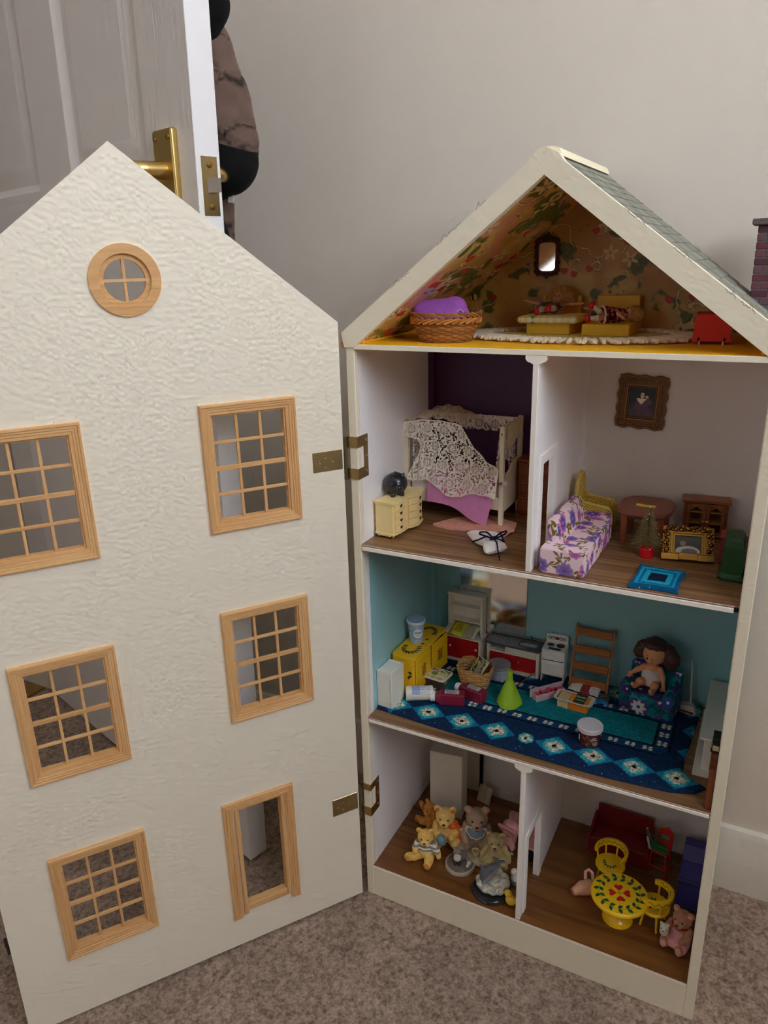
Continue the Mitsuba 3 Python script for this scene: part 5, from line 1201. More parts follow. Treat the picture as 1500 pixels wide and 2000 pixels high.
# large patterned rug
def rug_xy(u, v):
    xr = np.interp(v, [0, 0.08, 0.20, 0.32, 1], [0.4600, 0.4520, 0.4300, 0.4290, 0.4380]); xl = np.interp(v, [0, 1], [0.0140, 0.0140])
    x = xl + (xr - xl) * u
    y0 = np.interp(x, [0.0135, 0.09, 0.2, 0.335, 0.42, 0.447, 0.460], [0.024, 0.018, 0.0125, 0.0110, 0.0165, 0.0260, 0.0420])
    y = y0 + (0.2265 - y0) * v
    return x, y
def rug_col(x, y):
    N = len(x); n = meshkit.noise(np.c_[x * 900, y * 900, x * 0], 4); n2 = meshkit.noise(np.c_[x * 500, y * 500, x * 0], 9)
    c = np.tile(np.array([17, 42, 74.]), (N, 1))
    xw, yw = x + 0.0012 * (n2 - 0.5), y + 0.0012 * (n - 0.5)
    def flower(cx, cy, R):
        r = np.hypot(xw - cx, (yw - cy)); th = np.arctan2(yw - cy, xw - cx)
        c[(r < R * (1.25 + 0.25 * n2))] = [52, 150, 160]
        n3 = meshkit.noise(np.c_[x * 520, y * 520, x * 0 + 3], 12)
        c[(r < R * (0.92 + 0.12 * np.cos(4 * th) + 0.5 * (n3 - 0.5)))] = [218, 202, 176]; c[(r < R * 0.85) & (r > R * 0.3) & (n3 > 0.60)] = [96, 140, 140]
        c[r < R * 0.28] = [14, 16, 26]
    def diamond(cx, cy, a=0.0262, b=0.0225, R=0.0112):
        c[np.abs(xw - cx) / a + np.abs(yw - cy) / b < 1] = [20, 108, 144]; flower(cx, cy, R)
    for k in range(8):
        cx = 0.0366 + 0.0515 * k
        if k == 4: flower(0.2320, 0.0440, 0.0078)
        cx = cx if k < 4 else 0.2709 + 0.0512 * (k - 4)
        diamond(cx, 0.0435); diamond(cx, 0.2080)
    for cy in (0.100, 0.152): diamond(0.4400, cy, 0.022, 0.025, 0.008); diamond(0.024, cy, 0.022, 0.025, 0.008)
    X0, X1, Y0, Y1, bw = 0.0790, 0.3870, 0.1010, 0.1570, 0.0230
    band = (xw > X0 - bw) & (xw < X1 + bw) & (yw > Y0 - bw) & (yw < Y1 + bw)
    cut = np.abs(xw - (X0 + X1) / 2) + np.abs(yw - (Y0 + Y1) / 2) < (X1 - X0) / 2 + bw + (Y1 - Y0) / 2 + bw - 0.016
    band &= cut
    c[band] = [18, 58, 98]
    ed = np.minimum(np.minimum(xw - X0 + bw, X1 + bw - xw), np.minimum(yw - Y0 + bw, Y1 + bw - yw))
    c[band & (ed < 0.003)] = [12, 22, 44]
    inner = (xw > X0) & (xw < X1) & (yw > Y0) & (yw < Y1); c[(xw > X0 - 0.003) & (xw < X1 + 0.003) & (yw > Y0 - 0.003) & (yw < Y1 + 0.003)] = [12, 24, 46]
    st = np.sin((x * 0.6 + y) * 1900)
    c[inner] = np.array([22, 126, 138]) * (0.92 + 0.1 * st[inner, None])
    def cross(cx, cy):
        for a, b in ((1, 1), (1, -1), (-1, 1), (-1, -1)):
            c[np.hypot(xw - cx - a * 0.0036, yw - cy - b * 0.0030) < 0.0027 + 0.0008 * (n - 0.5)] = [222, 214, 196]
        c[np.hypot(xw - cx, yw - cy) < 0.0022] = [44, 120, 120]
    for k in range(15):
        for cy in (Y0 - 0.0115, Y1 + 0.0115): cross(0.0720 + k * 0.0222, cy)
    for cy in (0.108, 0.129, 0.150):
        for cx in (X0 - 0.0115, X1 + 0.0115): cross(cx, cy)
    fl = n > 0.965; e = yw < 0.03; c[fl & e] = [180, 186, 180]
    return c * (0.86 + 0.28 * n2[:, None])
nu, nv = 460, 230
def rug_f(u, v):
    x, y = rug_xy(u, v)
    z = RT + 0.0005 * np.sin(x * 1500) * np.sin(y * 1500) + 0.0022 * np.exp(-((y - 0.084) / 0.006) ** 2) * sm(0.14, 0.2, x) + 0.0016 * np.exp(-((y - 0.166) / 0.006) ** 2) + 0.0020 * np.sin(x * 21) * np.exp(-((y - 0.03) / 0.02) ** 2) * 0.35
    e = np.minimum(np.minimum(u, 1 - u) * 0.44, np.minimum(v, 1 - v) * 0.2); z = z * sm(-0.0006, 0.0022, e) + 0.0004
    return np.stack([x, y, z], -1)
m = grid(nu, nv, rug_f)
t = Thing('patterned_rug', 'large navy and teal knitted rug with cream flowers covering the kitchen floor', 'rug', KM(0, 0))
t.own(m, rug_col(m.vertices[:, 0], m.vertices[:, 1]), 'cloth', smooth=True)

# mirror tile on the back wall
t = Thing('mirror', 'frameless rectangular mirror tile on the blue kitchen back wall behind the sink', 'mirror', KM(0.118, D - 0.0004))
t.part('glass', bx(-0.0550, 0.0550, -0.0020, -0.0006, 0.036, 0.168), None, '@m_mirror'); t.part('backing', bx(-0.0552, 0.0552, -0.0006, 0, 0.0358, 0.1682), [50, 60, 60], 'matte')

# white dresser with sliding red doors
WHT, RDD = [226, 220, 206], [176, 18, 22]
t = Thing('kitchen_dresser', 'white wooden kitchen dresser with open shelves above sliding red doors', 'dresser', KM(0.0480, 0.1965, RT, rz=-1))
HW = 0.0625; wh = lambda: mottled(WHT, 0.07, 220)
for x in (0, HW - 0.004): t.part('base_side', bx(x, x + 0.004, 0, 0.029, 0, 0.043, 0.0004), wh(), 'satin')
t.part('worktop', bx(-0.0004, HW + 0.0004, -0.0004, 0.029, 0.0415, 0.0450, 0.0004), wh(), 'satin'); t.part('base_bottom', bx(0.004, HW - 0.004, 0, 0.029, 0, 0.0042), wh(), 'satin')
t.part('base_back', bx(0.002, HW - 0.002, 0.027, 0.029, 0, 0.043), wh(), 'satin')
for x0, x1, y, xk in ((0.0042, 0.036, 0.0022, 0.0095), (0.030, HW - 0.0042, 0.0044, HW - 0.0095)):
    k = t.part('sliding_door', bx(x0, x1, y, y + 0.0018, 0.0042, 0.0415), RDD, 'satin')
    t.part(k + '__knob', tf(trimesh.creation.icosphere(2, 0.0020), mv(xk, y - 0.0006, 0.0245)), [240, 206, 204], 'gloss', smooth=True)
for x in (0.002, HW - 0.0055): t.part('shelf_side', extyz(Polygon([(0.012, 0.045), (0.028, 0.045), (0.028, 0.112), (0.011, 0.112), (0.011, 0.075)]), x, x + 0.0035), wh(), 'satin')
t.part('shelf_back', bx(0.003, HW - 0.003, 0.0265, 0.028, 0.045, 0.112), wh(), 'satin'); t.part('cornice', bx(0.0005, HW - 0.0005, 0.0105, 0.029, 0.1105, 0.1145, 0.0006), wh(), 'satin')
for z in (0.066, 0.090): t.part('shelf', bx(0.005, HW - 0.005, 0.0125, 0.027, z, z + 0.0025), wh(), 'satin')
# packet on its shelf
def packet(name, label, M, w, l, h, paint, crimp=0.0022):
    def f(u, v, s=1):
        x, y = u * 2 - 1, v * 2 - 1
        z = s * h / 2 * np.clip((1 - x ** 4) * (1 - np.abs(y) ** 3), 0, 1) ** 0.55 + 0.0005 * np.sin(u * 18 + v * 5) + crimp * np.abs(y) ** 6 * np.sin(u * 9) * 0.4
        return np.stack([w / 2 * x * (1 - 0.05 * (1 - y * y)), l / 2 * y, z], -1)
    a = grid(44, 44, f); b = grid(44, 44, lambda u, v: f(u, v, -1)); b.invert(); m = cat(a, b)
    return Thing(name, label, 'packet', M).own(m, paint, 'gloss', smooth=True)
def pk1(v):
    c = np.tile([226, 232, 226.], (len(v), 1)); x, y = v[:, 0], v[:, 1]
    c[(x > -0.018) & (x < 0.006)] = [214, 210, 60]; c[(x > -0.016) & (x < -0.013)] = [206, 120, 40]
    c[(x > -0.010) & (x < 0.003) & (np.abs(np.sin(y * 900)) > 0.7) & (np.abs(y) < 0.009)] = [150, 124, 40]
    c[(x > 0.006) & (x < 0.024)] = mixc([196, 190, 160], [170, 160, 120], meshkit.noise(v * 400, 2))[(x > 0.006) & (x < 0.024)]; return c
packet('food_packet', 'clear food packet with a yellow label poking out of the dresser shelf', KM(0.0765, 0.2010, RT + 0.0555, rz=-4, rx=16), 0.056, 0.030, 0.0075, pk1)

# sink unit
t = Thing('sink_unit', 'white sink unit with a grey worktop, basin, tap and red sliding doors', 'sink', KM(0.1205, 0.1960, RT, rz=-0.5))
SW = 0.0835
for x in (0, SW - 0.004): t.part('side', bx(x, x + 0.004, 0, 0.030, 0, 0.0460, 0.0004), wh(), 'satin')
t.part('bottom', bx(0.004, SW - 0.004, 0, 0.030, 0, 0.0042), wh(), 'satin'); t.part('rail', bx(0.004, SW - 0.004, 0.0006, 0.030, 0.0320, 0.0345), wh(), 'satin'); t.part('back', bx(0.002, SW - 0.002, 0.028, 0.030, 0, 0.046), wh(), 'satin')
t.part('divider', bx(0.030, 0.0335, 0.0006, 0.028, 0.0345, 0.0460), wh(), 'satin'); t.part('drawer', bx(0.0340, SW - 0.0045, 0, 0.026, 0.0330, 0.0455, 0.0004), [222, 214, 198], 'satin')
for x0, x1, y in ((0.0042, 0.046, 0.0025), (0.040, SW - 0.0042, 0.0047)): t.part('sliding_door', bx(x0, x1, y, y + 0.0018, 0.0042, 0.0322), RDD, 'satin')
GRY = [84, 92, 98]
wt = sub(bx(-0.002, SW + 0.002, -0.0035, 0.0305, 0.0460, 0.0495, 0.0006), bx(0.047, SW - 0.004, 0.004, 0.024, 0.0440, 0.052))
t.part('worktop', wt, mottled([66, 74, 80], 0.1, 250), 'satin'); t.part('basin', sub(bx(0.0465, SW - 0.0035, 0.0035, 0.0245, 0.0380, 0.0502, 0.0004), bx(0.0485, SW - 0.0055, 0.0055, 0.0225, 0.0395, 0.053)), mottled([78, 84, 90], 0.15, 250), 'satin')
t.part('upstand', bx(-0.002, SW + 0.002, 0.0285, 0.0305, 0.0495, 0.0530, 0.0004), [112, 118, 120], 'gloss')
for k in range(6): t.part('drainer_rib', bx(0.006 + k * 0.006, 0.0072 + k * 0.006, 0.005, 0.024, 0.0495, 0.0499), GRY, 'gloss')
t.part('tap', tube([(0.0640, 0.0262, 0.0495), (0.0640, 0.0262, 0.0560), (0.0640, 0.0235, 0.0590), (0.0640, 0.0190, 0.0580), (0.0640, 0.0180, 0.0555)], 0.0008, 8), [120, 126, 128], 'metal')
for x in (0.0595, 0.0685): t.part('tap_handle', cat(cyl([x, 0.0262, 0.0495], [x, 0.0262, 0.0530], 0.0007, 8), cyl([x - 0.0014, 0.0262, 0.0532], [x + 0.0014, 0.0262, 0.0532], 0.0005, 8)), [110, 116, 118], 'metal')
t.part('door_pull', bx(0.0505, 0.0511, 0.0040, 0.0048, 0.0175, 0.0205), [236, 226, 214], 'satin')

# cooker
WC = [228, 228, 222]
t = Thing('cooker', 'white toy cooker with two black hot plates and a row of knobs', 'cooker', KM(0.2085, 0.1950, RT, rz=2))
CKW = 0.0345
t.part('body', cat(bx(0, 0.0012, 0, 0.030, 0, 0.0540), bx(CKW - 0.0012, CKW, 0, 0.030, 0, 0.0540), bx(0, CKW, 0.001, 0.030, 0.0115, 0.0540), bx(0, CKW, 0.018, 0.030, 0, 0.0120)), WC, 'satin')
t.part('hob', bx(-0.0003, CKW + 0.0003, -0.0006, 0.0295, 0.0530, 0.0548, 0.0004), WC, 'satin')
sp = sbox(0.0008, 0.0535, CKW - 0.0008, 0.0690).buffer(-0.004).buffer(0.004, 8)
t.part('splashback', extxz(sp, 0.0262, 0.0300), WC, 'satin')
for x, y, r in ((0.0095, 0.0180, 0.0050), (0.0245, 0.0185, 0.0064)): t.part('hot_plate', tf(lathe([(r, 0), (r, 0.0006), (r - 0.0012, 0.0009)], 24), mv(x, y, 0.0546)), [22, 22, 24], 'satin')
t.part('griddle', bx(0.0090, 0.0270, 0.0030, 0.0090, 0.0546, 0.0552), [20, 20, 22], 'satin')
for k in range(5):
    q = 0.0060 + k * 0.0056; kk = t.part('knob', tf(lathe([(0.0021, 0), (0.0019, 0.0010), (0.0005, 0.0014)], 14), mv(q, 0.0262, 0.0625, rx=90)), [150, 36, 44] if k == 2 else [196, 196, 190], 'satin')
    t.part('knob_ring', tf(lathe_open([(0.0021, 0), (0.0028, 0), (0.0028, 0.0004), (0.0021, 0.0004), (0.0021, 0)], 16), mv(q, 0.0262, 0.0625, rx=90)), [60, 50, 52], 'satin')
for z0, z1 in ((0.0385, 0.0520), (0.0130, 0.0370)):
    k = t.part('oven_door', bx(0.0014, CKW - 0.0014, -0.0008, 0.001, z0, z1, 0.0004), WC, 'satin')
    zz = z1 - 0.0030; hp = Polygon([(0.0075, zz), (0.0110, zz - 0.0022), (0.0172, zz - 0.0030), (0.0235, zz - 0.0022), (0.0270, zz), (0.0172, zz - 0.0008)])
    t.part(k + '__handle', extxz(hp, -0.0026, -0.0006), WC, 'satin')
t.part('shadow_gap', bx(0.0014, CKW - 0.0014, 0.0002, 0.0010, 0.0370, 0.0385), [40, 40, 40], 'matte')

# slatted ladder shelf leaning on the wall
scene['m_ladderwood'] = woody([166, 104, 52], [140, 82, 38], [104, 58, 26], 20, 220, 0.45)
t = Thing('ladder_shelf', 'brown wooden ladder shelf with four boards leaning against the blue kitchen wall', 'shelf', KM(0.2525, 0.1870, RT - 0.0006, rx=-20))
for x in (0, 0.0545):
    sd = Polygon([(0, 0), (0.0045, 0), (0.0045, 0.100), (0.0015, 0.102), (-0.001, 0.098), (-0.0012, 0.088), (0.0, 0.080), (-0.0012, 0.066), (0, 0.058), (-0.0012, 0.044), (0, 0.036), (-0.0012, 0.020), (0, 0.010)])
    t.part('side_rail', extyz(sd, x, x + 0.0030), None, '@m_ladderwood', uv=uvw)
for z in (0.010, 0.034, 0.059, 0.085): t.part('board', tf(bx(0.003, 0.0545, -0.0012, 0.0022, 0, 0.0125, 0.0004), mv(0, 0, z, rx=14)), None, '@m_ladderwood')

# floral armchair
ARM = ([26, 120, 136], [([98, 62, 132], [224, 222, 222], [30, 76, 170]), ([88, 58, 126], [70, 46, 108], [222, 220, 214]), ([98, 62, 132], [40, 90, 170], [226, 224, 222]), ([36, 150, 164], [24, 84, 110], [40, 160, 170])], [22, 84, 92], 0.0300, 0.0165)
t = Thing('armchair', 'teal armchair with big purple and blue flowers beside the ladder shelf', 'armchair', KM(0.3275, 0.1690, RT, rz=-9))
AW, AD = 0.0770, 0.0560
m = cushion(0, 0.0170, 0, AD - 0.006, 0, 0.0430, 0.0072); t.part('arm', m, upholstery(m, 31, *ARM), 'cloth', smooth=True)
m = cushion(AW - 0.0170, AW, 0, AD - 0.006, 0, 0.0430, 0.0072); t.part('arm', m, upholstery(m, 34, *ARM), 'cloth', smooth=True)
m = cushion(0.0150, AW - 0.0150, 0.0015, AD - 0.008, 0, 0.0310, 0.0040); t.part('seat', m, upholstery(m, 32, *ARM), 'cloth', smooth=True)
m = fine(tf(rbox(0.002, AW - 0.002, 0, 0.0120, 0, 0.0600, 0.0058, 20), mv(0, AD - 0.0165, 0, rx=-4)), 0.0011); t.part('back', m, upholstery(m, 33, *ARM), 'cloth', smooth=True)

# doll in the armchair
DS = [226, 158, 112]
t = Thing('doll', 'brown haired baby doll in a white romper sitting in the teal armchair', 'doll', KM(0.3680, 0.1960, RT + 0.0345, rz=-4) @ np.diag([1.06, 1.06, 1.06, 1]))
def hand(cx, cy, cz, dx, dz):
    out = [E([cx, cy, cz], [0.0026, 0.0022, 0.0030], DS, k=0.0012)]
    for i, o in enumerate((-0.0021, -0.0007, 0.0007, 0.0020)):
        out.append(C([cx + o, cy - 0.0004, cz - 0.001], [cx + o * 1.25 + dx, cy - 0.0012, cz - 0.0052 + abs(o) * 0.3], 0.0009, 0.0007, DS, k=0.0004))
    out.append(C([cx + 0.0018 * (1 if cx < 0 else -1), cy - 0.001, cz], [cx + 0.0042 * (1 if cx < 0 else -1), cy - 0.002, cz - 0.0022], 0.0009, 0.0007, DS, k=0.0004)); return out
P_ = [E([0, 0, 0.013], [0.0115, 0.0088, 0.0135], DS), E([0, 0.0005, 0.0245], [0.0100, 0.0075, 0.0070], DS), C([0, 0, 0.029], [0, -0.0005, 0.035], 0.0042, 0.0042, DS),
    E([0.001, -0.0010, 0.0480], [0.0152, 0.0140, 0.0160], DS), E([0.000, -0.0060, 0.0400], [0.0092, 0.0080, 0.0072], DS), E([-0.0005, -0.0150, 0.0440], [0.0016, 0.0018, 0.0016], DS, k=0.0012),
    C([-0.0100, -0.001, 0.0255], [-0.0180, -0.004, 0.0195], 0.0040, 0.0036, DS), C([-0.0180, -0.004, 0.0195], [-0.0255, -0.007, 0.0140], 0.0036, 0.0026, DS),
    C([0.0100, -0.001, 0.0255], [0.0145, -0.004, 0.0160], 0.0040, 0.0036, DS), C([0.0145, -0.004, 0.0160], [0.0170, -0.008, 0.0060], 0.0036, 0.0026, DS),
    C([-0.0055, -0.004, 0.0055], [-0.0115, -0.0145, 0.0085], 0.0066, 0.0054, DS), C([-0.0115, -0.0145, 0.0085], [-0.0165, -0.0225, 0.0050], 0.0050, 0.0036, DS), C([-0.0165, -0.0220, 0.0050], [-0.0185, -0.0255, 0.0085], 0.0036, 0.0030, DS),
    C([0.0055, -0.004, 0.0055], [0.0075, -0.0155, 0.0070], 0.0066, 0.0054, DS), C([0.0075, -0.0155, 0.0070], [0.0060, -0.0250, 0.0020], 0.0050, 0.0036, DS), C([0.0060, -0.0245, 0.0020], [0.0055, -0.0285, 0.0055], 0.0036, 0.0030, DS)]
P_ += hand(-0.0268, -0.0075, 0.0128, -0.0016, 0) + hand(0.0174, -0.0085, 0.0042, 0.0006, 0)
m, c = fig(P_, 0.0008, 0.0016, base=DS); t.part('body', m, c, 'satin', smooth=True)
HRB = [70, 40, 34]
m, c = fig([E([0.001, 0.0040, 0.0530], [0.0170, 0.0135, 0.0155], HRB), E([-0.0145, 0.001, 0.0500], [0.0092, 0.0085, 0.0125], HRB), E([-0.0195, 0.000, 0.0450], [0.0070, 0.0070, 0.0080], HRB), E([0.0175, 0.002, 0.0480], [0.0105, 0.0090, 0.0150], HRB), E([0.0245, 0.001, 0.0420], [0.0090, 0.0080, 0.0125], HRB), E([0.0210, 0.004, 0.0340], [0.0080, 0.0070, 0.0080], HRB), E([0.001, -0.0060, 0.0610], [0.0130, 0.0085, 0.0062], HRB)], 0.0010, 0.0035, 0.0026, 500, base=HRB)
cut = tf(trimesh.creation.icosphere(3, 1.0), mv(0.0012, -0.0140, 0.0440) @ np.diag([0.0136, 0.0125, 0.0150, 1])); m = sub(m, cut) if m.is_watertight else m
t.part('hair', m, lambda v: np.clip(np.array(HRB) * (0.7 + 0.7 * meshkit.noise(np.c_[v[:, 0] * 1500, v[:, 1] * 1500, v[:, 2] * 120], 3)[:, None]), 0, 255), 'satin', smooth=True)
for s in (-1, 1):
    t.part('eye', tf(trimesh.creation.icosphere(2, 1), mv(s * 0.0052, -0.0126, 0.0442) @ np.diag([0.0019, 0.0012, 0.0020, 1])), [44, 24, 20], 'gloss', smooth=True)
    t.part('eyebrow', tube([(s * 0.0028, -0.0142, 0.0482), (s * 0.0050, -0.0138, 0.0490), (s * 0.0074, -0.0126, 0.0480)], 0.0003, 5), [90, 52, 34], 'satin')
t.part('mouth', tube([(-0.0018, -0.0142, 0.0390), (0.0, -0.0148, 0.0384), (0.0018, -0.0142, 0.0390)], 0.0004, 5), [184, 84, 74], 'satin')
m, c = fig([E([0, -0.0006, 0.0135], [0.0132, 0.0112, 0.0135]), E([0, -0.005, 0.0070], [0.0105, 0.0090, 0.0080])], 0.0009, 0.003, 0.0012, 420)
m = sub(m, bx(-0.05, 0.05, -0.05, 0.05, 0.0235, 0.06)); t.part('romper', m, mottled([226, 216, 212], 0.08, 700), 'cloth', smooth=True)

# dustpan and brush handle
t = Thing('toy_vacuum_brush', 'white toy floor brush with a red underside and a long thin handle by the armchair', 'brush', KM(0.4170, 0.1950, RT, rz=-8))
hp = [(-0.0130, 0), (0.0130, 0), (0.0140, 0.008), (0.0090, 0.0190), (-0.0060, 0.0190), (-0.0135, 0.009)]
a = ext(Polygon(hp), 0.0002, 0.0); b = ext(affinity.scale(Polygon(hp), 0.7, 0.62, origin=(0, 0.014)), 0.0002, 0.0098)
t.part('head', sub(tm(m3.Manifold.batch_hull([man(a), man(b)])), tf(bx(-0.0108, 0.0108, -0.002, 0.006, 0.0008, 0.0038), I4)), mottled([206, 204, 192], 0.08, 300), 'satin')
t.part('underside', bx(-0.0106, 0.0106, 0.0012, 0.0050, 0.0008, 0.0034), [166, 36, 28], 'satin')
t.part('handle', tube([(0.003, 0.0140, 0.0085), (-0.003, 0.0240, 0.072)], [0.0016, 0.0009], 8), [206, 206, 200], 'satin'); t.part('rivet', tf(trimesh.creation.icosphere(1, 0.0011), mv(0.001, 0.0085, 0.0092)), [186, 184, 172], 'satin', smooth=True)

# white chimneypiece at the right wall
t = Thing('chimneypiece', 'white wooden toy chimneypiece standing along the right kitchen wall', 'fireplace', KM(0, 0, 0))
t.part('mantel_shelf', bx(0.4440, 0.4672, 0.0720, 0.2200, 0.0480, 0.0515, 0.0006), mottled([226, 224, 214], 0.06, 200), 'satin')
for y0, y1 in ((0.0760, 0.1040), (0.1880, 0.2160)): t.part('pillar', bx(0.4490, 0.4670, y0, y1, 0.0, 0.0480, 0.0006), mottled([222, 218, 208], 0.06, 200), 'satin')
t.part('frieze', bx(0.4490, 0.4670, 0.1040, 0.1880, 0.0320, 0.0480), mottled([222, 218, 208], 0.06, 200), 'satin'); t.part('hearth', bx(0.4400, 0.4670, 0.0640, 0.2180, 0.0, 0.0036, 0.0005), mottled([214, 212, 204], 0.06, 200), 'satin')
t.part('fire_back', bx(0.4640, 0.4670, 0.1040, 0.1880, 0.0036, 0.0320), [60, 54, 50], 'matte')
t = Thing('brown_side_cabinet', 'reddish brown toy cabinet half hidden behind the right front frame of the kitchen', 'cabinet', KM(0.4600, 0.0060, 0, rz=0))
t.part('body', bx(0, 0.0072, 0.0, 0.062, 0, 0.052, 0.0005), None, '@m_mahogany', uv=uvw); t.part('top', bx(-0.0006, 0.0072, -0.0008, 0.063, 0.052, 0.0540, 0.0004), None, '@m_mahogany')
t = Thing('toy_clock', 'small black and cream toy mantel clock on the brown side cabinet', 'clock', KM(0.4588, 0.0440, 0.0541))
t.part('case', bx(0, 0.0082, 0, 0.020, 0, 0.0180, 0.0008), [24, 24, 26], 'satin'); t.part('face', cat(bx(-0.0006, 0.0, 0.003, 0.017, 0.003, 0.010), bx(0.001, 0.0078, -0.0007, 0, 0.002, 0.009)), [216, 202, 160], 'satin'); t.part('base', bx(-0.0010, 0.0082, -0.0012, 0.0212, 0, 0.0022), [44, 40, 38], 'satin')

# yellow painted cupboard
def leaf2(cx, cy, a, l=0.0050, w=0.0020):
    x = np.linspace(0, 1, 9); up = np.c_[x * l, w * np.sin(np.pi * x ** 0.8)]; P = np.vstack([up, up[::-1][1:-1] * [1, -0.55]])
    return affinity.translate(affinity.rotate(Polygon(P), a, origin=(0, 0)), cx, cy)
t = Thing('yellow_cupboard', 'yellow painted cupboard with black leaf sprays behind the white fridge', 'cupboard', KM(0.0165, 0.0740, RT, rz=-1.5))
YW, YL, YH = 0.0370, 0.1080, 0.0640
YC = mottled([238, 190, 26], 0.09, 200)
t.part('carcass', cat(bx(0, YW - 0.001, 0, 0.0025, 0, YH - 0.003), bx(0, YW - 0.001, YL - 0.0025, YL, 0, YH - 0.003), bx(0, 0.0022, 0, YL, 0, YH - 0.003), bx(0, YW - 0.002, 0, YL, 0, 0.003)), YC, 'satin')
tp = sbox(-0.001, -0.0012, YW + 0.0012, YL + 0.001).buffer(-0.004).buffer(0.004, 8); t.part('top', ext(tp, 0.0042, YH - 0.0042), YC, 'satin')
DK = [52, 46, 22]
for cy, n0 in ((0.026, 0), (0.083, 1)):
    g = []
    for k in range(11):
        a = (k / 10 * 1.25 * math.pi + (0.9 * math.pi if not n0 else -0.1 * math.pi)); px_, py_ = YW / 2 + 0.0118 * math.cos(a), cy + 0.0150 * math.sin(a)
        g += [leaf2(px_, py_, math.degrees(a) + 60, 0.0058, 0.0022), leaf2(px_, py_, math.degrees(a) + 140, 0.0054, 0.0020)]
    t.part('top__painted_spray', cat(*[ext(p.buffer(0), 0.00025, YH - 0.0001) for p in g]), DK, 'satin', kind='stuff')
for cx, cy, a in ((0.010, 0.052, 150), (0.026, 0.058, 30), (0.012, 0.060, 90), (0.026, 0.047, -60)): t.part('top__painted_petal', ext(leaf2(cx, cy, a, 0.0062, 0.0034).buffer(0), 0.00025, YH - 0.0001), [176, 34, 22], 'satin')
for y0, y1, rz in ((0.0030, 0.0520, 0), (0.0570, 0.1050, 5)):
    Mh = mv(YW - 0.001, y0, 0.004, rz=-rz if y0 > 0.05 else 0)
    k = t.part('door', bx(0, 0.0022, 0, y1 - y0, 0, YH - 0.010, 0.0005), YC, 'satin', M=Mh)
    for j in range(10):
        a = j * 36 + 18; L = 0.0115 if abs(math.sin(math.radians(a))) > 0.8 else 0.0065
        p = affinity.translate(affinity.rotate(Polygon([(0.003, 0), (0.004, 0.0008), (L * 0.75, 0.0013), (L, 0), (L * 0.75, -0.0013), (0.004, -0.0008)]), a, origin=(0, 0)), (y1 - y0) / 2, 0.0280)
        t.part(k + '__painted_petal', extyz(p, 0.0022, 0.00245), [70, 44, 20] if j % 2 else [96, 50, 22], 'satin', M=Mh)
    t.part(k + '__painted_eye', extyz(Point((y1 - y0) / 2, 0.028).buffer(0.0024), 0.0022, 0.0025), [190, 60, 20], 'satin', M=Mh)
    t.part(k + '__knob', tf(trimesh.creation.icosphere(1, 0.0012), mv(0.003, (y1 - y0) - 0.003 if y0 < 0.05 else 0.003, 0.030)), [226, 196, 90], 'satin', smooth=True, M=Mh)
t.part('inside', bx(0.003, YW - 0.004, 0.003, YL - 0.003, 0.003, YH - 0.006), [40, 14, 10], 'matte')
for z, a in ((0.030, 20), (0.038, -20), (0.026, 60)): t.part('painted_leaf', tf(extxz(leaf2(0, 0, a, 0.0075, 0.0026).buffer(0), -0.0003, 0), mv(0.0255, 0, z)), DK, 'satin')
# yogurt tub on top
t = Thing('yogurt_tub', 'blue and white miniature GREEK yogurt tub standing on the yellow cupboard', 'tub', KM(0.0325, 0.1230, RT + YH, rz=40))
def tubpaint(v):
    n = meshkit.noise(v * 900, 3); c = mixc([150, 178, 208], [206, 222, 236], (n > 0.62).astype(float)); c[v[:, 2] < 0.0045] = [168, 192, 216]; return c
m = fine(lathe([(0.0100, 0), (0.0104, 0.0006), (0.0124, 0.0330)], 40), 0.0012); t.part('body', m, tubpaint, 'satin', smooth=40)
t.part('rim', lathe([(0.0128, 0.0325), (0.0145, 0.0330), (0.0148, 0.0350), (0.0142, 0.0366), (0.0128, 0.0366)], 40), [212, 222, 230], 'satin'); t.part('lid', lathe([(0.0126, 0.0362), (0.0126, 0.0369)], 40), [150, 176, 206], 'satin')
for r in (0.0040, 0.0056): t.part('lid_ring', tube([(r * 1.3 * math.cos(a), r * math.sin(a), 0.0370) for a in np.linspace(0, 2 * np.pi, 28, endpoint=False)], 0.0003, 5, closed=True), [196, 212, 228], 'satin')
dsk = lambda r, R, d: wrap(ext(Point(0, 0).buffer(r, 24), d), R)
t.part('label', tf(wrap(fine(ext(Point(0, 0).buffer(0.0092, 24), 0.0002), 0.002), 0.0116), mv(0, 0, 0.0175)), [112, 148, 190], 'satin', smooth=True); t.part('label_centre', tf(wrap(fine(ext(Point(0, 0).buffer(0.0076, 24), 0.0003), 0.002), 0.0118), mv(0, 0, 0.0175)), [236, 240, 242], 'satin', smooth=True)
t.part('lettering', tf(wrap(letters('GREEK', 0.0026, 0.0002), 0.0122), mv(0, 0, 0.0190)), [52, 74, 110], 'satin', smooth=False); t.part('lettering', tf(wrap(letters('YOGURT', 0.0014, 0.0002), 0.0122), mv(0, 0, 0.0150)), [90, 140, 160], 'satin', smooth=False)
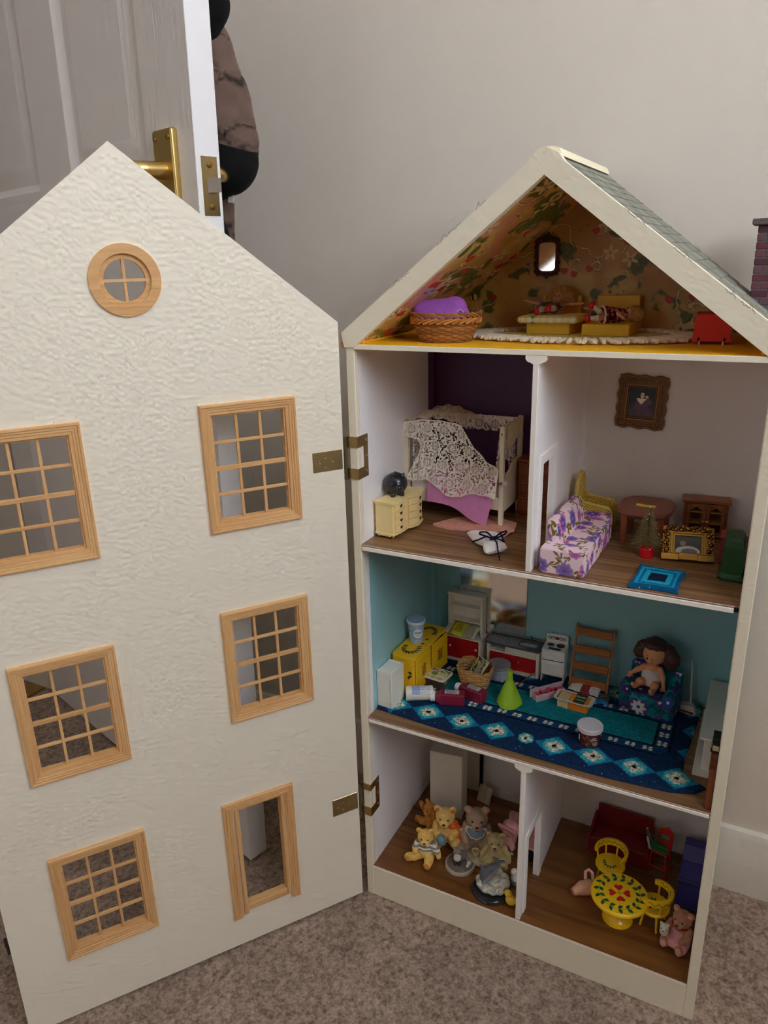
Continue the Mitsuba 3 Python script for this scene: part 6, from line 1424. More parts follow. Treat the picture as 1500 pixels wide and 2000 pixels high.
# fridge
t = Thing('toy_fridge', 'plain white toy fridge in the left front corner of the kitchen', 'fridge', KM(0.0128, 0.0290, RT, rz=-3))
FWH = [226, 226, 216]
t.part('body', cat(bx(0, 0.0215, 0, 0.0360, 0, 0.0575, 0.0006), bx(0.0, 0.0215, 0.0, 0.0022, 0.0570, 0.0592, 0.0004), bx(0.0, 0.0215, 0.0335, 0.0360, 0.0570, 0.0592, 0.0004)), FWH, 'satin')
k = t.part('door', bx(0.0222, 0.0252, -0.0004, 0.0364, 0.0006, 0.0592, 0.0006), FWH, 'satin')
for z in (0.0090, 0.0490): t.part('hinge_lug', bx(0.0205, 0.0226, -0.0008, 0.0006, z, z + 0.0060), FWH, 'satin')
t.part('door_gap', bx(0.0214, 0.0223, 0.001, 0.035, 0.002, 0.0570), [110, 106, 98], 'matte')

# white lotion bottle on its side
t = Thing('pump_bottle', 'white miniature bottle with a blue label lying beside the fridge', 'bottle', KM(0.0445, 0.0590, RT + 0.0108, rz=28) @ mv(ry=90))
def wb(v):
    c = np.tile([232, 228, 216.], (len(v), 1)); a = np.arctan2(v[:, 1], -v[:, 0]); z = v[:, 2]
    lab = (np.abs(a + 0.35) < 0.85); c[lab & (z > 0.0095) & (z < 0.0205)] = [150, 172, 212]; c[lab & (z >= 0.0205) & (z < 0.0350)] = [216, 222, 232]
    tx = (np.sin(z * 3200 + 2 * np.sin(a * 9)) > 0.3) & (np.abs(np.sin(a * 9)) > 0.75)
    c[tx & (z > 0.021) & (z < 0.036) & lab] = [120, 124, 140]; c[tx & ~lab & (z > 0.004) & (z < 0.038) & (a > 0.5) & (a < 1.3)] = [150, 138, 120]; return c
m = fine(lathe([(0.0096, 0), (0.0108, 0.0010), (0.0108, 0.0385), (0.0098, 0.0405), (0.0045, 0.0412), (0.0045, 0.0430)], 40), 0.0011); t.part('body', m, wb, 'gloss', smooth=40)
t.part('pump', cat(cyl([0, 0, 0.043], [0, 0, 0.0475], 0.0020, 10), tf(bx(-0.0020, 0.0095, -0.0018, 0.0018, 0.0470, 0.0500, 0.0006), mv(0, 0, 0))), [236, 232, 222], 'satin')
def sauce(label, M, L):
    t = Thing('sauce_bottle', label, 'bottle', M, 'dark red sauce bottles lying on the kitchen rug')
    RB = [128, 34, 60]
    m = tm(m3.Manifold.batch_hull([man(tf(rbox(-0.0095, 0.0095, -0.0085, 0.0085, 0.014, L, 0.0025, 10), I4)), man(lathe([(0.0060, 0.0065), (0.0060, 0.0075)], 20))]))
    t.part('body', m, RB, 'gloss', smooth=30); t.part('cap', lathe([(0.0064, 0), (0.0066, 0.0008), (0.0066, 0.0066), (0.0060, 0.0072)], 24), [232, 230, 236], 'satin')
    k = t.part('label', bx(-0.0098, -0.0094, -0.0048, 0.0052, 0.021, L - 0.008), [190, 186, 184], 'satin')
    for j in range(4): t.part(k + '__print', bx(-0.01, -0.0098, -0.0038 + j * 0.0022, -0.0030 + j * 0.0022, 0.0225, L - 0.0105 - 0.003 * (j % 2)), [120, 114, 116], 'matte')
    return t
sauce('dark red miniature sauce bottle with a white cap lying nearest the rug edge', KM(0.0800, 0.0690, RT + 0.0096, rz=18) @ mv(ry=90), 0.0500)
sauce('dark red miniature sauce bottle lying against the front of the wicker kitchen basket', KM(0.1045, 0.1105, RT + 0.0096, rz=-13) @ mv(ry=90), 0.0490)
# tray of potatoes
def tray(name, label, M, w, l, h, col, cover, items, cat_='food tray'):
    t = Thing(name, label, cat_, M)
    o = sbox(-w / 2, -l / 2, w / 2, l / 2).buffer(-0.006).buffer(0.006, 8)
    hullm = tm(m3.Manifold.batch_hull([man(ext(affinity.scale(o, 0.78, 0.74), 0.0004, 0)), man(ext(affinity.scale(o, 0.93, 0.92), 0.0004, h - 0.0014))]))
    t.part('tub', hullm, col, 'gloss', smooth=30); t.part('rim', ext(o, 0.0013, h - 0.0013), [228, 226, 214], 'gloss')
    m = fine(ext(o.buffer(-0.0018), 0.0004, h - 0.0001), 0.0008); t.part('film', m, cover, 'gloss', smooth=False)
    for q in items: t.part(*q)
    return t
def potc(v):
    x, y = v[:, 0], v[:, 1]; c = np.tile([214, 220, 190.], (len(v), 1)); n = meshkit.noise(v * 500, 3)
    c[(y > 0.006) & (n > 0.45)] = [120, 130, 70]; c[(y > 0.007) & (x < -0.002) & (n > 0.5)] = [186, 92, 50]; c[(np.abs(y - 0.001) < 0.003) & (np.sin(x * 1500) > 0.4) & (np.abs(x) > 0.005)] = [150, 178, 96]
    c[np.hypot(x + 0.003, y) < 0.0052] = [108, 146, 62]; c[(np.hypot(x - 0.010, (y + 0.004) * 1.5) < 0.005) & (n > 0.4)] = [230, 220, 180]; c[(y < -0.0055)] = [226, 220, 200]; return c
pots = [('potato', tf(trimesh.creation.icosphere(2, 1), mv(x, -0.0105, 0.0180) @ np.diag([0.0056, 0.0038, 0.0016, 1])), mottled([206, 176, 120], 0.15, 400), 'gloss', True) for x in (-0.0105, 0.0005, 0.0110)]
tt_ = tray('potato_tray', 'white miniature tray of potatoes with a green printed lid beside the yellow cupboard', KM(0.0685, 0.1180, RT, rz=-6), 0.0430, 0.0340, 0.0180, mottled([90, 78, 64], 0.3, 300), potc, pots)
tt_.part('price_label', tf(bx(0.0205, 0.0215, -0.010, -0.002, 0.004, 0.012), mv(0, 0, 0, ry=-18)), [206, 206, 200], 'satin')
# kitchen basket with a packet in it
basket('wicker_basket', 'light straw coloured round wicker basket on the kitchen rug holding a leafy packet', KM(0.1235, 0.1370, RT), 0.0272, 0.0245, 0.0360, 0.64, 17, [206, 160, 96], rim_wave=0.0022, rw=0.0012)
def leafy(v):
    n = meshkit.fbm(v * 420, 3, 6); c = mixc([66, 60, 34], [206, 192, 120], sm(0.42, 0.62, n)); c[(np.abs(v[:, 0] - 0.002) < 0.004) & (v[:, 1] < 0.014)] = [176, 168, 150]
    tx = (np.abs(v[:, 0] - 0.002) < 0.003) & (np.sin(v[:, 1] * 2600) > 0.3) & (v[:, 1] < 0.013); c[tx] = [116, 108, 96]; return c
t = Thing('leaf_tray', 'small flat tray printed with dark leaves standing tilted in the kitchen basket', 'food tray', KM(0.1270, 0.1330, RT + 0.0300, rz=-28, ry=0) @ mv(rx=48, rz=-6))
t.part('tray', rbox(-0.0125, 0.0125, -0.0215, 0.0215, -0.0020, 0.0006, 0.0009, 8), [206, 202, 180], 'gloss'); t.part('film', fine(bx(-0.0112, 0.0112, -0.0202, 0.0202, 0.0004, 0.0009), 0.0008), leafy, 'gloss', smooth=False)
# round clear tub
t = Thing('round_tub', 'round translucent grey tub with printed sides in front of the sink unit', 'tub', KM(0.1475, 0.1790, RT, rz=0))
def rt(v):
    c = np.tile([196, 204, 214.], (len(v), 1)); a = np.arctan2(v[:, 1], v[:, 0]); z = v[:, 2]
    tx = (np.sin(a * 90 + 3 * np.sin(a * 17)) > 0.0) & (np.abs(((z - 0.0025) % 0.0026) - 0.0013) < 0.0006) & (z > 0.0025) & (z < 0.0155) & (np.sin(a * 6) > -0.85); c[tx] = [128, 136, 150]
    c[(a < -2.2) | (a > 2.6)] = [44, 52, 66]; return c
m = fine(lathe([(0.0162, 0), (0.0168, 0.0010), (0.0172, 0.0185)], 44), 0.0008); t.part('body', m, rt, 'gloss', smooth=40); t.part('lid', lathe([(0.0176, 0.0180), (0.0179, 0.0190), (0.0179, 0.0226), (0.0172, 0.0234), (0.0165, 0.0230)], 44), [150, 150, 156], 'gloss', smooth=40)
t.part('lid_pip', tf(trimesh.creation.icosphere(1, 0.0006), mv(0.001, 0, 0.0232)), [206, 186, 170], 'satin', smooth=True)
# green funnel
t = Thing('funnel', 'lime green plastic funnel standing upside down on the rug', 'funnel', KM(0.1850, 0.1150, RT))
def fun(u, v):
    a = u * 2 * np.pi
    r = np.interp(v, [0, 0.10, 0.62, 0.70, 0.94, 1.0], [0.0182, 0.0172, 0.0062, 0.0042, 0.0033, 0.0030]); r = r * (1 + 0.03 * np.sin(3 * a) * (1 - v))
    z = v * 0.0545 + (0.0022 * np.maximum(np.sin(3 * a + 2.4), 0) ** 2) * np.clip(1 - v * 6, 0, 1)
    return np.stack([r * np.cos(a), r * np.sin(a), z + 0.0004], -1)
t.part('body', solid_sheet(64, 40, fun, 0.0009), [150, 194, 40], 'satin', smooth=40)
for k in range(6): t.part('spout_rib', cyl([0.0040 * math.cos(k * 1.047), 0.0040 * math.sin(k * 1.047), 0.0385], [0.0032 * math.cos(k * 1.047), 0.0032 * math.sin(k * 1.047), 0.0530], 0.0005, 6), [138, 182, 36], 'satin')
# spoon
t = Thing('spoon', 'small metal spoon lying behind the green funnel', 'spoon', KM(0.1800, 0.1500, RT - 0.0006, rz=66))
bowl = solid_sheet(16, 16, lambda u, v: np.stack([0.0085 * (u * 2 - 1) * np.sqrt(np.clip(1 - 0.5 * (v * 2 - 1) ** 2, 0, 1)) - 0.004, 0.0062 * (v * 2 - 1) * np.sqrt(np.clip(1 - 0.5 * (u * 2 - 1) ** 2, 0, 1)), 0.0012 + 0.0026 * ((u * 2 - 1) ** 2 + (v * 2 - 1) ** 2) * 0.5], -1), 0.0006)
t.part('bowl', bowl, [170, 160, 156], 'metal', smooth=True); t.part('handle', tube([(0.004, 0, 0.004), (0.014, 0, 0.0065), (0.030, 0, 0.009), (0.044, 0, 0.012), (0.048, 0, 0.0115)], [0.0012, 0.0009, 0.0009, 0.0013, 0.0009], 8), [190, 184, 172], 'metal')
# raspberry box
t = Thing('raspberry_box', 'clear miniature box of pink raspberries on the teal middle of the rug', 'food box', KM(0.2330, 0.1580, RT, rz=50))
t.part('tub', sub(bx(-0.0270, 0.0230, -0.0070, 0.0070, 0, 0.0110, 0.0008), bx(-0.0262, 0.0222, -0.0062, 0.0062, 0.0008, 0.0120)), [222, 190, 196], 'gloss')
t.part('base_card', bx(-0.0260, 0.0220, -0.0058, 0.0058, 0.0009, 0.0030), [120, 40, 56], 'satin')
r_ = np.random.default_rng(8)
for k in range(22):
    q = (-0.0235 + (k // 2) * 0.0044, (-0.0030 if k % 2 else 0.0030) + r_.uniform(-0.0008, 0.0008), 0.0066 + r_.uniform(0, 0.0034))
    t.part('raspberry', tf(lathe_open([(0.0009, 0), (0.0024, 0.0004), (0.0027, 0.0020), (0.0016, 0.0040), (0.0003, 0.0044)], 10), mv(*q, rx=r_.uniform(0, 360), ry=r_.uniform(0, 360))), mottled([208, 62, 92], 0.25, 1500, k), 'gloss', smooth=True)
t.part('lid', bx(-0.0300, 0.0260, 0.0066, 0.0074, 0.0020, 0.0150), [206, 190, 194], 'gloss')
# packets under the ladder shelf
def pk2(v):
    c = np.tile([222, 220, 216.], (len(v), 1)); x, y = v[:, 0], v[:, 1]; n = meshkit.noise(v * 600, 3)
    q = (x > -0.004) & (x < 0.0085); c[q] = mixc([170, 70, 40], [120, 44, 30], n)[q]; q = (np.abs(x - 0.0065 - 0.003 * np.sin(y * 300)) < 0.0024); c[q] = [172, 44, 84]; return c
packet('food_packet', 'white paper packet with a red picture lying under the ladder shelf', KM(0.2785, 0.1890, RT + 0.0090, rz=-6, rx=8), 0.046, 0.028, 0.0085, pk2)
def pk3(v):
    c = np.tile([60, 62, 64.], (len(v), 1)); n = meshkit.noise(v * 500, 2); c[n > 0.6] = [96, 94, 90]; c[v[:, 1] < -0.0075] = [20, 130, 190]; return c
packet('food_packet', 'grey packet with a bright blue edge lying beside the teal armchair', KM(0.2990, 0.1775, RT + 0.0045, rz=-5, rx=4), 0.036, 0.026, 0.0070, pk3)
# carrot and dip tray
t = Thing('carrot_tray', 'miniature tray of dip and carrot sticks with a dark PLANT label on the rug', 'food tray', KM(0.2725, 0.1450, RT, rz=-4))
o = sbox(-0.0280, -0.0140, 0.0280, 0.0140).buffer(-0.006).buffer(0.006, 8)
for nm, x0, x1, c in (('dip', -0.0225, -0.0085, [212, 186, 136]), ('carrots', -0.0070, 0.0215, [224, 130, 40])): t.part(nm, rbox(x0, x1, -0.0105, 0.0105, 0, 0.0150, 0.0014, 8), mottled(c, 0.12, 700), 'gloss')
t.part('divider', bx(-0.0086, -0.0069, -0.0106, 0.0106, 0, 0.0150), [214, 210, 196], 'gloss'); t.part('rim', ext(o.difference(sbox(-0.0235, -0.0105, 0.0220, 0.0105)), 0.0012, 0.0146), [214, 204, 182], 'gloss')
for k in range(7): t.part('carrot_stick', bx(-0.0062, 0.0150 + 0.003 * (k % 2), -0.0098 + k * 0.0028, -0.0074 + k * 0.0028, 0.0150, 0.0158, 0.0003), [230, 134 + 6 * (k % 3), 40], 'gloss')
k = t.part('label', bx(0.0010, 0.0165, -0.0125, 0.0125, 0.0160, 0.0164), [46, 56, 42], 'satin')
t.part(k + '__lettering', tf(letters('PLANT', 0.0030, 0.0002), mv(0.0088, 0.0040, 0.0164) @ np.diag([0.95, 1.2, 1, 1])), [226, 224, 206], 'satin', smooth=False); t.part(k + '__stripe', bx(0.0020, 0.0155, -0.0050, -0.0028, 0.0164, 0.0165), [150, 160, 120], 'satin')
# brown dessert pot
t = Thing('dessert_pot', 'dark brown miniature dessert pot with a white lid on the front of the rug', 'tub', KM(0.3110, 0.0700, RT, rz=10))
def dp(v):
    n = meshkit.fbm(v * 330, 3, 2); a = np.arctan2(v[:, 1], v[:, 0]); c = mixc([76, 32, 34], [150, 86, 48], sm(0.5, 0.66, n) * ((a > -2.4) & (a < -1.45))); return c
m = fine(lathe([(0.0128, 0), (0.0134, 0.0008), (0.0150, 0.0240)], 44), 0.0008); t.part('body', m, dp, 'gloss', smooth=40)
t.part('lid', lathe([(0.0152, 0.0220), (0.0166, 0.0226), (0.0168, 0.0282), (0.0160, 0.0290), (0.0152, 0.0284), (0.0, 0.0283)], 44), [206, 202, 208], 'satin', smooth=40)
for i, (tx, h, z) in enumerate((('HOT', 0.0022, 0.0168), ('MOUSSE', 0.0017, 0.0138))): t.part('lettering', tf(wrap(letters(tx, h, 0.0002), 0.0152 - i * 0.0002), mv(0, 0, z, rz=24)), [226, 216, 206], 'satin', smooth=False)
for j in range(3): t.part('small_print', tf(wrap(fine(bx(-0.004 + j * 0.0008, 0.004, -0.0004, 0.0004, 0, 0.0002), 0.001), 0.0146 - j * 0.0001), mv(0, 0, 0.0100 - j * 0.0020, rz=30)), [190, 176, 166], 'satin', smooth=False)
t.part('nutrition_label', tf(wrap(fine(bx(-0.0014, 0.0014, -0.0040, 0.0040, 0, 0.0002), 0.001), 0.0146), mv(0, 0, 0.0120, rz=-62)), [206, 200, 196], 'satin', smooth=False)
# ---------------------------------------------------------------- ground floor, left room
GM = lambda x, y, z=0.0, rz=0, **k: mv(x, y, ZG + z, rz, **k)
t = Thing('white_box', 'tall plain white painted box standing in the left ground floor room', 'box', GM(0.0440, 0.1450, 0, rz=7))
t.part('body', bx(0, 0.0545, 0, 0.0360, 0, 0.1235, 0.0008), mottled([228, 220, 206], 0.05, 160), 'satin')
t.part('paint_edge', bx(0.0002, 0.0543, -0.0004, 0.0006, 0.1205, 0.1237, 0.0003), mottled([222, 212, 194], 0.12, 400), 'satin')
house.part('back_gap', bx(0.1010, 0.1075, D - 0.0012, D, ZG, ZK - 0.008), [20, 16, 14], 'matte')
house.part('back_gap', bx(0.2330, 0.2338, D - 0.0012, D, ZG, ZK - 0.008), [60, 52, 46], 'matte') if False else None
t = Thing('paper_tag', 'small pleated cream paper card leaning against the back wall beside the white box', 'card', GM(0.1040, 0.2070, 0.0006, rz=-12, rx=-24))
for k in range(5): t.part('pleat', bx(k * 0.0050, k * 0.0050 + 0.0048, 0.0004 * (k % 2), 0.0008 + 0.0004 * (k % 2), 0, 0.0290), [222, 212, 190] if k % 2 else [212, 202, 180], 'matte')
t.part('tab', bx(0.005, 0.011, 0, 0.0006, 0.029, 0.033), [206, 198, 180], 'matte')

def bear(name, label, M, col, s=1.0, fin='satin', pose=None, foot=None, muzz=None, noise=0.0008, arms=((-0.0135, -0.010, 0.0150), (0.0135, -0.010, 0.0150)), legs=((-0.0150, -0.0200, 0.0050), (0.0140, -0.0215, 0.0050)), head=(0, -0.002, 0.0355), turn=0.0, group=None, extra=(), cat_='figurine', eyes=True, hr=1.0):
    """a seated toy bear about 46 mm tall before scaling, facing -y; one continuous body"""
    col = np.array(col, float); foot = np.array(foot if foot is not None else col * 0.85); muzz = np.array(muzz if muzz is not None else np.clip(col * 1.08, 0, 255))
    hx, hy, hz = head; ct, st_ = math.cos(turn), math.sin(turn)
    def hd(x, y, z): return (hx + (x * ct - y * st_) * hr, hy + (x * st_ + y * ct) * hr, hz + z * hr)
    P = [E([0, 0.001, 0.0135], [0.0118, 0.0100, 0.0142], col), E([0, -0.0012, 0.0105], [0.0108, 0.0098, 0.0095], col),
         E(hd(0, 0, 0), [0.0105 * hr, 0.0098 * hr, 0.0098 * hr], col), E(hd(0, -0.0082, -0.0028), [0.0052 * hr, 0.0050 * hr, 0.0042 * hr], muzz, k=0.0015),
         E(hd(-0.0084, 0.0012, 0.0082), [0.0042 * hr, 0.0024 * hr, 0.0042 * hr], col, k=0.0012), E(hd(0.0084, 0.0012, 0.0082), [0.0042 * hr, 0.0024 * hr, 0.0042 * hr], col, k=0.0012),
         E(hd(-0.0084, -0.0010, 0.0080), [0.0024 * hr, 0.0014 * hr, 0.0024 * hr], foot, k=0.0006), E(hd(0.0084, -0.0010, 0.0080), [0.0024 * hr, 0.0014 * hr, 0.0024 * hr], foot, k=0.0006)]
    for sx, a in ((-1, arms[0]), (1, arms[1])):
        sh = (sx * 0.0098, -0.001, 0.0230); el = ((sh[0] + a[0]) / 2 + sx * 0.0022, (sh[1] + a[1]) / 2, (sh[2] + a[2]) / 2 - 0.001)
        P += [C(sh, el, 0.0043, 0.0040, col), C(el, a, 0.0040, 0.0037, col)]
    for sx, l in ((-1, legs[0]), (1, legs[1])):
        P += [C((sx * 0.0066, -0.003, 0.0060), ((sx * 0.0066 + l[0]) / 2, (l[1] - 0.003) / 2, 0.0060), 0.0062, 0.0058, col), C(((sx * 0.0066 + l[0]) / 2, (l[1] - 0.003) / 2, 0.0060), (l[0], l[1] + 0.004, l[2]), 0.0056, 0.0050, col),
              E((l[0], l[1] + 0.001, l[2] + 0.0016), [0.0050, 0.0034, 0.0064], col, k=0.001), E((l[0], l[1] - 0.0016, l[2] + 0.0016), [0.0036, 0.0020, 0.0048], foot, k=0.0005)]
    P += list(extra)
    m, c = fig(P, 0.00085, 0.0020, noise, 520, base=col)
    zmin = m.vertices[:, 2].min(); m.apply_translation([0, 0, -zmin])
    c = np.clip(c * (0.86 + 0.28 * meshkit.fbm(m.vertices * 420, 3, 4)[:, None]), 0, 255)
    t = Thing(name, label, cat_, M @ np.diag([s, s, s, 1]), group)
    t.part('body', m, c, fin, smooth=True)
    def put(part, q, r, cc, sc=(1, 1, 1)): t.part(part, tf(trimesh.creation.icosphere(2, r), mv(q[0], q[1], q[2] - zmin) @ np.diag([*sc, 1])), cc, 'gloss', smooth=True)
    if eyes:
        for sx in (-1, 1): put('eye', hd(sx * 0.0042, -0.0088, 0.0020), 0.0010, [26, 20, 18])
    put('nose', hd(0, -0.0130, -0.0012), 0.0016 * hr, [44, 28, 22], (1.2, 0.7, 0.8))
    z_ = hd(0, -0.0126, -0.0050); t.part('mouth', tube([(z_[0] - 0.0018, z_[1] + 0.0008, z_[2] - zmin), (z_[0], z_[1], z_[2] - zmin - 0.0006), (z_[0] + 0.0018, z_[1] + 0.0008, z_[2] - zmin)], 0.0004, 5), [70, 40, 30], 'satin')
    t.zmin = zmin
    return t
def shell(t, prims, h, paint, name, k=0.002, fin='satin', noise=0.0004, trim=None):
    m, c = fig(prims, h, k, noise, 500)
    m.apply_translation([0, 0, -t.zmin])
    if trim is not None: m = sub(m, *trim) if m.is_watertight else m
    t.part(name, m, paint, fin, smooth=True)
TED = [222, 182, 100]
# bear in a striped jersey
b = bear('bear_figurine', 'honey coloured teddy figurine in a grey and white striped jersey at the left front', GM(0.0790, 0.0500, 0.0004, rz=12), TED, 1.16, 'matte', foot=[204, 140, 76], arms=((-0.0120, -0.0110, 0.0165), (0.0190, -0.0080, 0.0120)), legs=((-0.0215, -0.0150, 0.0060), (0.0065, -0.0235, 0.0060)), turn=0.10)
def stripes(v):
    q = np.sin(v[:, 2] * 1250 + 0.8 + 6 * v[:, 0] + 20 * v[:, 1]) > 0.05; return np.where(q[:, None], [224, 218, 204], [128, 124, 110.])
shell(b, [E([0, 0.001, 0.0150], [0.0128, 0.0110, 0.0105]), C([-0.0098, -0.001, 0.0230], [-0.0125, -0.0060, 0.0190], 0.0052, 0.0050), C([0.0098, -0.001, 0.0230], [0.0160, -0.0050, 0.0170], 0.0052, 0.0050), E([0, 0, 0.0235], [0.0085, 0.0080, 0.0050])], 0.00085, stripes, 'jersey')
# small bear behind
bear('bear_figurine', 'small dark honey bear figurine with raised arms behind the others', GM(0.0600, 0.1130, 0.0004, rz=-30), [190, 130, 62], 1.05, 'matte', foot=[170, 104, 50], arms=((-0.0180, -0.006, 0.0360), (0.0150, -0.006, 0.0400)), legs=((-0.0200, -0.0130, 0.0060), (0.0130, -0.0190, 0.0060)))
# bear with the orange bow and the pot
b = bear('bear_figurine', 'honey teddy figurine with an orange scarf holding a blue green pot', GM(0.0950, 0.0910, 0.0004, rz=24), [226, 188, 112], 1.44, 'matte', foot=[196, 116, 62], arms=((-0.0080, -0.0135, 0.0150), (0.0060, -0.0125, 0.0140)), legs=((-0.0120, -0.0190, 0.0070), (0.0150, -0.0195, 0.0010)), head=(-0.0005, -0.003, 0.0350), turn=-0.15)
t = b; zz = b.zmin
t.part('pot', tf(lathe([(0.0030, 0), (0.0052, 0.0015), (0.0056, 0.0050), (0.0050, 0.0070), (0.0054, 0.0078), (0.0046, 0.0092), (0.0030, 0.0108), (0.0016, 0.0112)], 24), mv(-0.0050, -0.0165, 0.0095 - zz)), lambda v: mixc([86, 134, 128], [116, 142, 152], sm(0.0160, 0.0185, v[:, 2])), 'gloss', smooth=40)
shell(b, [C([0.0075, -0.0035, 0.0265], [0.0135, -0.0040, 0.0180], 0.0046, 0.0042), C([0.0135, -0.0045, 0.0180], [0.0145, -0.0080, 0.0080], 0.0044, 0.0034), E([0.0070, -0.0080, 0.0260], [0.0045, 0.0030, 0.0032])], 0.00085, mottled([226, 100, 28], 0.15, 500), 'scarf')
# large grey brown bear on its mound
t0 = bear('bear_figurine', 'large grey brown bear figurine in a blue bib sitting on a green base', GM(0.1420, 0.1060, 0.0030, rz=14), [158, 134, 110], 1.60, 'satin', foot=[196, 134, 124], muzz=[176, 140, 120], arms=((-0.0095, -0.0120, 0.0120), (0.0100, -0.0115, 0.0110)), legs=((-0.0135, -0.0185, 0.0040), (0.0135, -0.0185, 0.0040)), head=(0.0, -0.002, 0.0340), turn=0.12, hr=1.02)
zz = t0.zmin
m, c = fig([E([0, -0.004, 0.0015], [0.0235, 0.0215, 0.0040]), E([0.004, -0.018, 0.001], [0.014, 0.010, 0.0038])], 0.001, 0.003, 0.001, 300); m = sub(m, bx(-0.1, 0.1, -0.1, 0.1, -0.1, -0.0018))
t0.part('base', tf(m, mv(0, 0, -0.0002)), mottled([164, 160, 122], 0.22, 260), 'satin', smooth=True)
bibp = Polygon([(0.0105 * math.cos(a) * (1 + 0.05 * math.cos(9 * a)), 0.0095 * math.sin(a) * (1 + 0.05 * math.cos(9 * a))) for a in np.linspace(math.pi, 2 * math.pi, 30)] + [(0.0085, 0.0025), (-0.0085, 0.0025)])
def bibm(p, d0, d1):
    m = fine(extxz(p, d0, d1), 0.0012); v = np.asarray(m.vertices).copy(); v[:, 1] += 0.0035 * (v[:, 0] / 0.010) ** 2 + 0.0012 * (v[:, 2] / 0.01); m.vertices = v; return tf(m, mv(0, -0.0118, 0.0262 - zz))
t0.part('bib', bibm(bibp, -0.0004, 0.0010), [222, 216, 204], 'satin', smooth=True); t0.part('bib__centre', bibm(affinity.scale(bibp, 0.80, 0.78, origin=(0, 0.001)), -0.0012, -0.0002), mottled([116, 140, 154], 0.12, 400), 'satin', smooth=True)
t0.part('cup', tf(lathe_open([(0.0020, 0), (0.0026, 0.0004), (0.0036, 0.0048), (0.0038, 0.0052), (0.0030, 0.0050), (0.0022, 0.0012)], 20), mv(0.0012, -0.0200, 0.0052 - zz)), [214, 204, 180], 'gloss', smooth=50); t0.part('cup__tea', tf(lathe([(0.0030, 0), (0.0030, 0.0002)], 16), mv(0.0012, -0.0200, 0.0094 - zz)), [176, 122, 62], 'gloss')
t0.part('sleeve_patch', tf(trimesh.creation.icosphere(2, 1), mv(-0.0142, -0.0058, 0.0185 - zz) @ np.diag([0.0022, 0.0016, 0.0034, 1])), [222, 216, 204], 'satin', smooth=True)
t0.part('honey_leaf', tf(trimesh.creation.icosphere(2, 1), mv(0.0125, -0.0225, 0.0030 - zz) @ np.diag([0.0042, 0.0024, 0.0030, 1])), [206, 166, 74], 'satin', smooth=True)
# glossy pale bear
bear('bear_figurine', 'glossy olive cream ceramic bear figurine between the large bear and the dividing wall', GM(0.1800, 0.0860, 0.0004, rz=20), [182, 164, 112], 1.20, 'gloss', foot=[160, 134, 84], noise=0.0, arms=((-0.0165, -0.0050, 0.0060), (0.0165, -0.0060, 0.0070)), legs=((-0.0110, -0.0120, 0.0020), (0.0110, -0.0150, 0.0020)), head=(0, -0.003, 0.0350), turn=-0.1)
# cat on a round base
t = Thing('cat_figurine', 'grey cat figurine with a white chest on a round stone coloured base', 'figurine', GM(0.1335, 0.0570, 0.0003, rz=18))
t.part('base', lathe([(0.0215, 0), (0.0232, 0.0008), (0.0232, 0.0050), (0.0222, 0.0062), (0.0, 0.0064)], 48), mottled([176, 166, 150], 0.15, 200), 'satin', smooth=40)
t.part('base__ground', lathe([(0.0205, 0.0060), (0.0200, 0.0070), (0.0, 0.0076)], 40), mottled([112, 102, 92], 0.35, 400), 'matte', smooth=True)
CG, CWt, CBk = [132, 118, 116], [222, 214, 206], [52, 50, 56]
m, c = fig([E([-0.003, 0.002, 0.0170], [0.0072, 0.0085, 0.0115], CG), E([0.001, 0.009, 0.0125], [0.0095, 0.0090, 0.0080], CG), E([-0.004, -0.0052, 0.0195], [0.0055, 0.0042, 0.0066], CWt), E([-0.004, -0.0040, 0.0300], [0.0064, 0.0058, 0.0058], CG), E([-0.004, -0.0082, 0.0280], [0.0034, 0.0030, 0.0026], CWt, k=0.0015),
    C([-0.0080, -0.003, 0.0345], [-0.0092, -0.003, 0.0388], 0.0024, 0.0006, CG, k=0.001), C([0.0000, -0.003, 0.0345], [0.0014, -0.003, 0.0388], 0.0024, 0.0006, CG, k=0.001),
    C([-0.0068, -0.0055, 0.0160], [-0.0072, -0.0072, 0.0085], 0.0028, 0.0024, CBk, k=0.0012), C([-0.0010, -0.0058, 0.0160], [-0.0006, -0.0076, 0.0085], 0.0028, 0.0024, CBk, k=0.0012), C([0.009, 0.010, 0.0090], [0.014, -0.001, 0.0088], 0.0032, 0.0030, [150, 134, 128]), C([0.014, -0.001, 0.0088], [0.0115, -0.009, 0.0088], 0.0030, 0.0022, CWt)], 0.0008, 0.0018, 0.0006, 600, base=CG)
t.part('cat', m, np.clip(c * (0.8 + 0.4 * meshkit.fbm(m.vertices * 500, 3, 5)[:, None]), 0, 255), 'satin', smooth=True)
for sx in (-1, 1): t.part('eye', tf(trimesh.creation.icosphere(1, 0.0008), mv(-0.004 + sx * 0.0026, -0.0092, 0.0308)), [30, 34, 28], 'gloss', smooth=True)
t.part('nose', tf(trimesh.creation.icosphere(1, 0.0006), mv(-0.004, -0.0112, 0.0288)), [120, 70, 70], 'satin', smooth=True)
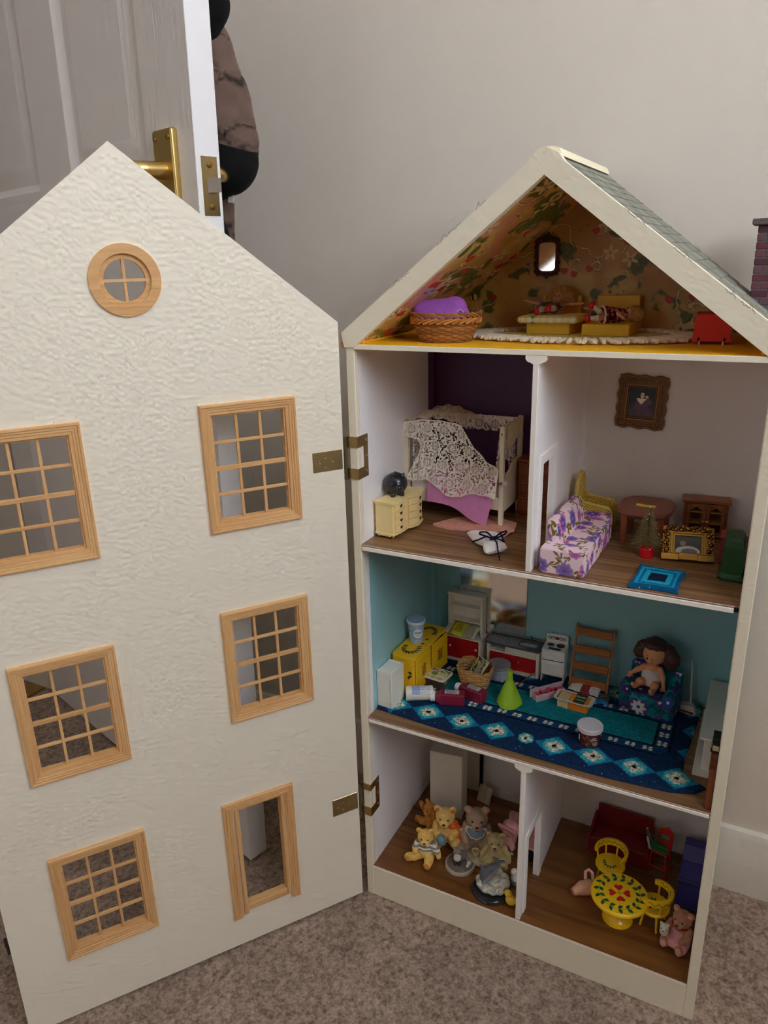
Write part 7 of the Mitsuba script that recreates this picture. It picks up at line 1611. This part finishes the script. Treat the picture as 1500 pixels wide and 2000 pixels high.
# dolphin
t = Thing('dolphin_figurine', 'grey dolphin figurine diving into a white and turquoise wave on a black round base', 'figurine', GM(0.1925, 0.0335, 0.0003, rz=0))
t.part('base', lathe([(0.0285, 0), (0.0292, 0.0012), (0.0280, 0.0036), (0.0262, 0.0050), (0.0268, 0.0072), (0.0258, 0.0090), (0.0, 0.0092)], 56), [32, 32, 34], 'gloss', smooth=35)
r_ = np.random.default_rng(4)
wv = [E([0, 0.002, 0.0120], [0.0232, 0.0215, 0.0070])] + [E([0.019 * math.cos(a) + 0.002, 0.017 * math.sin(a), 0.0155 + 0.005 * max(math.sin(a + 0.4), 0)], [0.0062, 0.0062, 0.0058]) for a in np.linspace(0.2, 6.2, 11)] + [E([0.008, 0.004, 0.0180], [0.010, 0.009, 0.0075])]
def wvc(v, c):
    n = meshkit.fbm(v * 260, 3, 8); q = mixc([206, 202, 186], [150, 150, 142], sm(0.5, 0.7, n)); q = mixc(q, [120, 176, 174], sm(0.0155, 0.0125, v[:, 2]) * sm(0.004, -0.010, v[:, 1])); return mixc(q, [96, 108, 110], sm(0.0125, 0.0100, v[:, 2]))
m, c = fig(wv, 0.0010, 0.003, 0.0030, 240, paint=wvc); m = sub(m, bx(-1, 1, -1, 1, -1, 0.0090)) if m.is_watertight else m
t.part('wave', m, lambda v: wvc(v, None), 'satin', smooth=True)
DG = [84, 88, 100]
m, c = fig([C([-0.010, -0.004, 0.0180], [-0.0075, -0.003, 0.0300], 0.0072, 0.0090, DG), C([-0.0075, -0.003, 0.0300], [0.0005, 0.000, 0.0400], 0.0090, 0.0064, DG), C([0.0005, 0.000, 0.0400], [0.0075, 0.002, 0.0455], 0.0062, 0.0040, DG), C([0.0075, 0.002, 0.0455], [0.0095, 0.002, 0.0545], 0.0038, 0.0026, DG), E([0.0050, 0.002, 0.0575], [0.0058, 0.0026, 0.0020], DG, ry=28, k=0.0015), E([0.0150, 0.002, 0.0570], [0.0058, 0.0026, 0.0020], DG, ry=-20, k=0.0015), C([-0.012, -0.003, 0.0370], [-0.0175, -0.002, 0.0415], 0.0030, 0.0010, DG, k=0.002), C([-0.008, -0.010, 0.0260], [-0.006, -0.016, 0.0200], 0.0030, 0.0012, DG, k=0.002)], 0.0010, 0.003, base=DG)
t.part('dolphin', m, lambda v: mixc([146, 148, 150], DG, sm(0.002, -0.003, v[:, 0] * 0.8 - (v[:, 2] - 0.034) * 0.6)), 'satin', smooth=True)
# duck and bird, half behind the dividing wall
t = Thing('duck_figurine', 'tiny yellow duck figurine half hidden by the ground floor dividing wall', 'figurine', GM(0.2260, 0.0215, 0.0003, rz=-20))
YD = [226, 190, 60]
m, c = fig([E([0, 0, 0.0078], [0.0085, 0.0070, 0.0074], YD), E([-0.0035, -0.002, 0.0190], [0.0056, 0.0052, 0.0056], YD), C([0.006, 0.002, 0.009], [0.0092, 0.004, 0.0125], 0.0028, 0.0012, YD), C([-0.0080, -0.003, 0.0182], [-0.0108, -0.0038, 0.0176], 0.0020, 0.0010, [222, 130, 40], k=0.0006), C([-0.0015, -0.002, 0.0235], [0.0005, -0.002, 0.0268], 0.0018, 0.0008, YD)], 0.0008, 0.002, base=YD)
m.apply_translation([0, 0, -m.vertices[:, 2].min()]); t.part('body', m, c, 'satin', smooth=True)
t.part('eye', tf(trimesh.creation.icosphere(1, 0.0007), mv(-0.0060, -0.0062, 0.0200)), [24, 20, 18], 'gloss', smooth=True)
t = Thing('bird_figurine', 'blue and white ceramic bird figurine beside the dividing wall', 'figurine', GM(0.2225, 0.0610, 0.0003, rz=-15))
m, c = fig([E([0, 0, 0.0095], [0.0085, 0.0120, 0.0088], [102, 124, 140]), E([0.0005, -0.003, 0.0160], [0.0070, 0.0075, 0.0095], [222, 220, 214]), E([-0.001, -0.006, 0.0270], [0.0050, 0.0052, 0.0052], [222, 220, 214]), C([-0.001, -0.010, 0.0268], [-0.001, -0.0135, 0.0260], 0.0016, 0.0006, [190, 150, 90], k=0.0006), C([0, 0.010, 0.0095], [0, 0.017, 0.0120], 0.0042, 0.0022, [92, 112, 132])], 0.0008, 0.0022, base=(200, 200, 200))
m.apply_translation([0, 0, -m.vertices[:, 2].min()]); t.part('body', m, c, 'gloss', smooth=True)
for sx in (-1, 1): t.part('eye', tf(trimesh.creation.icosphere(1, 0.0006), mv(-0.001 + sx * 0.0042, -0.0082, 0.0272)), [20, 20, 20], 'gloss', smooth=True)
# pink pig shaped toy and the black box with a pink lid
PK = [222, 160, 158]
t = Thing('pig_money_box', 'shiny pink pig faced ceramic toy standing behind the pale bear', 'money box', GM(0.1905, 0.1330, 0.0003, rz=-14))
m, c = fig([C([-0.001, -0.006, 0.005], [0.0, -0.002, 0.020], 0.0125, 0.0115, PK), E([0.004, -0.008, 0.034], [0.0150, 0.0110, 0.0125], PK), E([0.003, -0.0150, 0.0305], [0.0118, 0.0062, 0.0085], PK), C([-0.008, -0.012, 0.003], [-0.008, -0.0150, 0.0025], 0.0052, 0.0045, PK), C([0.010, -0.013, 0.003], [0.010, -0.0160, 0.0025], 0.0052, 0.0045, PK)], 0.0010, 0.003, base=PK)
m.apply_translation([0, 0, -m.vertices[:, 2].min()]); t.part('body', m, PK, 'gloss', smooth=True)
t.part('brow', tf(bx(-0.0125, 0.0200, -0.0025, 0.0025, 0, 0.0125, 0.0016), mv(0.0000, -0.0170, 0.0390, rx=24)), PK, 'gloss')
for x in (0.0020, 0.0085): t.part('nostril', tf(trimesh.creation.icosphere(1, 0.0011), mv(x, -0.0208, 0.0450)), [60, 26, 28], 'matte', smooth=True)
t.part('foot_pad', tf(trimesh.creation.icosphere(2, 1), mv(0.0125, -0.0190, 0.0030) @ np.diag([0.0030, 0.0014, 0.0028, 1])), [206, 196, 190], 'satin', smooth=True)
t = Thing('pink_toy_drum', 'pink glossy toy cylinder lying on its side behind the pig faced toy', 'toy', GM(0.1880, 0.1720, 0.0150, rz=6))
dr1 = lathe([(0.0118, 0), (0.0132, 0.0012), (0.0132, 0.0070), (0.0118, 0.0082), (0.0118, 0.0120), (0.0126, 0.0126), (0.0126, 0.0165), (0.0110, 0.0172)], 32)
t.part('drum', tf(dr1, mv(-0.012, 0, 0, ry=82)), PK, 'gloss', smooth=35); t.part('dark_gap', tf(lathe([(0.0060, 0), (0.0060, 0.0060)], 20), mv(0.0050, 0, 0, ry=82)), [40, 24, 24], 'matte'); t.part('seat_shell', tf(trimesh.creation.icosphere(3, 1), mv(0.0240, 0.004, 0.0050) @ np.diag([0.0135, 0.0120, 0.0190, 1])), [204, 140, 138], 'gloss', smooth=True)
t = Thing('pink_lidded_box', 'black toy box with an overhanging glossy pink lid seen through the ground floor doorway', 'box', GM(0.2085, 0.1130, 0.0003, rz=-4))
t.part('box', bx(0.002, 0.0265, 0.0, 0.0330, 0, 0.0230, 0.001), [22, 20, 22], 'satin'); t.part('lid', tf(bx(0, 0.0285, -0.003, 0.0350, 0, 0.0050, 0.0016), mv(0, 0, 0.0232, rx=4)), PK, 'gloss'); t.part('lid_back', tf(bx(0, 0.0285, 0.0300, 0.0350, 0.0040, 0.0260, 0.0016), mv(0, 0, 0.0232, rx=4)), [206, 142, 140], 'gloss')

# ---------------------------------------------------------------- ground floor, right room
# dark red toy sofa
t = Thing('red_toy_sofa', 'dark red plastic toy sofa in the back corner of the right ground floor room', 'sofa', GM(0.3010, 0.1740, 0.0003, rz=-2))
RS = [122, 18, 24]
t.part('seat', bx(0.003, 0.087, 0.0, 0.046, 0.0, 0.0250, 0.001), RS, 'satin')
for x in (0, 0.0870): t.part('arm', extyz(Polygon([(-0.001, 0), (0.048, 0), (0.048, 0.042), (0.036, 0.044), (0.010, 0.036), (-0.001, 0.034)]), x, x + 0.0035), RS, 'satin')
t.part('back', tf(bx(0.003, 0.0875, 0, 0.0035, 0, 0.0560, 0.0008), mv(0, 0.0440, 0, rx=-3)), RS, 'satin')
t.part('front_panel', bx(0.003, 0.087, -0.0020, 0.0, 0.0, 0.0300, 0.0008), [112, 16, 22], 'satin')
# yellow dining set
YT, YTd = [240, 196, 28], [60, 82, 40]
GL = [22, 78, 44]
t = Thing('round_table', 'yellow round pedestal table painted with a green leaf wreath and red hearts', 'table', GM(0.3685, 0.0640, 0.0003, rz=-10))
t.part('pedestal', lathe([(0.0195, 0), (0.0208, 0.0010), (0.0205, 0.0028), (0.0170, 0.0042), (0.0162, 0.0058), (0.0105, 0.0095), (0.0085, 0.0160), (0.0090, 0.0240), (0.0120, 0.0320), (0.0160, 0.0380)], 40), YT, 'gloss', smooth=40)
t.part('top', lathe([(0.0360, 0.0380), (0.0385, 0.0392), (0.0392, 0.0412), (0.0385, 0.0436), (0.0365, 0.0448), (0.0, 0.0450)], 64), YT, 'gloss', smooth=30)
ZT = 0.0449
a_ = np.linspace(0, 2 * np.pi, 72, endpoint=False)
t.part('wreath_stem', tube([(0.0282 * math.cos(a), 0.0282 * math.sin(a), ZT + 0.0001) for a in a_], 0.0002, 4, closed=True), [70, 90, 40], 'satin')
lf = shape(ext(leaf2(0, 0, 0, 0.0082, 0.0031).buffer(0), 0.0003), GL, 'satin')
for k in range(15):
    a = k / 15 * 2 * math.pi
    for r, da in ((0.0288, 42), (0.0276, 138)): t.part('painted_leaf', None, ply=lf, M=mv(r * math.cos(a), r * math.sin(a), ZT, rz=math.degrees(a) + da if da < 90 else math.degrees(a) + da))
def heart_poly(r):
    tt = np.linspace(0, 2 * np.pi, 40, endpoint=False); x = 16 * np.sin(tt) ** 3; y = 13 * np.cos(tt) - 5 * np.cos(2 * tt) - 2 * np.cos(3 * tt) - np.cos(4 * tt); return Polygon(np.c_[x, y] * r / 16).buffer(0)
hp_ = shape(ext(heart_poly(0.0060), 0.0003), [196, 28, 32], 'satin')
for k in range(4): a = k * math.pi / 2 + 0.5; t.part('painted_heart', None, ply=hp_, M=mv(0.0100 * math.cos(a), 0.0100 * math.sin(a), ZT, rz=math.degrees(a) + 90 + 180))
for k in range(2): t.part('heart_stem', tf(bx(-0.0075, 0.0075, -0.00022, 0.00022, ZT, ZT + 0.0002), mv(rz=math.degrees(k * math.pi / 2 + 0.5))), [80, 80, 30], 'satin')
def toy_chair(label, M):
    """open to -y"""
    t = Thing('toy_chair', label, 'chair', M, 'yellow painted toy chairs at the round table')
    t.part('seat', lathe([(0.0195, 0.0270), (0.0212, 0.0282), (0.0212, 0.0310), (0.0200, 0.0320), (0.0, 0.0322)], 40), YT, 'gloss', smooth=35)
    for a in (0.65, 2.49, 3.79, 5.63): t.part('leg', cyl([0.0135 * math.cos(a), 0.0135 * math.sin(a), 0.0275], [0.0190 * math.cos(a), 0.0190 * math.sin(a), 0.0], 0.0019, 10, 0.0015), YT, 'gloss')
    an = np.linspace(-0.42, math.pi + 0.42, 30); P = []
    V, F = [], []
    for i, a in enumerate(an):
        h = 0.0100 * (0.55 + 0.45 * math.sin(np.clip((a + 0.42) / (math.pi + 0.84), 0, 1) * math.pi) ** 0.6)
        for r, z in ((0.0190, 0.0480), (0.0232, 0.0475), (0.0240, 0.0475 + h), (0.0200, 0.0485 + h)): V.append([r * math.cos(a), r * math.sin(a), z])
        if i: 
            b = (i - 1) * 4
            for j in range(4): F += [[b + j, b + (j + 1) % 4, b + 4 + (j + 1) % 4], [b + j, b + 4 + (j + 1) % 4, b + 4 + j]]
    n = len(an) * 4; F += [[0, 2, 1], [0, 3, 2], [n - 4, n - 3, n - 2], [n - 4, n - 2, n - 1]]
    m = trimesh.Trimesh(np.array(V), np.array(F), process=False); trimesh.repair.fix_normals(m); t.part('back_rail', m, YT, 'gloss', smooth=35)
    for a in (-0.1, 0.75, math.pi / 2, math.pi - 0.75, math.pi + 0.1): t.part('spindle', cyl([0.0190 * math.cos(a), 0.0190 * math.sin(a), 0.0315], [0.0212 * math.cos(a), 0.0212 * math.sin(a), 0.0480], 0.0014, 8), YT, 'gloss')
    zig = [((0.02355 + 0.0009) * math.cos(a), (0.02355 + 0.0009) * math.sin(a), 0.0530 + 0.0022 * math.sin(i * 1.2)) for i, a in enumerate(np.linspace(0.0, math.pi, 40))]
    zig2 = [((0.0204 - 0.0010 + 0.0008 * 0) * math.cos(a), (0.0204 - 0.0010) * math.sin(a), 0.0530 + 0.0022 * math.sin(i * 1.2)) for i, a in enumerate(np.linspace(0.0, math.pi, 40))]
    t.part('painted_zigzag', tube(zig, 0.0004, 4), YTd, 'satin'); t.part('painted_zigzag', tube(zig2, 0.0004, 4), YTd, 'satin')
    for k in range(7):
        a = k * 0.45 - 1.35 - math.pi / 2; t.part('painted_leaf', ext(leaf2(0.0060 * math.cos(a), 0.0060 * math.sin(a), math.degrees(a), 0.0058, 0.0018).buffer(0), 0.0003, 0.0321), GL, 'satin')
    return t
toy_chair('yellow painted toy chair behind the round table, its back to the red sofa', GM(0.3440, 0.1280, 0.0003, rz=-16))
toy_chair('yellow painted toy chair to the right of the round table by the pink bear', GM(0.4135, 0.0790, 0.0003, rz=-104))
# peach jug
t = Thing('peach_jug', 'small peach coloured jug lying on its side left of the round table', 'jug', GM(0.3175, 0.0890, 0.0003, rz=18))
PJ = [226, 172, 140]
m, c = fig([C([0.006, 0.0, 0.0110], [-0.004, -0.002, 0.0100], 0.0108, 0.0100, PJ), C([-0.004, -0.002, 0.0100], [-0.014, -0.006, 0.0075], 0.0080, 0.0066, PJ), E([0.015, 0.002, 0.0098], [0.008, 0.0105, 0.0094], PJ)], 0.0009, 0.003, base=PJ)
m.apply_translation([0, 0, -m.vertices[:, 2].min()]); t.part('body', m, mottled(PJ, 0.07, 300), 'satin', smooth=True)
t.part('handle', tube([(0.000, 0.006, 0.0190), (0.000, 0.012, 0.0270), (0.005, 0.014, 0.0300), (0.010, 0.011, 0.0270), (0.011, 0.006, 0.0190)], 0.0024, 10), PJ, 'satin'); t.part('mouth', tf(lathe([(0.0052, 0), (0.0058, 0.0010), (0.0046, 0.0016)], 18), mv(-0.0195, -0.0085, 0.0070, rz=23) @ mv(ry=-100)), [150, 92, 70], 'satin')
# red toy chair with a green folded chair on it
t = Thing('red_toy_chair', 'red plastic toy high chair near the back wall of the right ground floor room', 'chair', GM(0.4070, 0.1800, 0.0003, rz=-14))
RCc = [196, 34, 22]
for x in (-0.012, 0.012):
    t.part('leg', cyl([x * 1.2, -0.012, 0], [x * 0.85, -0.006, 0.036], 0.0014, 8), RCc, 'satin'); t.part('leg', cyl([x * 1.2, 0.014, 0], [x * 0.85, 0.008, 0.036], 0.0014, 8), RCc, 'satin')
    t.part('stretcher', cyl([x * 1.1, -0.010, 0.010], [x * 1.1, 0.012, 0.010], 0.0011, 8), RCc, 'satin')
t.part('stretcher', cyl([-0.013, -0.0095, 0.012], [0.013, -0.0095, 0.012], 0.0011, 8), RCc, 'satin'); t.part('seat', bx(-0.0125, 0.0125, -0.009, 0.010, 0.036, 0.0385, 0.0006), RCc, 'satin')
t.part('back', tf(extxz(Polygon([(-0.010, 0), (0.0125, 0), (0.0125, 0.026), (0.004, 0.034), (-0.010, 0.026)]).difference(sbox(-0.006, 0.012, 0.007, 0.021)), 0, 0.0022), mv(0, 0.0085, 0.038, rx=-6)), RCc, 'satin')
t = Thing('green_toy_chair', 'small green plastic folding chair with white edges tipped onto the red toy chair', 'chair', GM(0.4035, 0.1790, 0.0420, rz=10, ry=14))
GG = [34, 122, 52]
t.part('seat', bx(-0.012, 0.012, -0.010, 0.010, 0, 0.0022, 0.0005), GG, 'satin'); t.part('back', tf(bx(-0.0022, 0, -0.010, 0.010, 0, 0.022, 0.0005), mv(-0.0115, 0, 0, ry=-28)), GG, 'satin')
for y in (-0.010, 0.0085): t.part('white_edge', tf(bx(-0.0026, 0.0004, y, y + 0.0016, 0, 0.0225, 0.0004), mv(-0.0115, 0, 0, ry=-28)), [214, 210, 198], 'satin')
for y in (-0.009, 0.009): t.part('arm', bx(-0.012, 0.012, y - 0.001, y + 0.001, 0.009, 0.0110, 0.0004), GG, 'satin'); t.part('arm_post', cyl([0.010, y, 0.002], [0.010, y, 0.010], 0.0009, 8), GG, 'satin')
# blue toy cupboard along the right wall
t = Thing('blue_toy_cupboard', 'blue violet plastic toy cupboard lying along the right ground floor wall', 'toy furniture', GM(0.4385, 0.1220, 0.0003, rz=0))
BL, BL2 = [64, 62, 140], [98, 98, 160]
t.part('body', bx(0, 0.0285, 0, 0.0930, 0, 0.0480, 0.0012), BL, 'satin'); t.part('raised_panel', bx(0.0006, 0.0280, 0.0420, 0.0740, 0.0480, 0.0490, 0.0004), BL2, 'satin'); t.part('front_edge', bx(-0.0004, 0.0287, -0.0010, 0.0060, 0.0400, 0.0486, 0.0006), [52, 56, 110], 'satin'); t.part('base_rim', bx(-0.0010, 0.0288, -0.0016, 0.0935, 0, 0.0040, 0.0006), [40, 44, 84], 'satin')
# pink bear with a small white teddy
b = bear('bear_figurine', 'brown bear figurine in a pink dress cuddling a small white teddy by the right wall', GM(0.4510, 0.0610, 0.0003, rz=-22), [164, 118, 92], 1.20, 'matte', foot=[206, 150, 142], arms=((-0.0100, -0.0120, 0.0140), (0.0080, -0.0125, 0.0150)), legs=((-0.0085, -0.0200, 0.0050), (0.0090, -0.0190, 0.0050)), head=(0.001, -0.001, 0.0350))
shell(b, [E([0, 0.0, 0.0120], [0.0128, 0.0112, 0.0120]), C([-0.0066, -0.004, 0.0062], [-0.0085, -0.0150, 0.0062], 0.0074, 0.0062), C([0.0066, -0.004, 0.0062], [0.0090, -0.0140, 0.0062], 0.0074, 0.0062), E([0, -0.011, 0.0080], [0.0110, 0.0080, 0.0066])], 0.0009, mottled([206, 146, 150], 0.12, 260), 'dress', fin='matte', noise=0.0012)
b.part('ribbon', tube([(0.0085 * math.cos(a), -0.001 + 0.0080 * math.sin(a), 0.0262 - b.zmin) for a in np.linspace(0, 2 * np.pi, 24, endpoint=False)], 0.0014, 8, closed=True), [150, 34, 30], 'satin')
TW = [196, 196, 176]
P = [E([0, 0, 0.0055], [0.0050, 0.0044, 0.0055], TW), E([0, -0.001, 0.0125], [0.0048, 0.0045, 0.0044], TW), E([-0.0036, 0, 0.0162], [0.0019, 0.0012, 0.0019], TW, k=0.0006), E([0.0036, 0, 0.0162], [0.0019, 0.0012, 0.0019], TW, k=0.0006), E([0, -0.0048, 0.0114], [0.0024, 0.0022, 0.0019], TW, k=0.0008)]
m, c = fig(P, 0.0007, 0.0012, 0.0005, 700, base=TW); k = b.part('small_teddy', tf(m, mv(-0.0110, -0.0165, 0.0125 - b.zmin, rz=18)), mottled(TW, 0.1, 600), 'satin', smooth=True)
for q in ((-0.0020, -0.0046, 0.0135), (0.0020, -0.0046, 0.0135), (0, -0.0068, 0.0118)): b.part(k + '__eye', tf(trimesh.creation.icosphere(1, 0.0007), mv(-0.0110, -0.0165, 0.0125 - b.zmin, rz=18) @ mv(*q)), [24, 20, 18], 'gloss', smooth=True)

# ---------------------------------------------------------------- the coat hanging behind the room door
t = Thing('padded_coat', 'brown quilted coat with black collar and cuffs hanging on the back of the white door', 'coat')
BRN, BLKc = [104, 86, 78], [22, 22, 24]
CY = 0.092
def quilt(v):
    n = meshkit.fbm(v * 60, 3, 3); s1 = np.abs(np.sin(v[:, 2] * 36 + v[:, 0] * 30 + 1.5 * n)); c = np.array(BRN) * (0.9 + 0.25 * n[:, None])
    q = np.maximum(np.exp(-(np.sin((v[:, 2] + v[:, 0] * 0.9 + 0.01 * n) * 44) / 0.09) ** 2), np.exp(-(np.sin((v[:, 2] - v[:, 0] * 0.9 + 0.01 * n) * 44) / 0.09) ** 2))
    return c * (1 - 0.55 * q[:, None])
sl = [C([-0.276, CY + 0.004, 1.262], [-0.256, CY, 1.215], 0.036, 0.040), C([-0.256, CY, 1.215], [-0.235, CY - 0.004, 1.155], 0.040, 0.043), C([-0.235, CY - 0.004, 1.155], [-0.220, CY - 0.008, 1.100], 0.043, 0.044)]
m, c = fig(sl, 0.0045, 0.010, 0.004, 30)
v = np.asarray(m.vertices).copy(); q = np.zeros(len(v))
for a_, b_ in ((22, 1.0), (22, -1.0)): q = np.maximum(q, np.exp(-(np.sin((v[:, 2] + b_ * v[:, 0] * 0.9) * a_ * 2.0) / 0.10) ** 2))
nrm = m.vertex_normals; m.vertices = v - nrm * (0.0042 * q)[:, None]
m = sub(m, tf(bx(-0.2, 0.2, -0.2, 0.2, -0.3, 0.0), mv(-0.2170, CY, 1.094, ry=20))) if m.is_watertight else m
t.part('sleeve', m, quilt, 'cloth', smooth=True)
m, c = fig([C([-0.2195, CY - 0.012, 1.106], [-0.2150, CY - 0.015, 1.075], 0.0440, 0.0400), C([-0.2150, CY - 0.015, 1.078], [-0.236, CY - 0.012, 1.052], 0.034, 0.022)], 0.004, 0.010, 0.003, 40)
m = sub(m, tf(bx(-0.2, 0.2, -0.2, 0.2, 0.0, 0.3), mv(-0.2160, CY, 1.100, ry=20))) if m.is_watertight else m
t.part('cuff', m, mottled(BLKc, 0.2, 80), 'cloth', smooth=True)
m, c = fig([C([-0.234, CY - 0.012, 1.33], [-0.228, CY - 0.016, 1.258], 0.036, 0.028), C([-0.228, CY - 0.016, 1.258], [-0.229, CY - 0.018, 1.218], 0.028, 0.012), E([-0.262, CY - 0.004, 1.30], [0.040, 0.040, 0.05])], 0.0045, 0.012, 0.004, 40)
t.part('collar', m, mottled(BLKc, 0.2, 80), 'cloth', smooth=True)
m, c = fig([C([-0.330, CY + 0.022, 1.25], [-0.330, CY + 0.018, 0.86], 0.052, 0.062), E([-0.300, CY + 0.010, 1.02], [0.060, 0.045, 0.13]), E([-0.292, CY + 0.006, 0.90], [0.056, 0.042, 0.10])], 0.006, 0.02, 0.006, 26)
t.part('body', m, quilt, 'cloth', smooth=True)
m, c = fig([C([-0.262, CY - 0.012, 1.050], [-0.250, CY - 0.012, 0.985], 0.014, 0.018), C([-0.250, CY - 0.012, 0.985], [-0.262, CY - 0.010, 0.78], 0.016, 0.012)], 0.004, 0.01, 0.002, 60)
t.part('front_edge', m, mottled(BLKc, 0.2, 80), 'cloth', smooth=True)
t.part('care_label', tf(bx(-0.0045, 0.0045, -0.0006, 0.0006, -0.020, 0.0, 0.0002), mv(-0.2150, CY - 0.012, 1.046, ry=8)), [222, 220, 214], 'cloth')
t.part('hook', tube([(-0.300, 0.060, 1.56), (-0.300, 0.085, 1.55), (-0.300, 0.092, 1.565)], 0.004, 8), [200, 200, 196], 'metal')
t.part('hanging_loop', tube([(-0.300, 0.088, 1.555), (-0.300, CY, 1.45), (-0.300, CY, 1.31)], 0.003, 6), BLKc, 'cloth')
